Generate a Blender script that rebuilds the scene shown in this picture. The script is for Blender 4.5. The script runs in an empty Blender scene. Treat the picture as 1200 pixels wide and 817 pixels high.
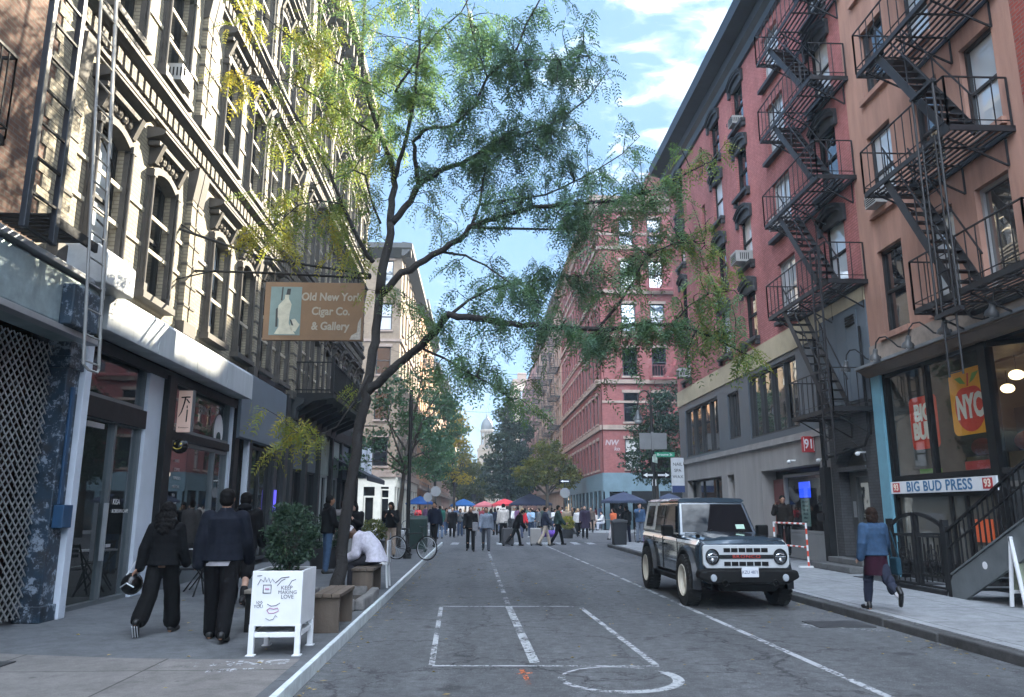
import bpy, bmesh, math, random
import numpy as np
from mathutils import Vector, Matrix, Euler

R = math.radians
PI = math.pi
rnd = random.Random(11)
SC = bpy.context.scene
C = SC.collection

# ------------------------------------------------------------------ helpers
def V(*a):
    return Vector(a)

class MB:
    """collects faces, built as ONE mesh object"""
    def __init__(self):
        self.v = []; self.f = []; self.m = []
    def add(self, vs, fs, mi=0):
        o = len(self.v)
        self.v.extend([tuple(p) for p in vs])
        for f in fs:
            self.f.append([i + o for i in f]); self.m.append(mi)
    def quad(self, a, b, c, d, mi=0):
        self.add([a, b, c, d], [(0, 1, 2, 3)], mi)
    def box(self, x0, x1, y0, y1, z0, z1, mi=0):
        x0, x1 = min(x0, x1), max(x0, x1); y0, y1 = min(y0, y1), max(y0, y1); z0, z1 = min(z0, z1), max(z0, z1)
        vs = [(x0,y0,z0),(x1,y0,z0),(x1,y1,z0),(x0,y1,z0),(x0,y0,z1),(x1,y0,z1),(x1,y1,z1),(x0,y1,z1)]
        self.add(vs, [(3,2,1,0),(4,5,6,7),(0,1,5,4),(1,2,6,5),(2,3,7,6),(3,0,4,7)], mi)
    def hexa(self, vs, mi=0):
        self.add(vs, [(3,2,1,0),(4,5,6,7),(0,1,5,4),(1,2,6,5),(2,3,7,6),(3,0,4,7)], mi)
    def bar(self, a, b, w, h=None, up=(0,0,1), mi=0):
        """rectangular bar from a to b, w sideways, h along up"""
        h = w if h is None else h
        a = Vector(a); b = Vector(b); d = (b - a).normalized(); u = Vector(up)
        s = d.cross(u)
        if s.length < 1e-4: s = d.cross(Vector((0,1,0)))
        s.normalize(); u = s.cross(d).normalized()
        s *= w/2; u *= h/2
        vs = [a-s-u, a+s-u, b+s-u, b-s-u, a-s+u, a+s+u, b+s+u, b-s+u]
        self.hexa(vs, mi)
    def tube(self, pts, r, n=8, mi=0, cap=True):
        pts = [Vector(p) for p in pts]
        rs = r if isinstance(r, (list, tuple)) else [r]*len(pts)
        o = len(self.v); prev = None
        for i, p in enumerate(pts):
            d = (pts[min(i+1, len(pts)-1)] - pts[max(i-1, 0)])
            d = d.normalized() if d.length > 1e-9 else Vector((0,0,1))
            if prev is None:
                s = d.cross(Vector((0,0,1)))
                if s.length < 1e-3: s = d.cross(Vector((0,1,0)))
            else:
                s = prev - d * prev.dot(d)
                if s.length < 1e-4: s = d.cross(Vector((0,1,0.3)))
            s.normalize(); prev = s; t = d.cross(s)
            for k in range(n):
                a = 2*PI*k/n
                self.v.append(tuple(p + (s*math.cos(a) + t*math.sin(a))*rs[i]))
        for i in range(len(pts)-1):
            for k in range(n):
                k2 = (k+1) % n
                self.f.append([o+i*n+k, o+i*n+k2, o+(i+1)*n+k2, o+(i+1)*n+k]); self.m.append(mi)
        if cap:
            self.f.append([o+k for k in range(n)][::-1]); self.m.append(mi)
            e = o+(len(pts)-1)*n
            self.f.append([e+k for k in range(n)]); self.m.append(mi)
    def lathe(self, prof, n=24, M=None, mi=0, closed=False):
        """profile [(r,z)] spun about local z, M places it"""
        M = M or Matrix(); o = len(self.v)
        for r, z in prof:
            for k in range(n):
                a = 2*PI*k/n
                self.v.append(tuple(M @ Vector((r*math.cos(a), r*math.sin(a), z))))
        for i in range(len(prof)-1):
            for k in range(n):
                k2 = (k+1) % n
                self.f.append([o+i*n+k, o+i*n+k2, o+(i+1)*n+k2, o+(i+1)*n+k]); self.m.append(mi)
        if prof[0][0] > 1e-6 and closed:
            self.f.append([o+k for k in range(n)][::-1]); self.m.append(mi)
        if prof[-1][0] > 1e-6 and closed:
            e = o+(len(prof)-1)*n; self.f.append([e+k for k in range(n)]); self.m.append(mi)
    def prism(self, poly, h, M=None, mi=0):
        """2-D polygon (x,y) pushed from z=0 to h, then M"""
        M = M or Matrix(); n = len(poly)
        vs = [M @ Vector((p[0], p[1], 0)) for p in poly] + [M @ Vector((p[0], p[1], h)) for p in poly]
        fs = [list(range(n))[::-1], list(range(n, 2*n))] + [(i, (i+1) % n, n+(i+1) % n, n+i) for i in range(n)]
        self.add(vs, fs, mi)
    def ell(self, c, r, rot=None, n=14, m=9, mi=0):
        c = Vector(c); rot = rot or Matrix.Identity(3)
        r = (r, r, r) if isinstance(r, (int, float)) else r
        vs = [c + rot @ Vector((0, 0, -r[2]))]
        for i in range(1, m):
            ph = -PI/2 + PI*i/m
            for k in range(n):
                a = 2*PI*k/n
                vs.append(c + rot @ Vector((r[0]*math.cos(ph)*math.cos(a), r[1]*math.cos(ph)*math.sin(a), r[2]*math.sin(ph))))
        vs.append(c + rot @ Vector((0, 0, r[2])))
        fs = [(0, 1+(k+1) % n, 1+k) for k in range(n)]
        for i in range(m-2):
            for k in range(n):
                fs.append((1+i*n+k, 1+i*n+(k+1) % n, 1+(i+1)*n+(k+1) % n, 1+(i+1)*n+k))
        e = len(vs)-1
        fs += [(e, 1+(m-2)*n+k, 1+(m-2)*n+(k+1) % n) for k in range(n)]
        self.add(vs, fs, mi)
    def capsule(self, p, q, r1, r2, n=12, mi=0, flat=None):
        p = Vector(p); q = Vector(q); d = q-p; L = max(d.length, 1e-5)
        rot = d.to_track_quat('Z', 'Y').to_matrix()
        prof = [(r1*math.sin(t), -r1*math.cos(t)) for t in (0.001, .5, 1.05)] + [(r1, 0), (r2, L)] + [(r2*math.cos(t), L+r2*math.sin(t)) for t in (.5, 1.05, 1.57)]
        self.lathe(prof, n, Matrix.Translation(p) @ rot.to_4x4(), mi, closed=True)
    def mesh(self, name, off=(0,0,0)):
        me = bpy.data.meshes.new(name)
        ox, oy, oz = off
        me.from_pydata([(x-ox, y-oy, z-oz) for x, y, z in self.v], [], self.f)
        me.polygons.foreach_set('material_index', self.m)
        return me

def wloc(o):
    p = Vector((0,0,0))
    while o is not None:
        p += o.location; o = o.parent
    return p

def obj(name, mb, mats, parent=None, smooth=False, bevel=0, local=False, angle=40):
    """ONE mesh object; vertices are world coordinates unless local"""
    off = (0,0,0) if (local or parent is None) else wloc(parent)
    me = mb.mesh(name, off)
    for m in (mats if isinstance(mats, (list, tuple)) else [mats]):
        me.materials.append(m)
    o = bpy.data.objects.new(name, me); C.objects.link(o)
    if parent: o.parent = parent
    finish(o, smooth, bevel, angle)
    return o

def finish(o, smooth=False, bevel=0, angle=40):
    me = o.data
    if bevel:
        b = o.modifiers.new('bevel', 'BEVEL'); b.width = bevel; b.segments = 2; b.limit_method = 'ANGLE'; b.angle_limit = R(35)
    if smooth:
        me.polygons.foreach_set('use_smooth', [True]*len(me.polygons))
        if angle < 180:
            me.set_sharp_from_angle(angle=R(angle))

def tag(o, label=None, cat=None, group=None, kind=None):
    if label: o['label'] = label
    if cat: o['category'] = cat
    if group: o['group'] = group
    if kind: o['kind'] = kind
    return o

def thing(name, label, cat, loc=(0,0,0), rz=0, group=None):
    o = bpy.data.objects.new(name, None); C.objects.link(o)
    o.empty_display_size = .2
    o.location = loc; o.rotation_euler = (0, 0, rz)
    return tag(o, label, cat, group)

def part_empty(name, parent):
    o = bpy.data.objects.new(name, None); C.objects.link(o); o.parent = parent
    return o

def struct(name, mb, mats, kind='structure', **k):
    o = obj(name, mb, mats, **k); o['kind'] = kind
    return o

def link(name, me, parent, loc=(0,0,0), rot=(0,0,0), mats=None):
    o = bpy.data.objects.new(name, me); C.objects.link(o)
    o.parent = parent; o.location = loc; o.rotation_euler = rot
    return o

def copy_tree(o, parent=None):
    c = o.copy(); C.objects.link(c); c.parent = parent
    for ch in list(o.children): copy_tree(ch, c)
    return c

def text(name, s, size, loc, rot, m, parent, extrude=.004, align='CENTER', sx=1.0, shear=0.0, bold=0.0, space=1.0):
    cu = bpy.data.curves.new(name, 'FONT'); cu.body = s; cu.size = size; cu.extrude = extrude
    cu.align_x = align; cu.align_y = 'CENTER'; cu.shear = shear; cu.offset = bold; cu.space_character = space
    cu.resolution_u = 3
    t = bpy.data.objects.new(name, cu); C.objects.link(t)
    bpy.context.view_layer.update()
    me = bpy.data.meshes.new_from_object(t.evaluated_get(bpy.context.evaluated_depsgraph_get()))
    bpy.data.objects.remove(t)
    me.transform(Matrix.Diagonal((sx, 1, 1, 1)))
    me.materials.clear(); me.materials.append(m)
    o = bpy.data.objects.new(name, me); C.objects.link(o)
    o.rotation_euler = rot; o.location = Vector(loc) - (wloc(parent) if parent else Vector((0,0,0)))
    o.parent = parent
    return o

FACE_S = (R(90), 0, 0)          # reads from the south (the camera side)
FACE_E = (R(90), 0, R(90))      # on the left facades, reads from the street
FACE_W = (R(90), 0, R(-90))     # on the right facades

# ------------------------------------------------------------------ materials
MATS = {}
def newmat(name):
    m = bpy.data.materials.new(name); m.use_nodes = True
    nt = m.node_tree; b = nt.nodes['Principled BSDF']
    return m, nt, b

def noise(nt, scale, detail=4, coord='pos', rough=.6, stretch=None):
    n = nt.nodes.new('ShaderNodeTexNoise'); n.inputs['Scale'].default_value = scale
    n.inputs['Detail'].default_value = detail; n.inputs['Roughness'].default_value = rough
    if coord == 'pos':
        g = nt.nodes.new('ShaderNodeNewGeometry').outputs['Position']
    else:
        g = nt.nodes.new('ShaderNodeTexCoord').outputs['Object']
    if stretch:
        mp = nt.nodes.new('ShaderNodeMapping'); mp.inputs['Scale'].default_value = stretch
        nt.links.new(g, mp.inputs['Vector']); g = mp.outputs['Vector']
    nt.links.new(g, n.inputs['Vector'])
    return n

def ramp(nt, src, stops, interp='LINEAR'):
    r = nt.nodes.new('ShaderNodeValToRGB'); cr = r.color_ramp; cr.interpolation = interp
    while len(cr.elements) < len(stops): cr.elements.new(.5)
    for e, (p, c) in zip(cr.elements, stops):
        e.position = p; e.color = (*c, 1) if len(c) == 3 else c
    nt.links.new(src, r.inputs['Fac'])
    return r

def mix(nt, fac, a, b, mode='MIX'):
    n = nt.nodes.new('ShaderNodeMix'); n.data_type = 'RGBA'; n.blend_type = mode
    for s, x in ((n.inputs[0], fac), (n.inputs[6], a), (n.inputs[7], b)):
        if isinstance(x, (int, float)): s.default_value = x
        elif isinstance(x, tuple): s.default_value = (*x, 1) if len(x) == 3 else x
        else: nt.links.new(x, s)
    return n.outputs[2]

def bump(nt, b, h, strength=.3, dist=.01):
    n = nt.nodes.new('ShaderNodeBump'); n.inputs['Strength'].default_value = strength; n.inputs['Distance'].default_value = dist
    nt.links.new(h, n.inputs['Height']); nt.links.new(n.outputs['Normal'], b.inputs['Normal'])

def mat(name, col, rough=.6, var=.25, scale=3, metal=0, spec=.5, bumps=0, bscale=40, coord='obj', streak=False, coat=0, bdist=.01):
    """plain surface with a mottled colour and a little relief"""
    key = (name,)
    if key in MATS: return MATS[key]
    m, nt, b = newmat(name)
    b.inputs['Roughness'].default_value = rough; b.inputs['Metallic'].default_value = metal
    b.inputs['Specular IOR Level'].default_value = spec; b.inputs['Coat Weight'].default_value = coat
    b.inputs['Coat Roughness'].default_value = .05
    if var:
        n = noise(nt, scale, 5, coord, .65, (1, 1, .15) if streak else None)
        lo = tuple(c*(1-var) for c in col); hi = tuple(min(1, c*(1+var)) for c in col)
        r = ramp(nt, n.outputs['Fac'], [(.3, lo), (.7, hi)])
        nt.links.new(r.outputs['Color'], b.inputs['Base Color'])
        rr = nt.nodes.new('ShaderNodeMapRange'); rr.inputs['To Min'].default_value = max(0, rough-.1); rr.inputs['To Max'].default_value = min(1, rough+.12)
        nt.links.new(n.outputs['Fac'], rr.inputs['Value']); nt.links.new(rr.outputs['Result'], b.inputs['Roughness'])
    else:
        b.inputs['Base Color'].default_value = (*col, 1)
    if bumps:
        bump(nt, b, noise(nt, bscale, 4, coord).outputs['Fac'], bumps, bdist)
    MATS[key] = m
    return m

def wallcoord(nt):
    """(along, height) on any vertical wall, in metres"""
    g = nt.nodes.new('ShaderNodeNewGeometry')
    sp = nt.nodes.new('ShaderNodeSeparateXYZ'); nt.links.new(g.outputs['Position'], sp.inputs[0])
    sn = nt.nodes.new('ShaderNodeSeparateXYZ'); nt.links.new(g.outputs['True Normal'], sn.inputs[0])
    ab = nt.nodes.new('ShaderNodeMath'); ab.operation = 'ABSOLUTE'; nt.links.new(sn.outputs['X'], ab.inputs[0])
    gt = nt.nodes.new('ShaderNodeMath'); gt.operation = 'GREATER_THAN'; gt.inputs[1].default_value = .5; nt.links.new(ab.outputs[0], gt.inputs[0])
    mx = nt.nodes.new('ShaderNodeMix'); mx.data_type = 'FLOAT'
    nt.links.new(gt.outputs[0], mx.inputs[0]); nt.links.new(sp.outputs['X'], mx.inputs[2]); nt.links.new(sp.outputs['Y'], mx.inputs[3])
    cb = nt.nodes.new('ShaderNodeCombineXYZ'); nt.links.new(mx.outputs[0], cb.inputs['X']); nt.links.new(sp.outputs['Z'], cb.inputs['Y'])
    return cb.outputs[0], g

def brick(name, c1, c2, mortar, bw=.21, bh=.068, ms=.009, dirt=.35, rough=.85, wear=None, bs=.5):
    key = (name,)
    if key in MATS: return MATS[key]
    m, nt, b = newmat(name); b.inputs['Roughness'].default_value = rough; b.inputs['Specular IOR Level'].default_value = .25
    co, g = wallcoord(nt)
    t = nt.nodes.new('ShaderNodeTexBrick'); nt.links.new(co, t.inputs['Vector'])
    t.inputs['Color1'].default_value = (*c1, 1); t.inputs['Color2'].default_value = (*c2, 1); t.inputs['Mortar'].default_value = (*mortar, 1)
    t.inputs['Scale'].default_value = 1; t.inputs['Brick Width'].default_value = bw; t.inputs['Row Height'].default_value = bh
    t.inputs['Mortar Size'].default_value = ms; t.inputs['Mortar Smooth'].default_value = .2; t.inputs['Bias'].default_value = 0
    n = noise(nt, .55, 6, 'pos', .7, (1, 1, .45))
    r = ramp(nt, n.outputs['Fac'], [(.3, (1-dirt,)*3), (.62, (1.0,)*3)])
    c = mix(nt, 1.0, t.outputs['Color'], r.outputs['Color'], 'MULTIPLY')
    n3 = noise(nt, 5.5, 5, 'pos', .7)
    r3 = ramp(nt, n3.outputs['Fac'], [(.34, (.86,)*3), (.66, (1.08,)*3)])
    c = mix(nt, 1.0, c, r3.outputs['Color'], 'MULTIPLY')
    if wear:
        n2 = noise(nt, 1.3, 8, 'pos', .75)
        r2 = ramp(nt, n2.outputs['Fac'], [(.60, (0,)*3), (.68, (1,)*3)])
        c = mix(nt, r2.outputs['Color'], c, wear)
    nt.links.new(c, b.inputs['Base Color'])
    bump(nt, b, t.outputs['Fac'], -bs, .008)
    MATS[key] = m
    return m

def glass(name, tint=(.007, .009, .011), ior=2.0, wav=.0035, rough=.02, spec=.8):
    """window glass over a dark room: dark body, clear mirror coat, slightly wavy"""
    key = (name,)
    if key in MATS: return MATS[key]
    m, nt, b = newmat(name)
    b.inputs['Base Color'].default_value = (*tint, 1); b.inputs['Roughness'].default_value = rough
    b.inputs['IOR'].default_value = ior; b.inputs['Specular IOR Level'].default_value = spec
    if wav:
        bump(nt, b, noise(nt, 1.4, 2, 'pos').outputs['Fac'], .5, wav)
    MATS[key] = m
    return m

def clear_glass(name, refl=.05, tint=(.8, .86, .86)):
    key = (name,)
    if key in MATS: return MATS[key]
    m = bpy.data.materials.new(name); m.use_nodes = True; nt = m.node_tree
    nt.nodes.clear(); out = nt.nodes.new('ShaderNodeOutputMaterial')
    tr = nt.nodes.new('ShaderNodeBsdfTransparent'); tr.inputs[0].default_value = (*tint, 1)
    gl = nt.nodes.new('ShaderNodeBsdfGlossy'); gl.inputs['Roughness'].default_value = .015
    fr = nt.nodes.new('ShaderNodeLayerWeight'); fr.inputs[0].default_value = .5
    pw = nt.nodes.new('ShaderNodeMath'); pw.operation = 'POWER'; pw.inputs[1].default_value = 3.2; nt.links.new(fr.outputs['Facing'], pw.inputs[0])
    ad = nt.nodes.new('ShaderNodeMath'); ad.operation = 'MULTIPLY_ADD'; ad.inputs[1].default_value = .85; ad.inputs[2].default_value = refl; nt.links.new(pw.outputs[0], ad.inputs[0]); ad.use_clamp = True
    ms = nt.nodes.new('ShaderNodeMixShader'); nt.links.new(ad.outputs[0], ms.inputs[0]); nt.links.new(tr.outputs[0], ms.inputs[1]); nt.links.new(gl.outputs[0], ms.inputs[2])
    nt.links.new(ms.outputs[0], out.inputs[0])
    MATS[key] = m
    return m

def emit(name, col, s):
    key = (name,)
    if key in MATS: return MATS[key]
    m, nt, b = newmat(name); b.inputs['Base Color'].default_value = (*col, 1)
    b.inputs['Emission Color'].default_value = (*col, 1); b.inputs['Emission Strength'].default_value = s
    MATS[key] = m
    return m

def cloth(col, k=''):
    nm = 'cloth_%03x%03x%03x%s' % (int(col[0]*4000), int(col[1]*4000), int(col[2]*4000), k)
    return mat(nm, col, .9, .22, 14, spec=.15, bumps=.35, bscale=55, bdist=.006)

def leafmat(name, stops, trans=.45, rough=.55):
    """foliage whose hue varies leaf by leaf (attribute 'hue')"""
    m = bpy.data.materials.new(name); m.use_nodes = True; nt = m.node_tree; nt.nodes.clear()
    out = nt.nodes.new('ShaderNodeOutputMaterial'); at = nt.nodes.new('ShaderNodeAttribute'); at.attribute_name = 'hue'
    r = ramp(nt, at.outputs['Fac'], stops)
    d = nt.nodes.new('ShaderNodeBsdfPrincipled'); d.inputs['Roughness'].default_value = rough; d.inputs['Specular IOR Level'].default_value = .3
    t = nt.nodes.new('ShaderNodeBsdfTranslucent'); s = nt.nodes.new('ShaderNodeMixShader'); s.inputs[0].default_value = trans
    nt.links.new(r.outputs[0], d.inputs['Base Color'])
    br = mix(nt, 1.0, r.outputs[0], (1.35, 1.3, .85), 'MULTIPLY')
    nt.links.new(br, t.inputs[0])
    nt.links.new(d.outputs[0], s.inputs[1]); nt.links.new(t.outputs[0], s.inputs[2]); nt.links.new(s.outputs[0], out.inputs[0])
    return m

# common paints
M_iron = mat('black_iron', (.006, .0065, .007), .65, .3, 6, spec=.3)
M_iron2 = mat('grey_black_iron', (.011, .0115, .0125), .7, .35, 6, spec=.25)
M_white = mat('white_paint', (.72, .73, .74), .5, .06, 4)
M_alu = mat('dull_aluminium', (.42, .44, .46), .42, .15, 2, metal=.6)
M_black = mat('black_frame', (.005, .005, .0055), .5, .2, 5, spec=.3)
M_dark = mat('dark_interior', (.004, .004, .0045), .9, 0)
M_room = mat('dim_room', (.06, .055, .05), .9, .5, 1.5, coord='pos')
M_glass = glass('window_glass')
M_glass_pale = glass('window_glass_blind_and_sky', (.46, .51, .55), 1.9)  # pale tint is a blind plus sky reflection painted into the colour
M_glass_curt = glass('window_glass_with_curtain', (.46, .45, .42), 1.8)
M_shop = clear_glass('shop_glass')
# ------------------------------------------------------------------ camera, sun, sky
cam_d = bpy.data.cameras.new('camera'); cam = bpy.data.objects.new('camera', cam_d); C.objects.link(cam)
cam_d.sensor_fit = 'HORIZONTAL'; cam_d.sensor_width = 36; cam_d.lens = 36*900/1200
cam_d.clip_start = .05; cam_d.clip_end = 6000
cam.location = (0, 0, 1.6)
cam.rotation_euler = (R(90+11.829), 0, R(-2.491))
SC.camera = cam

SUN_AZ, SUN_EL = R(37.5), R(31.7)        # azimuth from +Y towards +X
sd = Vector((math.sin(SUN_AZ)*math.cos(SUN_EL), math.cos(SUN_AZ)*math.cos(SUN_EL), math.sin(SUN_EL)))
sl = bpy.data.lights.new('sun', 'SUN'); sl.energy = 2.0; sl.angle = R(.53); sl.color = (1, .89, .70)
so = bpy.data.objects.new('sun', sl); C.objects.link(so); so.rotation_euler = (-sd).to_track_quat('-Z', 'Y').to_euler(); so.location = (60, 60, 80)

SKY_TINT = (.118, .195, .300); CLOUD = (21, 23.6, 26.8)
W = bpy.data.worlds.new('World'); SC.world = W; W.use_nodes = True
nt = W.node_tree; nt.nodes.clear()
out = nt.nodes.new('ShaderNodeOutputWorld'); bg = nt.nodes.new('ShaderNodeBackground'); bg.inputs[1].default_value = .15
sky = nt.nodes.new('ShaderNodeTexSky'); sky.sky_type = 'NISHITA'; sky.sun_disc = False
sky.sun_elevation = SUN_EL; sky.sun_rotation = SUN_AZ; sky.air_density = 1.0; sky.dust_density = .7; sky.ozone_density = 1.6
# broken clouds in the upper right of the sky, laid out by direction (a plane above the town)
tc = nt.nodes.new('ShaderNodeTexCoord')
sx = nt.nodes.new('ShaderNodeSeparateXYZ'); nt.links.new(tc.outputs['Generated'], sx.inputs[0])
mz = nt.nodes.new('ShaderNodeMath'); mz.operation = 'MAXIMUM'; mz.inputs[1].default_value = .06; nt.links.new(sx.outputs['Z'], mz.inputs[0])
dv = nt.nodes.new('ShaderNodeVectorMath'); dv.operation = 'DIVIDE'; nt.links.new(tc.outputs['Generated'], dv.inputs[0])
cz = nt.nodes.new('ShaderNodeCombineXYZ')
for i in range(3): nt.links.new(mz.outputs[0], cz.inputs[i])
nt.links.new(cz.outputs[0], dv.inputs[1])
def cl(scale, loc, det, dist=.3, st=(1, 1, 1), rot=0):
    mp = nt.nodes.new('ShaderNodeMapping'); mp.inputs['Location'].default_value = loc; mp.inputs['Scale'].default_value = st; mp.inputs['Rotation'].default_value = (0, 0, rot)
    nt.links.new(dv.outputs[0], mp.inputs['Vector'])
    n = nt.nodes.new('ShaderNodeTexNoise'); n.inputs['Scale'].default_value = scale; n.inputs['Detail'].default_value = det
    n.inputs['Roughness'].default_value = .58; n.inputs['Distortion'].default_value = dist
    nt.links.new(mp.outputs[0], n.inputs['Vector'])
    return n
n1 = cl(7.5, (1.3, 4.2, 0), 12, .5, (.85, 1.15, 1), R(-35))
n2 = cl(1.1, (7.9, 2.3, 0), 2, 0)
# more cloud towards the sun
dt = nt.nodes.new('ShaderNodeVectorMath'); dt.operation = 'DOT_PRODUCT'; nt.links.new(tc.outputs['Generated'], dt.inputs[0])
cd = Vector((.40, .80, .52)).normalized(); dt.inputs[1].default_value = cd
near = nt.nodes.new('ShaderNodeMapRange'); near.inputs['From Min'].default_value = .93; near.inputs['From Max'].default_value = 1.0
near.inputs['To Min'].default_value = -.20; near.inputs['To Max'].default_value = .07; near.clamp = True
nt.links.new(dt.outputs['Value'], near.inputs['Value'])
a1 = nt.nodes.new('ShaderNodeMath'); a1.operation = 'MULTIPLY_ADD'; a1.inputs[1].default_value = .35; nt.links.new(n2.outputs['Fac'], a1.inputs[0]); nt.links.new(n1.outputs['Fac'], a1.inputs[2])
a2 = nt.nodes.new('ShaderNodeMath'); a2.operation = 'ADD'; nt.links.new(a1.outputs[0], a2.inputs[0]); nt.links.new(near.outputs[0], a2.inputs[1])
# unseen heaped clouds overhead and behind, added to brighten the shaded street
bk = nt.nodes.new('ShaderNodeMapRange'); bk.inputs['From Min'].default_value = .25; bk.inputs['From Max'].default_value = -.35; bk.inputs['To Min'].default_value = 0; bk.inputs['To Max'].default_value = .17; nt.links.new(sx.outputs['Y'], bk.inputs['Value'])
ov = nt.nodes.new('ShaderNodeMapRange'); ov.inputs['From Min'].default_value = .72; ov.inputs['From Max'].default_value = .88; ov.inputs['To Min'].default_value = 0; ov.inputs['To Max'].default_value = .15; nt.links.new(sx.outputs['Z'], ov.inputs['Value'])
bo = nt.nodes.new('ShaderNodeMath'); bo.operation = 'MAXIMUM'; nt.links.new(bk.outputs[0], bo.inputs[0]); nt.links.new(ov.outputs[0], bo.inputs[1])
a3 = nt.nodes.new('ShaderNodeMath'); a3.operation = 'ADD'; nt.links.new(a2.outputs[0], a3.inputs[0]); nt.links.new(bo.outputs[0], a3.inputs[1])
cm = ramp(nt, a3.outputs[0], [(.615, (0, 0, 0)), (.70, (.22,)*3), (.78, (.65,)*3), (.90, (1, 1, 1))])
hi = nt.nodes.new('ShaderNodeMapRange'); hi.inputs['From Min'].default_value = .16; hi.inputs['From Max'].default_value = .34; nt.links.new(sx.outputs['Z'], hi.inputs['Value'])
cf = nt.nodes.new('ShaderNodeMath'); cf.operation = 'MULTIPLY'; nt.links.new(cm.outputs[0], cf.inputs[0]); nt.links.new(hi.outputs[0], cf.inputs[1])
# the sky itself: its brightness range is compressed (thin even haze) and tinted as in the photograph
add1 = nt.nodes.new('ShaderNodeVectorMath'); add1.operation = 'MULTIPLY_ADD'; add1.inputs[1].default_value = (.45, .45, .45); add1.inputs[2].default_value = (1, 1, 1); nt.links.new(sky.outputs[0], add1.inputs[0])
cmpn = nt.nodes.new('ShaderNodeVectorMath'); cmpn.operation = 'DIVIDE'; nt.links.new(sky.outputs[0], cmpn.inputs[0]); nt.links.new(add1.outputs[0], cmpn.inputs[1])
skyc = mix(nt, 1.0, cmpn.outputs[0], SKY_TINT, 'MULTIPLY')
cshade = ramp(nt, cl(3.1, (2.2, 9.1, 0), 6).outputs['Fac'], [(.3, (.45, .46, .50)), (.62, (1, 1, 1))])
# clouds ahead are dimmed; unseen ones behind the camera stay overbright to fill the shade
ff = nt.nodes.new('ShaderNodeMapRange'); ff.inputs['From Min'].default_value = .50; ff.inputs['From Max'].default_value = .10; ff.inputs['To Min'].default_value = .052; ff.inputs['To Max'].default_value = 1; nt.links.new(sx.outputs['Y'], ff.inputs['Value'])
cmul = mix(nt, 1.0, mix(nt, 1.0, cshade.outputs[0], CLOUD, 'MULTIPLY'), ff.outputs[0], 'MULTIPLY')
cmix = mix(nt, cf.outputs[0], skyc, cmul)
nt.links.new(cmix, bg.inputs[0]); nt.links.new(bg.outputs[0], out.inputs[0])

SC.view_settings.view_transform = 'Standard'; SC.view_settings.look = 'None'
SC.view_settings.exposure = 4.0; SC.view_settings.gamma = 1
SC.cycles.max_bounces = 6; SC.cycles.diffuse_bounces = 3; SC.cycles.glossy_bounces = 3; SC.cycles.transmission_bounces = 3
SC.cycles.transparent_max_bounces = 12; SC.cycles.sample_clamp_indirect = 6; SC.cycles.caustics_reflective = False; SC.cycles.caustics_refractive = False
# ------------------------------------------------------------------ ground, road, pavements
XL, XR = -6.0, 9.4            # facade lines
KL, KR = -1.6, 5.65           # kerb faces
SW = .13                      # pavement height

def asphalt(name, base, patch):
    m, nt, b = newmat(name); b.inputs['Roughness'].default_value = .8; b.inputs['Specular IOR Level'].default_value = .35
    n1 = noise(nt, .35, 6, 'pos', .65, (1, .35, 1)); n2 = noise(nt, 75, 5, 'pos', .8); n3 = noise(nt, 7, 9, 'pos', .82)
    c = ramp(nt, n1.outputs['Fac'], [(.3, tuple(x*.72 for x in base)), (.7, tuple(x*1.28 for x in base))]).outputs[0]
    c = mix(nt, 1.0, c, ramp(nt, n3.outputs['Fac'], [(.36, (.62,)*3), (.64, (1.32,)*3)]).outputs[0], 'MULTIPLY')
    n5 = noise(nt, 1.4, 3, 'pos', .5, (1, .03, 1))
    c = mix(nt, 1.0, c, ramp(nt, n5.outputs['Fac'], [(.3, (.80,)*3), (.7, (1.2,)*3)]).outputs[0], 'MULTIPLY')
    n6 = noise(nt, 2.6, 2, 'pos', .4)
    c = mix(nt, 1.0, c, ramp(nt, n6.outputs['Fac'], [(.24, (.5,)*3), (.34, (1,)*3)]).outputs[0], 'MULTIPLY')
    v = nt.nodes.new('ShaderNodeTexVoronoi'); v.inputs['Scale'].default_value = 30
    g = nt.nodes.new('ShaderNodeNewGeometry'); nt.links.new(g.outputs['Position'], v.inputs['Vector'])
    sp = ramp(nt, v.outputs['Distance'], [(.10, (1,)*3), (.22, (0,)*3)])
    big = ramp(nt, noise(nt, 6, 4, 'pos').outputs['Fac'], [(.44, (.12,)*3), (.60, (.8,)*3)])
    k = mix(nt, 1.0, sp.outputs[0], big.outputs[0], 'MULTIPLY')
    c = mix(nt, k, c, patch)
    c = mix(nt, 1.0, c, ramp(nt, n2.outputs['Fac'], [(.32, (.5,)*3), (.68, (1.55,)*3)]).outputs[0], 'MULTIPLY')
    # cracks
    vc = nt.nodes.new('ShaderNodeTexVoronoi'); vc.feature = 'DISTANCE_TO_EDGE'; vc.inputs['Scale'].default_value = .55; vc.inputs['Randomness'].default_value = 1
    nv = noise(nt, 1.7, 6, 'pos', .7); vm = nt.nodes.new('ShaderNodeVectorMath'); vm.operation = 'MULTIPLY_ADD'; vm.inputs[1].default_value = (1.1, 1.1, 0)
    nt.links.new(nv.outputs['Color'], vm.inputs[0]); nt.links.new(g.outputs['Position'], vm.inputs[2]); nt.links.new(vm.outputs[0], vc.inputs['Vector'])
    ck = ramp(nt, vc.outputs['Distance'], [(.004, (.45,)*3), (.012, (1,)*3)])
    c = mix(nt, 1.0, c, ck.outputs[0], 'MULTIPLY')
    nt.links.new(c, b.inputs['Base Color'])
    bump(nt, b, n2.outputs['Fac'], .8, .010)
    return m

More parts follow.
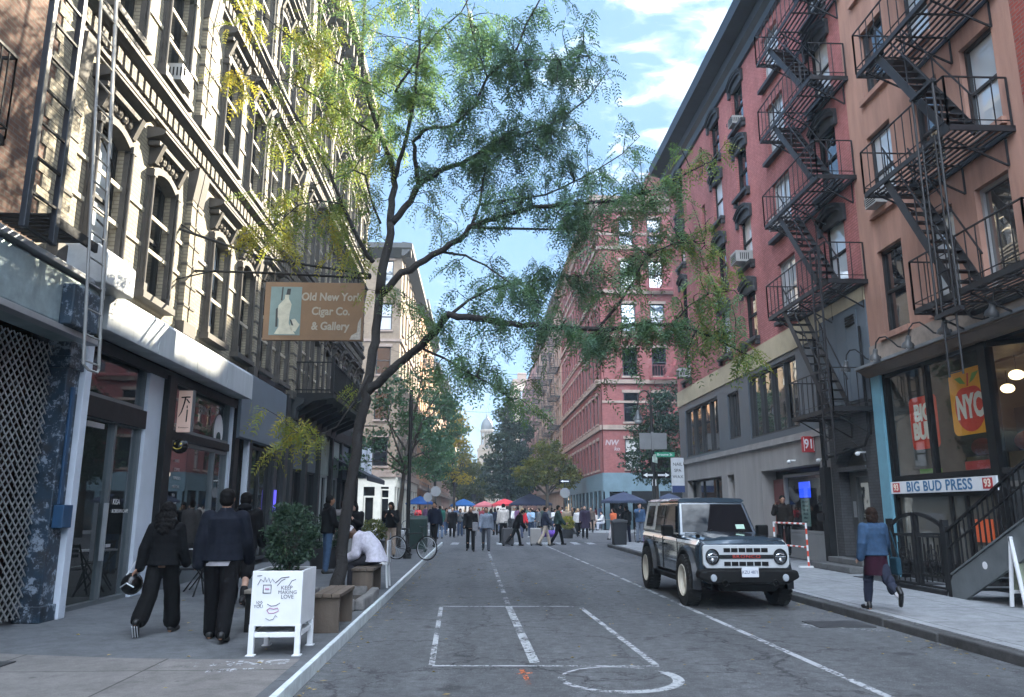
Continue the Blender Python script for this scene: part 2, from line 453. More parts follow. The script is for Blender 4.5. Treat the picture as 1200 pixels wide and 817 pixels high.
def concrete(name, base, joint=1.5, dark=.3, spots=True):
    m, nt, b = newmat(name); b.inputs['Roughness'].default_value = .85; b.inputs['Specular IOR Level'].default_value = .3
    n1 = noise(nt, .7, 6, 'pos', .7); n2 = noise(nt, 90, 3, 'pos'); n3 = noise(nt, 5, 6, 'pos', .75)
    c = ramp(nt, n1.outputs['Fac'], [(.3, tuple(x*(1-dark) for x in base)), (.7, tuple(x*(1+dark*.6) for x in base))]).outputs[0]
    c = mix(nt, 1.0, c, ramp(nt, n3.outputs['Fac'], [(.33, (.74,)*3), (.6, (1.08,)*3)]).outputs[0], 'MULTIPLY')
    c = mix(nt, 1.0, c, ramp(nt, n2.outputs['Fac'], [(.3, (.8,)*3), (.7, (1.18,)*3)]).outputs[0], 'MULTIPLY')
    g = nt.nodes.new('ShaderNodeNewGeometry')
    if spots:      # trodden gum
        v = nt.nodes.new('ShaderNodeTexVoronoi'); v.inputs['Scale'].default_value = 2.2; nt.links.new(g.outputs['Position'], v.inputs['Vector'])
        c = mix(nt, 1.0, c, ramp(nt, v.outputs['Distance'], [(.05, (.6,)*3), (.09, (1,)*3)]).outputs[0], 'MULTIPLY')
    if joint:
        t = nt.nodes.new('ShaderNodeTexBrick'); nt.links.new(g.outputs['Position'], t.inputs['Vector']); t.offset = 0
        t.inputs['Scale'].default_value = 1; t.inputs['Brick Width'].default_value = joint; t.inputs['Row Height'].default_value = joint
        t.inputs['Mortar Size'].default_value = .012; t.inputs['Color1'].default_value = (1, 1, 1, 1); t.inputs['Color2'].default_value = (.93, .93, .93, 1); t.inputs['Mortar'].default_value = (.42, .42, .42, 1)
        c = mix(nt, 1.0, c, t.outputs['Color'], 'MULTIPLY')
    nt.links.new(c, b.inputs['Base Color']); bump(nt, b, n2.outputs['Fac'], .35, .004)
    return m

M_asph = asphalt('asphalt', (.090, .094, .098), (.26, .26, .26))
M_asph2 = asphalt('asphalt_cross_street', (.075, .077, .08), (.16, .16, .16))
M_walk = concrete('dark_paving', (.115, .122, .13), 0, .25)
M_walkl = concrete('pale_concrete', (.20, .19, .18), 1.55, .2)
M_walkr = concrete('grey_concrete', (.29, .30, .31), 1.5, .22)
M_kerbw = mat('kerb_steel', (.62, .68, .68), .42, .25, 6, coord='pos', bumps=.2, bscale=25)
M_kerb = concrete('kerb_stone', (.075, .075, .075), 0, .4)

mb = MB(); mb.quad((-250, -60, -.03), (250, -60, -.03), (250, 420, -.03), (-250, 420, -.03)); struct('ground', mb, M_asph2)
mb = MB(); mb.quad((KL-.02, -8, 0), (KR+.02, -8, 0), (KR+.02, 36.4, 0), (KL-.02, 36.4, 0)); struct('road', mb, M_asph)
mb = MB(); mb.quad((-120, 36.4, -.004), (120, 36.4, -.004), (120, 54.5, -.004), (-120, 54.5, -.004)); struct('cross_street', mb, M_asph2)
mb = MB(); mb.quad((KL-.02, 54.5, 0), (KR+.02, 54.5, 0), (KR+.02, 330, 0), (KL-.02, 330, 0)); struct('far_road', mb, M_asph2)

def slab(name, poly, m, top=SW, bot=-.02, bev=0):
    mb = MB(); mb.prism(poly, top-bot, Matrix.Translation((0, 0, bot))); return struct(name, mb, m, bevel=bev)
edge = [(XL-.5, 8.95), (-5.6, 8.88), (-4.6, 8.62), (-3.6, 8.40), (-2.7, 8.3), (KL-.17, 8.28)]
slab('sidewalk', [(XL-.5, -8), (KL-.17, -8)] + [(KL-.17, 8.28)] + edge[-2::-1], M_walkl)
slab('sidewalk', edge + [(KL-.17, 36.2), (XL-.5, 36.2)], M_walk)
def arc(cx, cy, r, a0, a1, n=8): return [(cx+r*math.cos(R(a0+(a1-a0)*i/n)), cy+r*math.sin(R(a0+(a1-a0)*i/n))) for i in range(n+1)]
slab('sidewalk', [(KR+.17, -8), (XR+.5, -8), (XR+.5, 36.2)] + [(KR+2.2, 36.2)] + arc(KR+2.2, 34.1, 2.03, 90, 180)[1:], M_walkr)
slab('sidewalk', [(XL-.5, 55), (KL-.5, 55), (KL-.1, 55.5), (KL-.1, 320), (XL-.5, 320)], M_walkr)
slab('sidewalk', [(KR+.1, 55.5), (KR+.5, 55), (40, 55), (40, 58), (XR+.5, 58), (XR+.5, 320), (KR+.1, 320)], M_walkr)
slab('sidewalk', [(-40, 55), (XL-.5, 55), (XL-.5, 58), (-40, 58)], M_walkr)
# kerbs: bright steel-faced edge on the left, worn stone on the right
mb = MB(); y = -8.0
while y < 36:
    y1 = min(36.2, y+3.05)
    mb.box(KL-.055, KL+.010*rnd.random(), y+.004, y1-.004, -.02, SW+.006+.004*rnd.random()); mb.box(KL-.17, KL-.056, y+.004, y1-.004, -.02, SW+.003, 1); y = y1
struct('curb', mb, [M_kerbw, M_walk], bevel=.008)
mb = MB(); y = -8.0
while y < 34:
    y1 = min(34.1, y+1.2+rnd.random()*.9); j = rnd.uniform(-.02, .015)
    mb.box(KR+j, KR+.17, y+.006, y1-.006, -.02, SW-.004-.015*rnd.random()); y = y1
pts = arc(KR+2.2, 34.1, 2.2, 180, 90, 10)
pin = arc(KR+2.2, 34.1, 2.03, 180, 90, 10)
for i in range(10):
    a, b_, c_, d_ = pts[i], pts[i+1], pin[i+1], pin[i]
    mb.hexa([(*a, -.02), (*b_, -.02), (*c_, -.02), (*d_, -.02), (*a, SW+.004), (*b_, SW+.004), (*c_, SW+.004), (*d_, SW+.004)])
struct('curb', mb, M_kerb, bevel=.02)

# painted markings, worn: paint breaks up where the noise is low
def paint(name, col, wear=.5):
    m = bpy.data.materials.new(name); m.use_nodes = True; nt = m.node_tree; b = nt.nodes['Principled BSDF']
    out = [n for n in nt.nodes if n.type == 'OUTPUT_MATERIAL'][0]
    b.inputs['Base Color'].default_value = (*col, 1); b.inputs['Roughness'].default_value = .75
    tr = nt.nodes.new('ShaderNodeBsdfTransparent'); ms = nt.nodes.new('ShaderNodeMixShader')
    n = noise(nt, 16, 8, 'pos', .8); n2 = noise(nt, 1.6, 3, 'pos')
    a = nt.nodes.new('ShaderNodeMath'); a.operation = 'MULTIPLY_ADD'; a.inputs[1].default_value = .6; nt.links.new(n2.outputs['Fac'], a.inputs[0]); nt.links.new(n.outputs['Fac'], a.inputs[2])
    r = ramp(nt, a.outputs[0], [(wear+.25, (0,)*3), (wear+.36, (.95,)*3)])
    nt.links.new(r.outputs[0], ms.inputs[0]); nt.links.new(tr.outputs[0], ms.inputs[1]); nt.links.new(b.outputs[0], ms.inputs[2]); nt.links.new(ms.outputs[0], out.inputs[0])
    return m
P_thin = paint('worn_road_paint', (.33, .35, .36), .52)
P_mid = paint('road_paint', (.36, .38, .39), .455)
P_or = paint('orange_utility_paint', (.6, .16, .05), .5)
def stripe(mb, a, b, w, z=.004):
    a = Vector((*a, z)); b = Vector((*b, z)); d = (b-a).normalized(); s = Vector((d.y, -d.x, 0))*w/2
    n = max(1, int((b-a).length/1.2))
    for i in range(n):
        p = a.lerp(b, i/n); q = a.lerp(b, (i+1)/n); mb.quad(p-s, p+s, q+s, q-s)
mb = MB(); stripe(mb, (3.63, 4), (3.40, 20), .085); stripe(mb, (3.40, 20), (3.05, 35.5), .085); struct('lane_marking', mb, P_mid)
mb = MB(); stripe(mb, (.62, 8.65), (.53, 13.5), .11); struct('centre_marking', mb, P_mid)
mb = MB(); stripe(mb, (.53, 13.62), (.40, 35), .09); struct('centre_marking', mb, P_thin)
mb = MB()
stripe(mb, (-.58, 13.55), (1.75, 13.47), .085); stripe(mb, (-.46, 8.55), (1.9, 8.43), .055); stripe(mb, (-.60, 13.5), (-.47, 8.6), .065); stripe(mb, (1.72, 13.42), (1.88, 8.5), .075)
struct('box_marking', mb, P_mid)
mb = MB(); cx, cy = 1.38, 7.85
for i in range(38):
    a0, a1 = R(-200+i*9.5), R(-200+(i+1)*9.5); w = .035 if i < 10 else .055 if i < 24 else .02
    mb.quad((cx+(.56-w)*math.cos(a0), cy+(.56-w)*math.sin(a0), .004), (cx+(.56+w)*math.cos(a0), cy+(.56+w)*math.sin(a0), .004), (cx+(.56+w)*math.cos(a1), cy+(.56+w)*math.sin(a1), .004), (cx+(.56-w)*math.cos(a1), cy+(.56-w)*math.sin(a1), .004))
struct('circle_marking', mb, P_mid)
mb = MB(); stripe(mb, (.50, 7.6), (.46, 8.3), .05); stripe(mb, (.38, 8.1), (.56, 8.15), .04); struct('utility_marking', mb, P_or)
for i in range(10):
    mb = MB(); x = -1.1+i*.72
    stripe(mb, (x, 36.6), (x+.05, 39.0), .36); struct('crosswalk_stripe', mb, P_mid)
mb = MB(); stripe(mb, (4.6, 11.3), (5.5, 10.6), .18); stripe(mb, (4.5, 11.0), (5.1, 11.2), .08); struct('road_scuff', mb, P_thin)
mb = MB(); mb.lathe([(0.001, .006), (.36, .006), (.38, .003)], 28, Matrix.Translation((2.55, 22.6, 0))); struct('manhole_cover', mb, mat('cast_iron_cover', (.03, .03, .032), .6, .4, 14, coord='pos', bumps=.8, bscale=40))
# dark steel plate / grating by the right kerb, cellar hatch and chalk words on the left pavement
M_plate = mat('steel_plate', (.035, .036, .038), .6, .35, 8, coord='pos', bumps=.4, bscale=60)
mb = MB(); mb.box(4.72, 5.52, 10.95, 11.55, .001, .012); struct('drain_grate', mb, M_plate)
mb = MB(); mb.box(-5.75, -4.52, 7.55, 8.22, SW+.001, SW+.012); mb.box(-5.62, -4.66, 7.86, 7.88, SW+.012, SW+.018); struct('cellar_hatch', mb, M_plate, bevel=.006)
P_chalk = paint('chalk', (.42, .43, .44), .52)
text('pavement_writing', 'LOVING', .34, (-2.45, 8.02, SW+.004), (0, 0, R(8)), P_chalk, None, 0, bold=.012)['kind'] = 'structure'
text('pavement_writing', 'MIND', .2, (-2.25, 7.72, SW+.004), (0, 0, R(6)), P_chalk, None, 0, bold=.01)['kind'] = 'structure'

# fallen leaves and scraps lying along the kerbs and around the tree
vs, fs = [], []
for i in range(520):
    k = i % 4
    if k == 0: x, y, z = rnd.uniform(KL+.02, KL+.7)**1 if False else KL+abs(rnd.gauss(.05, .22))+.02, rnd.uniform(7, 30), .008
    elif k == 1: x, y, z = rnd.gauss(-2.6, .9), rnd.gauss(12.5, 2.2), SW+.01
    elif k == 2: x, y, z = KR-abs(rnd.gauss(.05, .25))-.02, rnd.uniform(7, 28), .008
    else: x, y, z = rnd.uniform(KL, KR), rnd.uniform(7, 26), .008
    if k == 1 and (x > KL-.2 or x < XL+.2): continue
    a = rnd.uniform(0, 6.3); L = rnd.uniform(.018, .045); w = L*rnd.uniform(.3, .6); o = len(vs); dz = rnd.uniform(0, .012)
    for p, q, h in ((-L, 0, 0), (0, -w, dz), (L, 0, 0), (0, w, dz)): vs.append((x+p*math.cos(a)-q*math.sin(a), y+p*math.sin(a)+q*math.cos(a), z+h))
    fs.append((o, o+1, o+2, o+3))
mb = MB(); mb.add(vs, fs); struct('fallen_leaves', mb, mat('dry_leaf', (.30, .22, .07), .8, .6, 3, coord='pos'), kind='stuff')
# ------------------------------------------------------------------ facade kit
class Face:
    """side L (faces +x), R (faces -x) or S (faces -y); a = along, d = out of the wall, z = up"""
    def __init__(self, side, plane): self.s, self.p = side, plane
    def w(self, a, d, z):
        if self.s == 'L': return (self.p+d, a, z)
        if self.s == 'R': return (self.p-d, a, z)
        return (a, self.p-d, z)
    def rot(self): return {'L': 0, 'R': PI, 'S': -PI/2}[self.s]
    def box(self, mb, a0, a1, d0, d1, z0, z1, mi=0):
        p = self.w(a0, d0, z0); q = self.w(a1, d1, z1); mb.box(p[0], q[0], p[1], q[1], p[2], q[2], mi)
    def prism(self, mb, poly, a0, a1, mi=0):
        """profile [(d,z)] run along a0..a1"""
        n = len(poly)
        vs = [self.w(a0, d, z) for d, z in poly] + [self.w(a1, d, z) for d, z in poly]
        mb.add(vs, [list(range(n))[::-1], list(range(n, 2*n))] + [(i, (i+1) % n, n+(i+1) % n, n+i) for i in range(n)], mi)
    def flat(self, mb, poly, d0, d1, mi=0):
        """outline [(a,z)] lying on the wall, d0..d1 thick"""
        n = len(poly)
        vs = [self.w(a, d0, z) for a, z in poly] + [self.w(a, d1, z) for a, z in poly]
        mb.add(vs, [list(range(n))[::-1], list(range(n, 2*n))] + [(i, (i+1) % n, n+(i+1) % n, n+i) for i in range(n)], mi)

def wall(mb, F, a0, a1, z0, z1, holes, depth=.22, mi=0, jamb=None):
    jamb = mi if jamb is None else jamb
    A = sorted({a0, a1} | {h[0] for h in holes} | {h[1] for h in holes}); Z = sorted({z0, z1} | {h[2] for h in holes} | {h[3] for h in holes})
    A = [a for a in A if a0 <= a <= a1]; Z = [z for z in Z if z0 <= z <= z1]
    for j in range(len(Z)-1):
        run = None
        for i in range(len(A)-1):
            ca, cz = (A[i]+A[i+1])/2, (Z[j]+Z[j+1])/2
            hole = any(h[0] < ca < h[1] and h[2] < cz < h[3] for h in holes)
            if not hole and run is None: run = A[i]
            if hole and run is not None:
                mb.quad(F.w(run, 0, Z[j]), F.w(A[i], 0, Z[j]), F.w(A[i], 0, Z[j+1]), F.w(run, 0, Z[j+1]), mi); run = None
        if run is not None: mb.quad(F.w(run, 0, Z[j]), F.w(A[-1], 0, Z[j]), F.w(A[-1], 0, Z[j+1]), F.w(run, 0, Z[j+1]), mi)
    for h0, h1, g0, g1 in [h[:4] for h in holes]:
        D = -depth
        for p in (((h0, g0), (h0, g1)), ((h1, g0), (h1, g1)), ((h0, g0), (h1, g0)), ((h0, g1), (h1, g1))):
            mb.quad(F.w(p[0][0], 0, p[0][1]), F.w(p[1][0], 0, p[1][1]), F.w(p[1][0], D, p[1][1]), F.w(p[0][0], D, p[0][1]), jamb)

WC = {}
def cached(key, fn):
    if key not in WC: WC[key] = fn()
    return WC[key]
KIT = Face('L', 0)      # canonical: outward = +x, along = y, centred; z from 0

def sash_mesh(w, h, fm, fw=.07, mid=True, mull=0, d=-.16, cols=1):
    def f():
        mb = MB(); h2 = w/2
        for a0, a1, z0, z1 in ((-h2, -h2+fw, 0, h), (h2-fw, h2, 0, h), (-h2+fw, h2-fw, 0, fw), (-h2+fw, h2-fw, h-fw, h)):
            KIT.box(mb, a0, a1, d-.05, d+.05, z0, z1)
        if mid: KIT.box(mb, -h2+fw, h2-fw, d-.02, d+.04, h*.5-.03, h*.5+.03)
        for i in range(1, cols):
            c = -h2+w*i/cols; KIT.box(mb, c-.02, c+.02, d-.02, d+.035, fw, h-fw)
        me = mb.mesh('window'); me.materials.append(fm); return me
    return cached(('sash', w, h, fm.name, fw, mid, d, cols), f)
def pane_mesh(w, h, gm, d=-.17):
    def f():
        mb = MB(); mb.quad((d, -w/2+.03, .03), (d, w/2-.03, .03), (d, w/2-.03, h-.03), (d, -w/2+.03, h-.03))
        me = mb.mesh('pane'); me.materials.append(gm); return me
    return cached(('pane', w, h, gm.name, d), f)

def arc_hood_mesh(w, h0, rise, proj, th, m, leg=.25):
    """segmental arched hood with ears, over a head at h0"""
    def f():
        mb = MB(); n = 10; o = .18
        def curve(t, off): 
            a = (t-.5)*(w+2*o); u = (t-.5)*2
            return a, h0 + rise*(1-u*u) + off
        for (off0, off1, d1) in ((-.02, th*.45, proj*.6), (th*.45, th*.8, proj*.85), (th*.8, th, proj)):
            for i in range(n):
                p = [curve(i/n, off0), curve((i+1)/n, off0), curve((i+1)/n, off1), curve(i/n, off1)]
                KIT.flat(mb, p, 0, d1)
        for s in (-1, 1):
            KIT.box(mb, s*(w/2+.01), s*(w/2+o), 0, proj*.55, h0-leg, h0-.02)
        # fill between flat opening head and arch
        KIT.flat(mb, [curve(i/n*.8+.1, -.021) for i in range(n+1)] + [(w/2, h0-.12), (-w/2, h0-.12)], -.10, .012)
        me = mb.mesh('hood'); me.materials.append(m); return me
    return cached(('archood', w, h0, rise, proj, th, m.name), f)
def sill_mesh(w, m, proj=.16, h=.12, o=.14, br=True):
    def f():
        mb = MB(); KIT.box(mb, -w/2-o, w/2+o, 0, proj, -h, 0); KIT.box(mb, -w/2, w/2, -.2, 0, -h, -.005)
        if br:
            for s in (-1, 1): KIT.box(mb, s*(w/2-.02), s*(w/2+o-.02), 0, proj*.7, -h-.16, -h)
        me = mb.mesh('sill'); me.materials.append(m); return me
    return cached(('sill', w, m.name, proj, h, o, br), f)

def window(b, F, a, z, w, h, fm, gm, hood=None, sill=None, name='window', cols=1, mid=True, fw=.07, d=-.16, tilt=.6, pane=True):
    p = Vector(F.w(a, 0, z)) - wloc(b); rz = F.rot()
    wo = link(name, sash_mesh(w, h, fm, fw, mid, 0, d, cols), b, p, (0, 0, rz))
    if pane: link('pane', pane_mesh(w, h, gm, d-.01), wo, (0, 0, 0), (0, R(rnd.uniform(-tilt, tilt))*.3, R(rnd.uniform(-tilt, tilt))))
    if hood: link('hood', hood, wo)
    if sill: link('sill', sill, wo)
    return wo

def pieces(name, F, lst, m, parent, bevel=0):
    """each box its own mesh"""
    for q in lst: mb = MB(); F.box(mb, *q); obj(name, mb, m, parent, bevel=bevel)

def ac_unit(b, F, a, z, w=.55, h=.36, d=.42):
    mb = MB(); F.box(mb, a-w/2, a+w/2, -.1, d, z, z+h)
    for i in range(6): F.box(mb, a-w/2+.04, a+w/2-.04, d, d+.008, z+.04+i*.05, z+.06+i*.05, 1)
    for s in (-1, 1):
        for i in range(5): 
            p0 = .05+i*.07; q = F.w(a+s*w/2, p0, z+.08); r_ = F.w(a+s*(w/2+.006), p0+.03, z+h-.08); mb.box(q[0], r_[0], q[1], r_[1], q[2], r_[2], 1)
    return obj('air_conditioner', mb, [mat('ac_casing', (.3, .3, .285), .5, .12, 3), M_iron2], b, bevel=.012)

def body(b, F, a0, a1, z0, z1, depth, m, name='rear_wall', zf=None):
    """the closed sides, back and roof behind a facade"""
    mb = MB()
    P = lambda a, d, z: F.w(a, d, z)
    D = -depth
    for q in (((a0, -.3), (a0, D)), ((a0, D), (a1, D)), ((a1, D), (a1, -.3))):
        mb.quad(P(*q[0], z0), P(*q[1], z0), P(*q[1], z1), P(*q[0], z1))
    mb.quad(P(a0, 0, z1-.05), P(a1, 0, z1-.05), P(a1, D, z1-.05), P(a0, D, z1-.05))
    zf = z0 if zf is None else zf
    mb.quad(P(a0, -.3, zf), P(a1, -.3, zf), P(a1, -.3, z1), P(a0, -.3, z1)); mb.quad(P(a0, -.3, zf), P(a1, -.3, zf), P(a1, D, zf), P(a0, D, zf))
    for a in (a0, a1): mb.quad(P(a, 0, z0), P(a, -.3, z0), P(a, -.3, z1), P(a, 0, z1))
    return obj(name, mb, m, b)

def fire_escape(b, F, levels, depth, stairs, m, rail_h=.95, name='fire_escape', ladder=None, bars=.27, solid=False, top_open=True):
    """levels: (z, near a, far a); stairs: (level above, a top, level below, a bottom)"""
    fe = part_empty(name, b)
    for (z, n, f) in levels:
        mb = MB()
        F.box(mb, n, f, depth-.03, depth, z-.09, z+.02); F.box(mb, n, f, .02, .05, z-.09, z+.0)
        for a in (n, f): F.box(mb, a-.015, a+.015, .0, depth, z-.09, z+.02)
        k = 0; d = .09
        while d < depth-.04:
            F.box(mb, n+.02, f-.02, d, d+.04, z-.03, z-.005); d += .125
        for i in range(1, 4):
            a = n+(f-n)*i/4; F.box(mb, a-.015, a+.015, .03, depth-.03, z-.065, z-.032)
        for a in (n+.25, (n+f)/2, f-.25):       # brackets
            for s0, s1 in (((.02, z-.62), (depth-.08, z-.10)), ((.02, z-.62), (.02, z-.10))):
                mb.bar(F.w(a, *s0), F.w(a, *s1), .03, .03)
        obj('platform', mb, m, fe)
        mb = MB(); zt = z+rail_h
        rails = [((n, .05), (n, depth)), ((n, depth), (f, depth)), ((f, depth), (f, .05))]
        for p, q in rails:
            mb.bar(F.w(p[0], p[1], zt), F.w(q[0], q[1], zt), .028, .025); mb.bar(F.w(p[0], p[1], z+.12), F.w(q[0], q[1], z+.12), .025, .012)
            L = math.hypot(q[0]-p[0], q[1]-p[1]); k = max(2, int(L/bars))
            for i in range(k+1):
                t = i/k; a = p[0]+(q[0]-p[0])*t; d = p[1]+(q[1]-p[1])*t
                r_ = .008 if i not in (0, k) else .015
                mb.bar(F.w(a, d, z), F.w(a, d, zt), 2*r_, 2*r_, up=(1, 0, 0))
        obj('railing', mb, m, fe)
    for (z1, a1, z0, a0) in stairs:
        mb = MB(); d0, d1 = depth-.62, depth-.08
        if d0 < .08: d0 = .1
        for d in (d0, d1):
            mb.bar(F.w(a1, d, z1), F.w(a0, d, z0), .02, .17)
        n = max(6, int((z1-z0)/.235))
        for i in range(1, n):
            t = i/n; a = a1+(a0-a1)*t; z = z1+(z0-z1)*t; F.box(mb, a-.085, a+.085, d0, d1, z-.012, z+.012)
        obj('stair', mb, m, fe)
        mb = MB(); off = .72
        for d in (d0, d1):
            mb.bar(F.w(a1, d, z1+off), F.w(a0, d, z0+off), .025, .025)
            for t in (.03, .5, .97): 
                a = a1+(a0-a1)*t; z = z1+(z0-z1)*t; mb.bar(F.w(a, d, z), F.w(a, d, z+off), .02, .02, up=(1, 0, 0))
        obj('handrail', mb, m, fe)
    if ladder:
        (z1, z0, a0, a1, d) = ladder
        mb = MB()
        for a in (a0, a1): F.box(mb, a-.02, a+.02, d-.02, d+.02, z0, z1)
        z = z0+.15
        while z < z1: F.box(mb, a0, a1, d-.012, d+.012, z-.012, z+.012); z += .30
        obj('ladder', mb, m, fe)
    return fe

def frame_grid(mb, F, a0, a1, z0, z1, va=(), hz=(), t=.06, d0=-.12, d1=.0, mi=0):
    """rectangular frame with mullions at va and rails at hz"""
    for a in (a0, a1): F.box(mb, a-t/2, a+t/2, d0, d1, z0-t/2, z1+t/2, mi)
    for z in (z0, z1): F.box(mb, a0+t/2, a1-t/2, d0, d1-.002, z-t/2, z+t/2, mi)
    for a in va: F.box(mb, a-t/2, a+t/2, d0, d1-.001, z0+t/2, z1-t/2, mi)
    for z in hz: F.box(mb, a0+t/2, a1-t/2, d0+.002, d1-.003, z-t/2, z+t/2, mi)
def pane_quad(F, a0, a1, z0, z1, d, m, parent, name='pane'):
    mb = MB(); mb.quad(F.w(a0, d, z0), F.w(a1, d, z0), F.w(a1, d, z1), F.w(a0, d, z1)); return obj(name, mb, m, parent)
# ------------------------------------------------------------------ left side of the street
B_cream = brick('cream_brick', (.33, .29, .21), (.275, .24, .175), (.19, .165, .12), .21, .072, .012, .3, .8, None, .8)
B_redbrown = brick('red_brown_brick', (.11, .05, .035), (.15, .08, .055), (.13, .11, .09), .21, .072, .01, .5)
M_trim = mat('dark_stone_trim', (.055, .048, .040), .75, .35, 5, coord='pos', bumps=.3, bscale=18)
M_trimc = mat('pale_stone_trim', (.42, .37, .28), .7, .25, 3, coord='pos', bumps=.2, bscale=18)
M_orn = mat('carved_stone', (.11, .095, .072), .75, .5, 9, coord='pos', bumps=1.0, bscale=11, bdist=.06)
M_canopy = mat('white_metal_fascia', (.36, .385, .40), .65, .24, 2.2, coord='pos', streak=True)
M_grayawn = mat('slate_grey_panel', (.10, .125, .15), .6, .15, 1.2, coord='pos')
FL = Face('L', XL)

def hood_left_mesh(w):
    def f():
        mb = MB(); h = w/2+.26
        z = 0
        KIT.prism(mb, [(0, .04), (.26, .10), (.33, .15), (.33, .19), (.24, .24), (0, .28)], -h, h)
        KIT.box(mb, -h+.06, h-.06, 0, .22, -.06, .02)
        me = mb.mesh('hood'); me.materials.append(M_trim); return me
    return cached(('hoodL', w), f)
def surround_left_mesh(w, h, arch):
    """moulded dark frame standing round the opening, colonettes at its sides, carved panel over it"""
    def f():
        mb = MB(); h2 = w/2
        for s in (-1, 1):
            KIT.box(mb, s*h2, s*(h2+.09), 0, .09, -.02, h-.12)
            KIT.box(mb, s*(h2+.09), s*(h2+.12), 0, .04, -.02, h-.05)
            mb.tube([(.115, s*(h2+.06), .1), (.115, s*(h2+.06), h-.2)], .032, 8)
            KIT.box(mb, s*(h2+.0), s*(h2+.14), 0, .15, h-.2, h-.08)
            KIT.box(mb, s*(h2+.0), s*(h2+.13), 0, .16, -.02, .16)
            # console under the hood
            KIT.prism(mb, [(0, h+.02), (.12, h+.06), (.26, h+.42), (0, h+.42)], s*(h2-.02), s*(h2+.10))
        n = 8; o = .10
        if arch:
            P = [(-h2-o, h-.16)]; Q = [(-h2, h-.16)]
            for i in range(n+1):
                u = -1+2*i/n; zz = .16*(1-u*u); P.append((u*(h2+o), h-.04+zz)); Q.append((u*h2, h-.16+zz))
            for i in range(n):
                KIT.flat(mb, [P[i+1], P[i+2], Q[i+2], Q[i+1]], -.1, .11)
            KIT.flat(mb, [(-h2, h+.01)] + [(u*h2, h-.165+.16*(1-u*u)) for u in [-1+2*i/n for i in range(n+1)]] + [(h2, h+.01)], -.12, -.08)
        else:
            KIT.box(mb, -h2-o, h2+o, 0, .11, h-.02, h+.12)
        KIT.box(mb, -h2+.02, h2-.02, 0, .07, h+.14, h+.40, 1)
        for i in range(5):
            mb.ell((.08, -h2+.12+i*(w-.24)/4, h+.27), (.07, .09, .11), n=8, m=5, mi=1)
        me = mb.mesh('surround'); me.materials.append(M_trim); me.materials.append(M_orn); return me
    return cached(('surL', w, h, arch), f)

def left_building(name, label, a0, a1, cols, top=21.2, z0=4.9, floors=((5.32, 2.35), (9.55, 2.4), (13.75, 2.3), (17.6, 2.0)), w=1.0, ends=(True, True)):
    b = thing(name, label, 'building', (XL, (a0+a1)/2, SW))
    holes = [(c-w/2, c+w/2, z, z+h) for z, h in floors for c in cols]
    mb = MB(); wall(mb, FL, a0, a1, z0, top-.8, holes, .24)
    obj('wall', mb, B_cream, b)
    body(b, FL, a0, a1, 0, top, 14, B_redbrown, zf=5.0)
    # belts
    mb = MB()
    for zb in (8.98, 13.2, 17.1):
        FL.prism(mb, [(0, zb-.30), (.06, zb-.30), (.06, zb-.02), (.16, zb+.02), (.24, zb+.10), (.24, zb+.17), (0, zb+.22)], a0, a1, 0)
        k = int((a1-a0)/.26)
        for i in range(k):
            a = a0+(i+.5)*(a1-a0)/k
            FL.box(mb, a-.085, a+.085, .061, .125, zb-.27, zb-.03, 1)
        FL.box(mb, a0, a1, 0, .10, zb-.40, zb-.34, 0)
        FL.box(mb, a0, a1, 0, .16, zb+.30, zb+.36, 0)
    for (z, h) in floors:        # string lines of darker brick between the windows
        for q in (.35, .62):
            FL.box(mb, a0, a1, 0, .03, z+h*q, z+h*q+.07, 2)
    obj('belt_course', mb, [M_trim, M_orn, M_trimc], b)
    mb = MB()
    FL.prism(mb, [(0, top-.9), (.2, top-.85), (.35, top-.4), (.8, top-.25), (.85, top), (0, top+.05)], a0, a1)
    k = int((a1-a0)/.8)
    for i in range(k+1):
        a = a0+.1+i*(a1-a0-.2)/k; FL.box(mb, a-.08, a+.08, .1, .62, top-.95, top-.35)
    obj('cornice', mb, M_trim, b)
    # piers with banded caps at both ends and between the window pairs
    piers = [a for a, e in ((a0+.16, ends[0]), (a1-.16, ends[1])) if e] + [(cols[i]+cols[i+1])/2 for i in range(1, len(cols)-1, 2) if cols[i+1]-cols[i] > 1.7]
    for a in piers:
        mb = MB()
        for zs, ze in ((z0+.1, 8.5), (9.42, 12.7), (13.65, 16.6), (17.5, top-1.0)):
            FL.box(mb, a-.12, a+.12, 0, .12, zs, ze, 1); 
            for k in range(int((ze-zs)/.42)): FL.box(mb, a-.13, a+.13, .0, .135, zs+.15+k*.42, zs+.20+k*.42, 0)
            FL.prism(mb, [(0, ze-.75), (.13, ze-.7), (.20, ze-.2), (.22, ze), (0, ze)], a-.14, a+.14, 0)
            FL.box(mb, a-.16, a+.16, 0, .18, zs, zs+.25, 0)
        obj('pier', mb, [M_trim, B_cream], b)
    for fi, (z, h) in enumerate(floors):
        for c in cols:
            gm = rnd.choice([M_glass, M_glass_pale, M_glass_pale, M_glass_curt, M_glass])
            wo = window(b, FL, c, z, w, h, M_iron2, gm, sill=sill_mesh(w, M_trim, .2, .12, .2, False), tilt=1.2)
            link('surround', surround_left_mesh(w, h, fi % 2 == 0), wo)
            hl = link('hood', hood_left_mesh(w), wo, (0, 0, h+.42))
    return b

bl = left_building('brick_building', 'cream brick building whose ground floor carries the long white fascia', 10.35, 15.3, [11.76, 13.75], ends=(True, True))
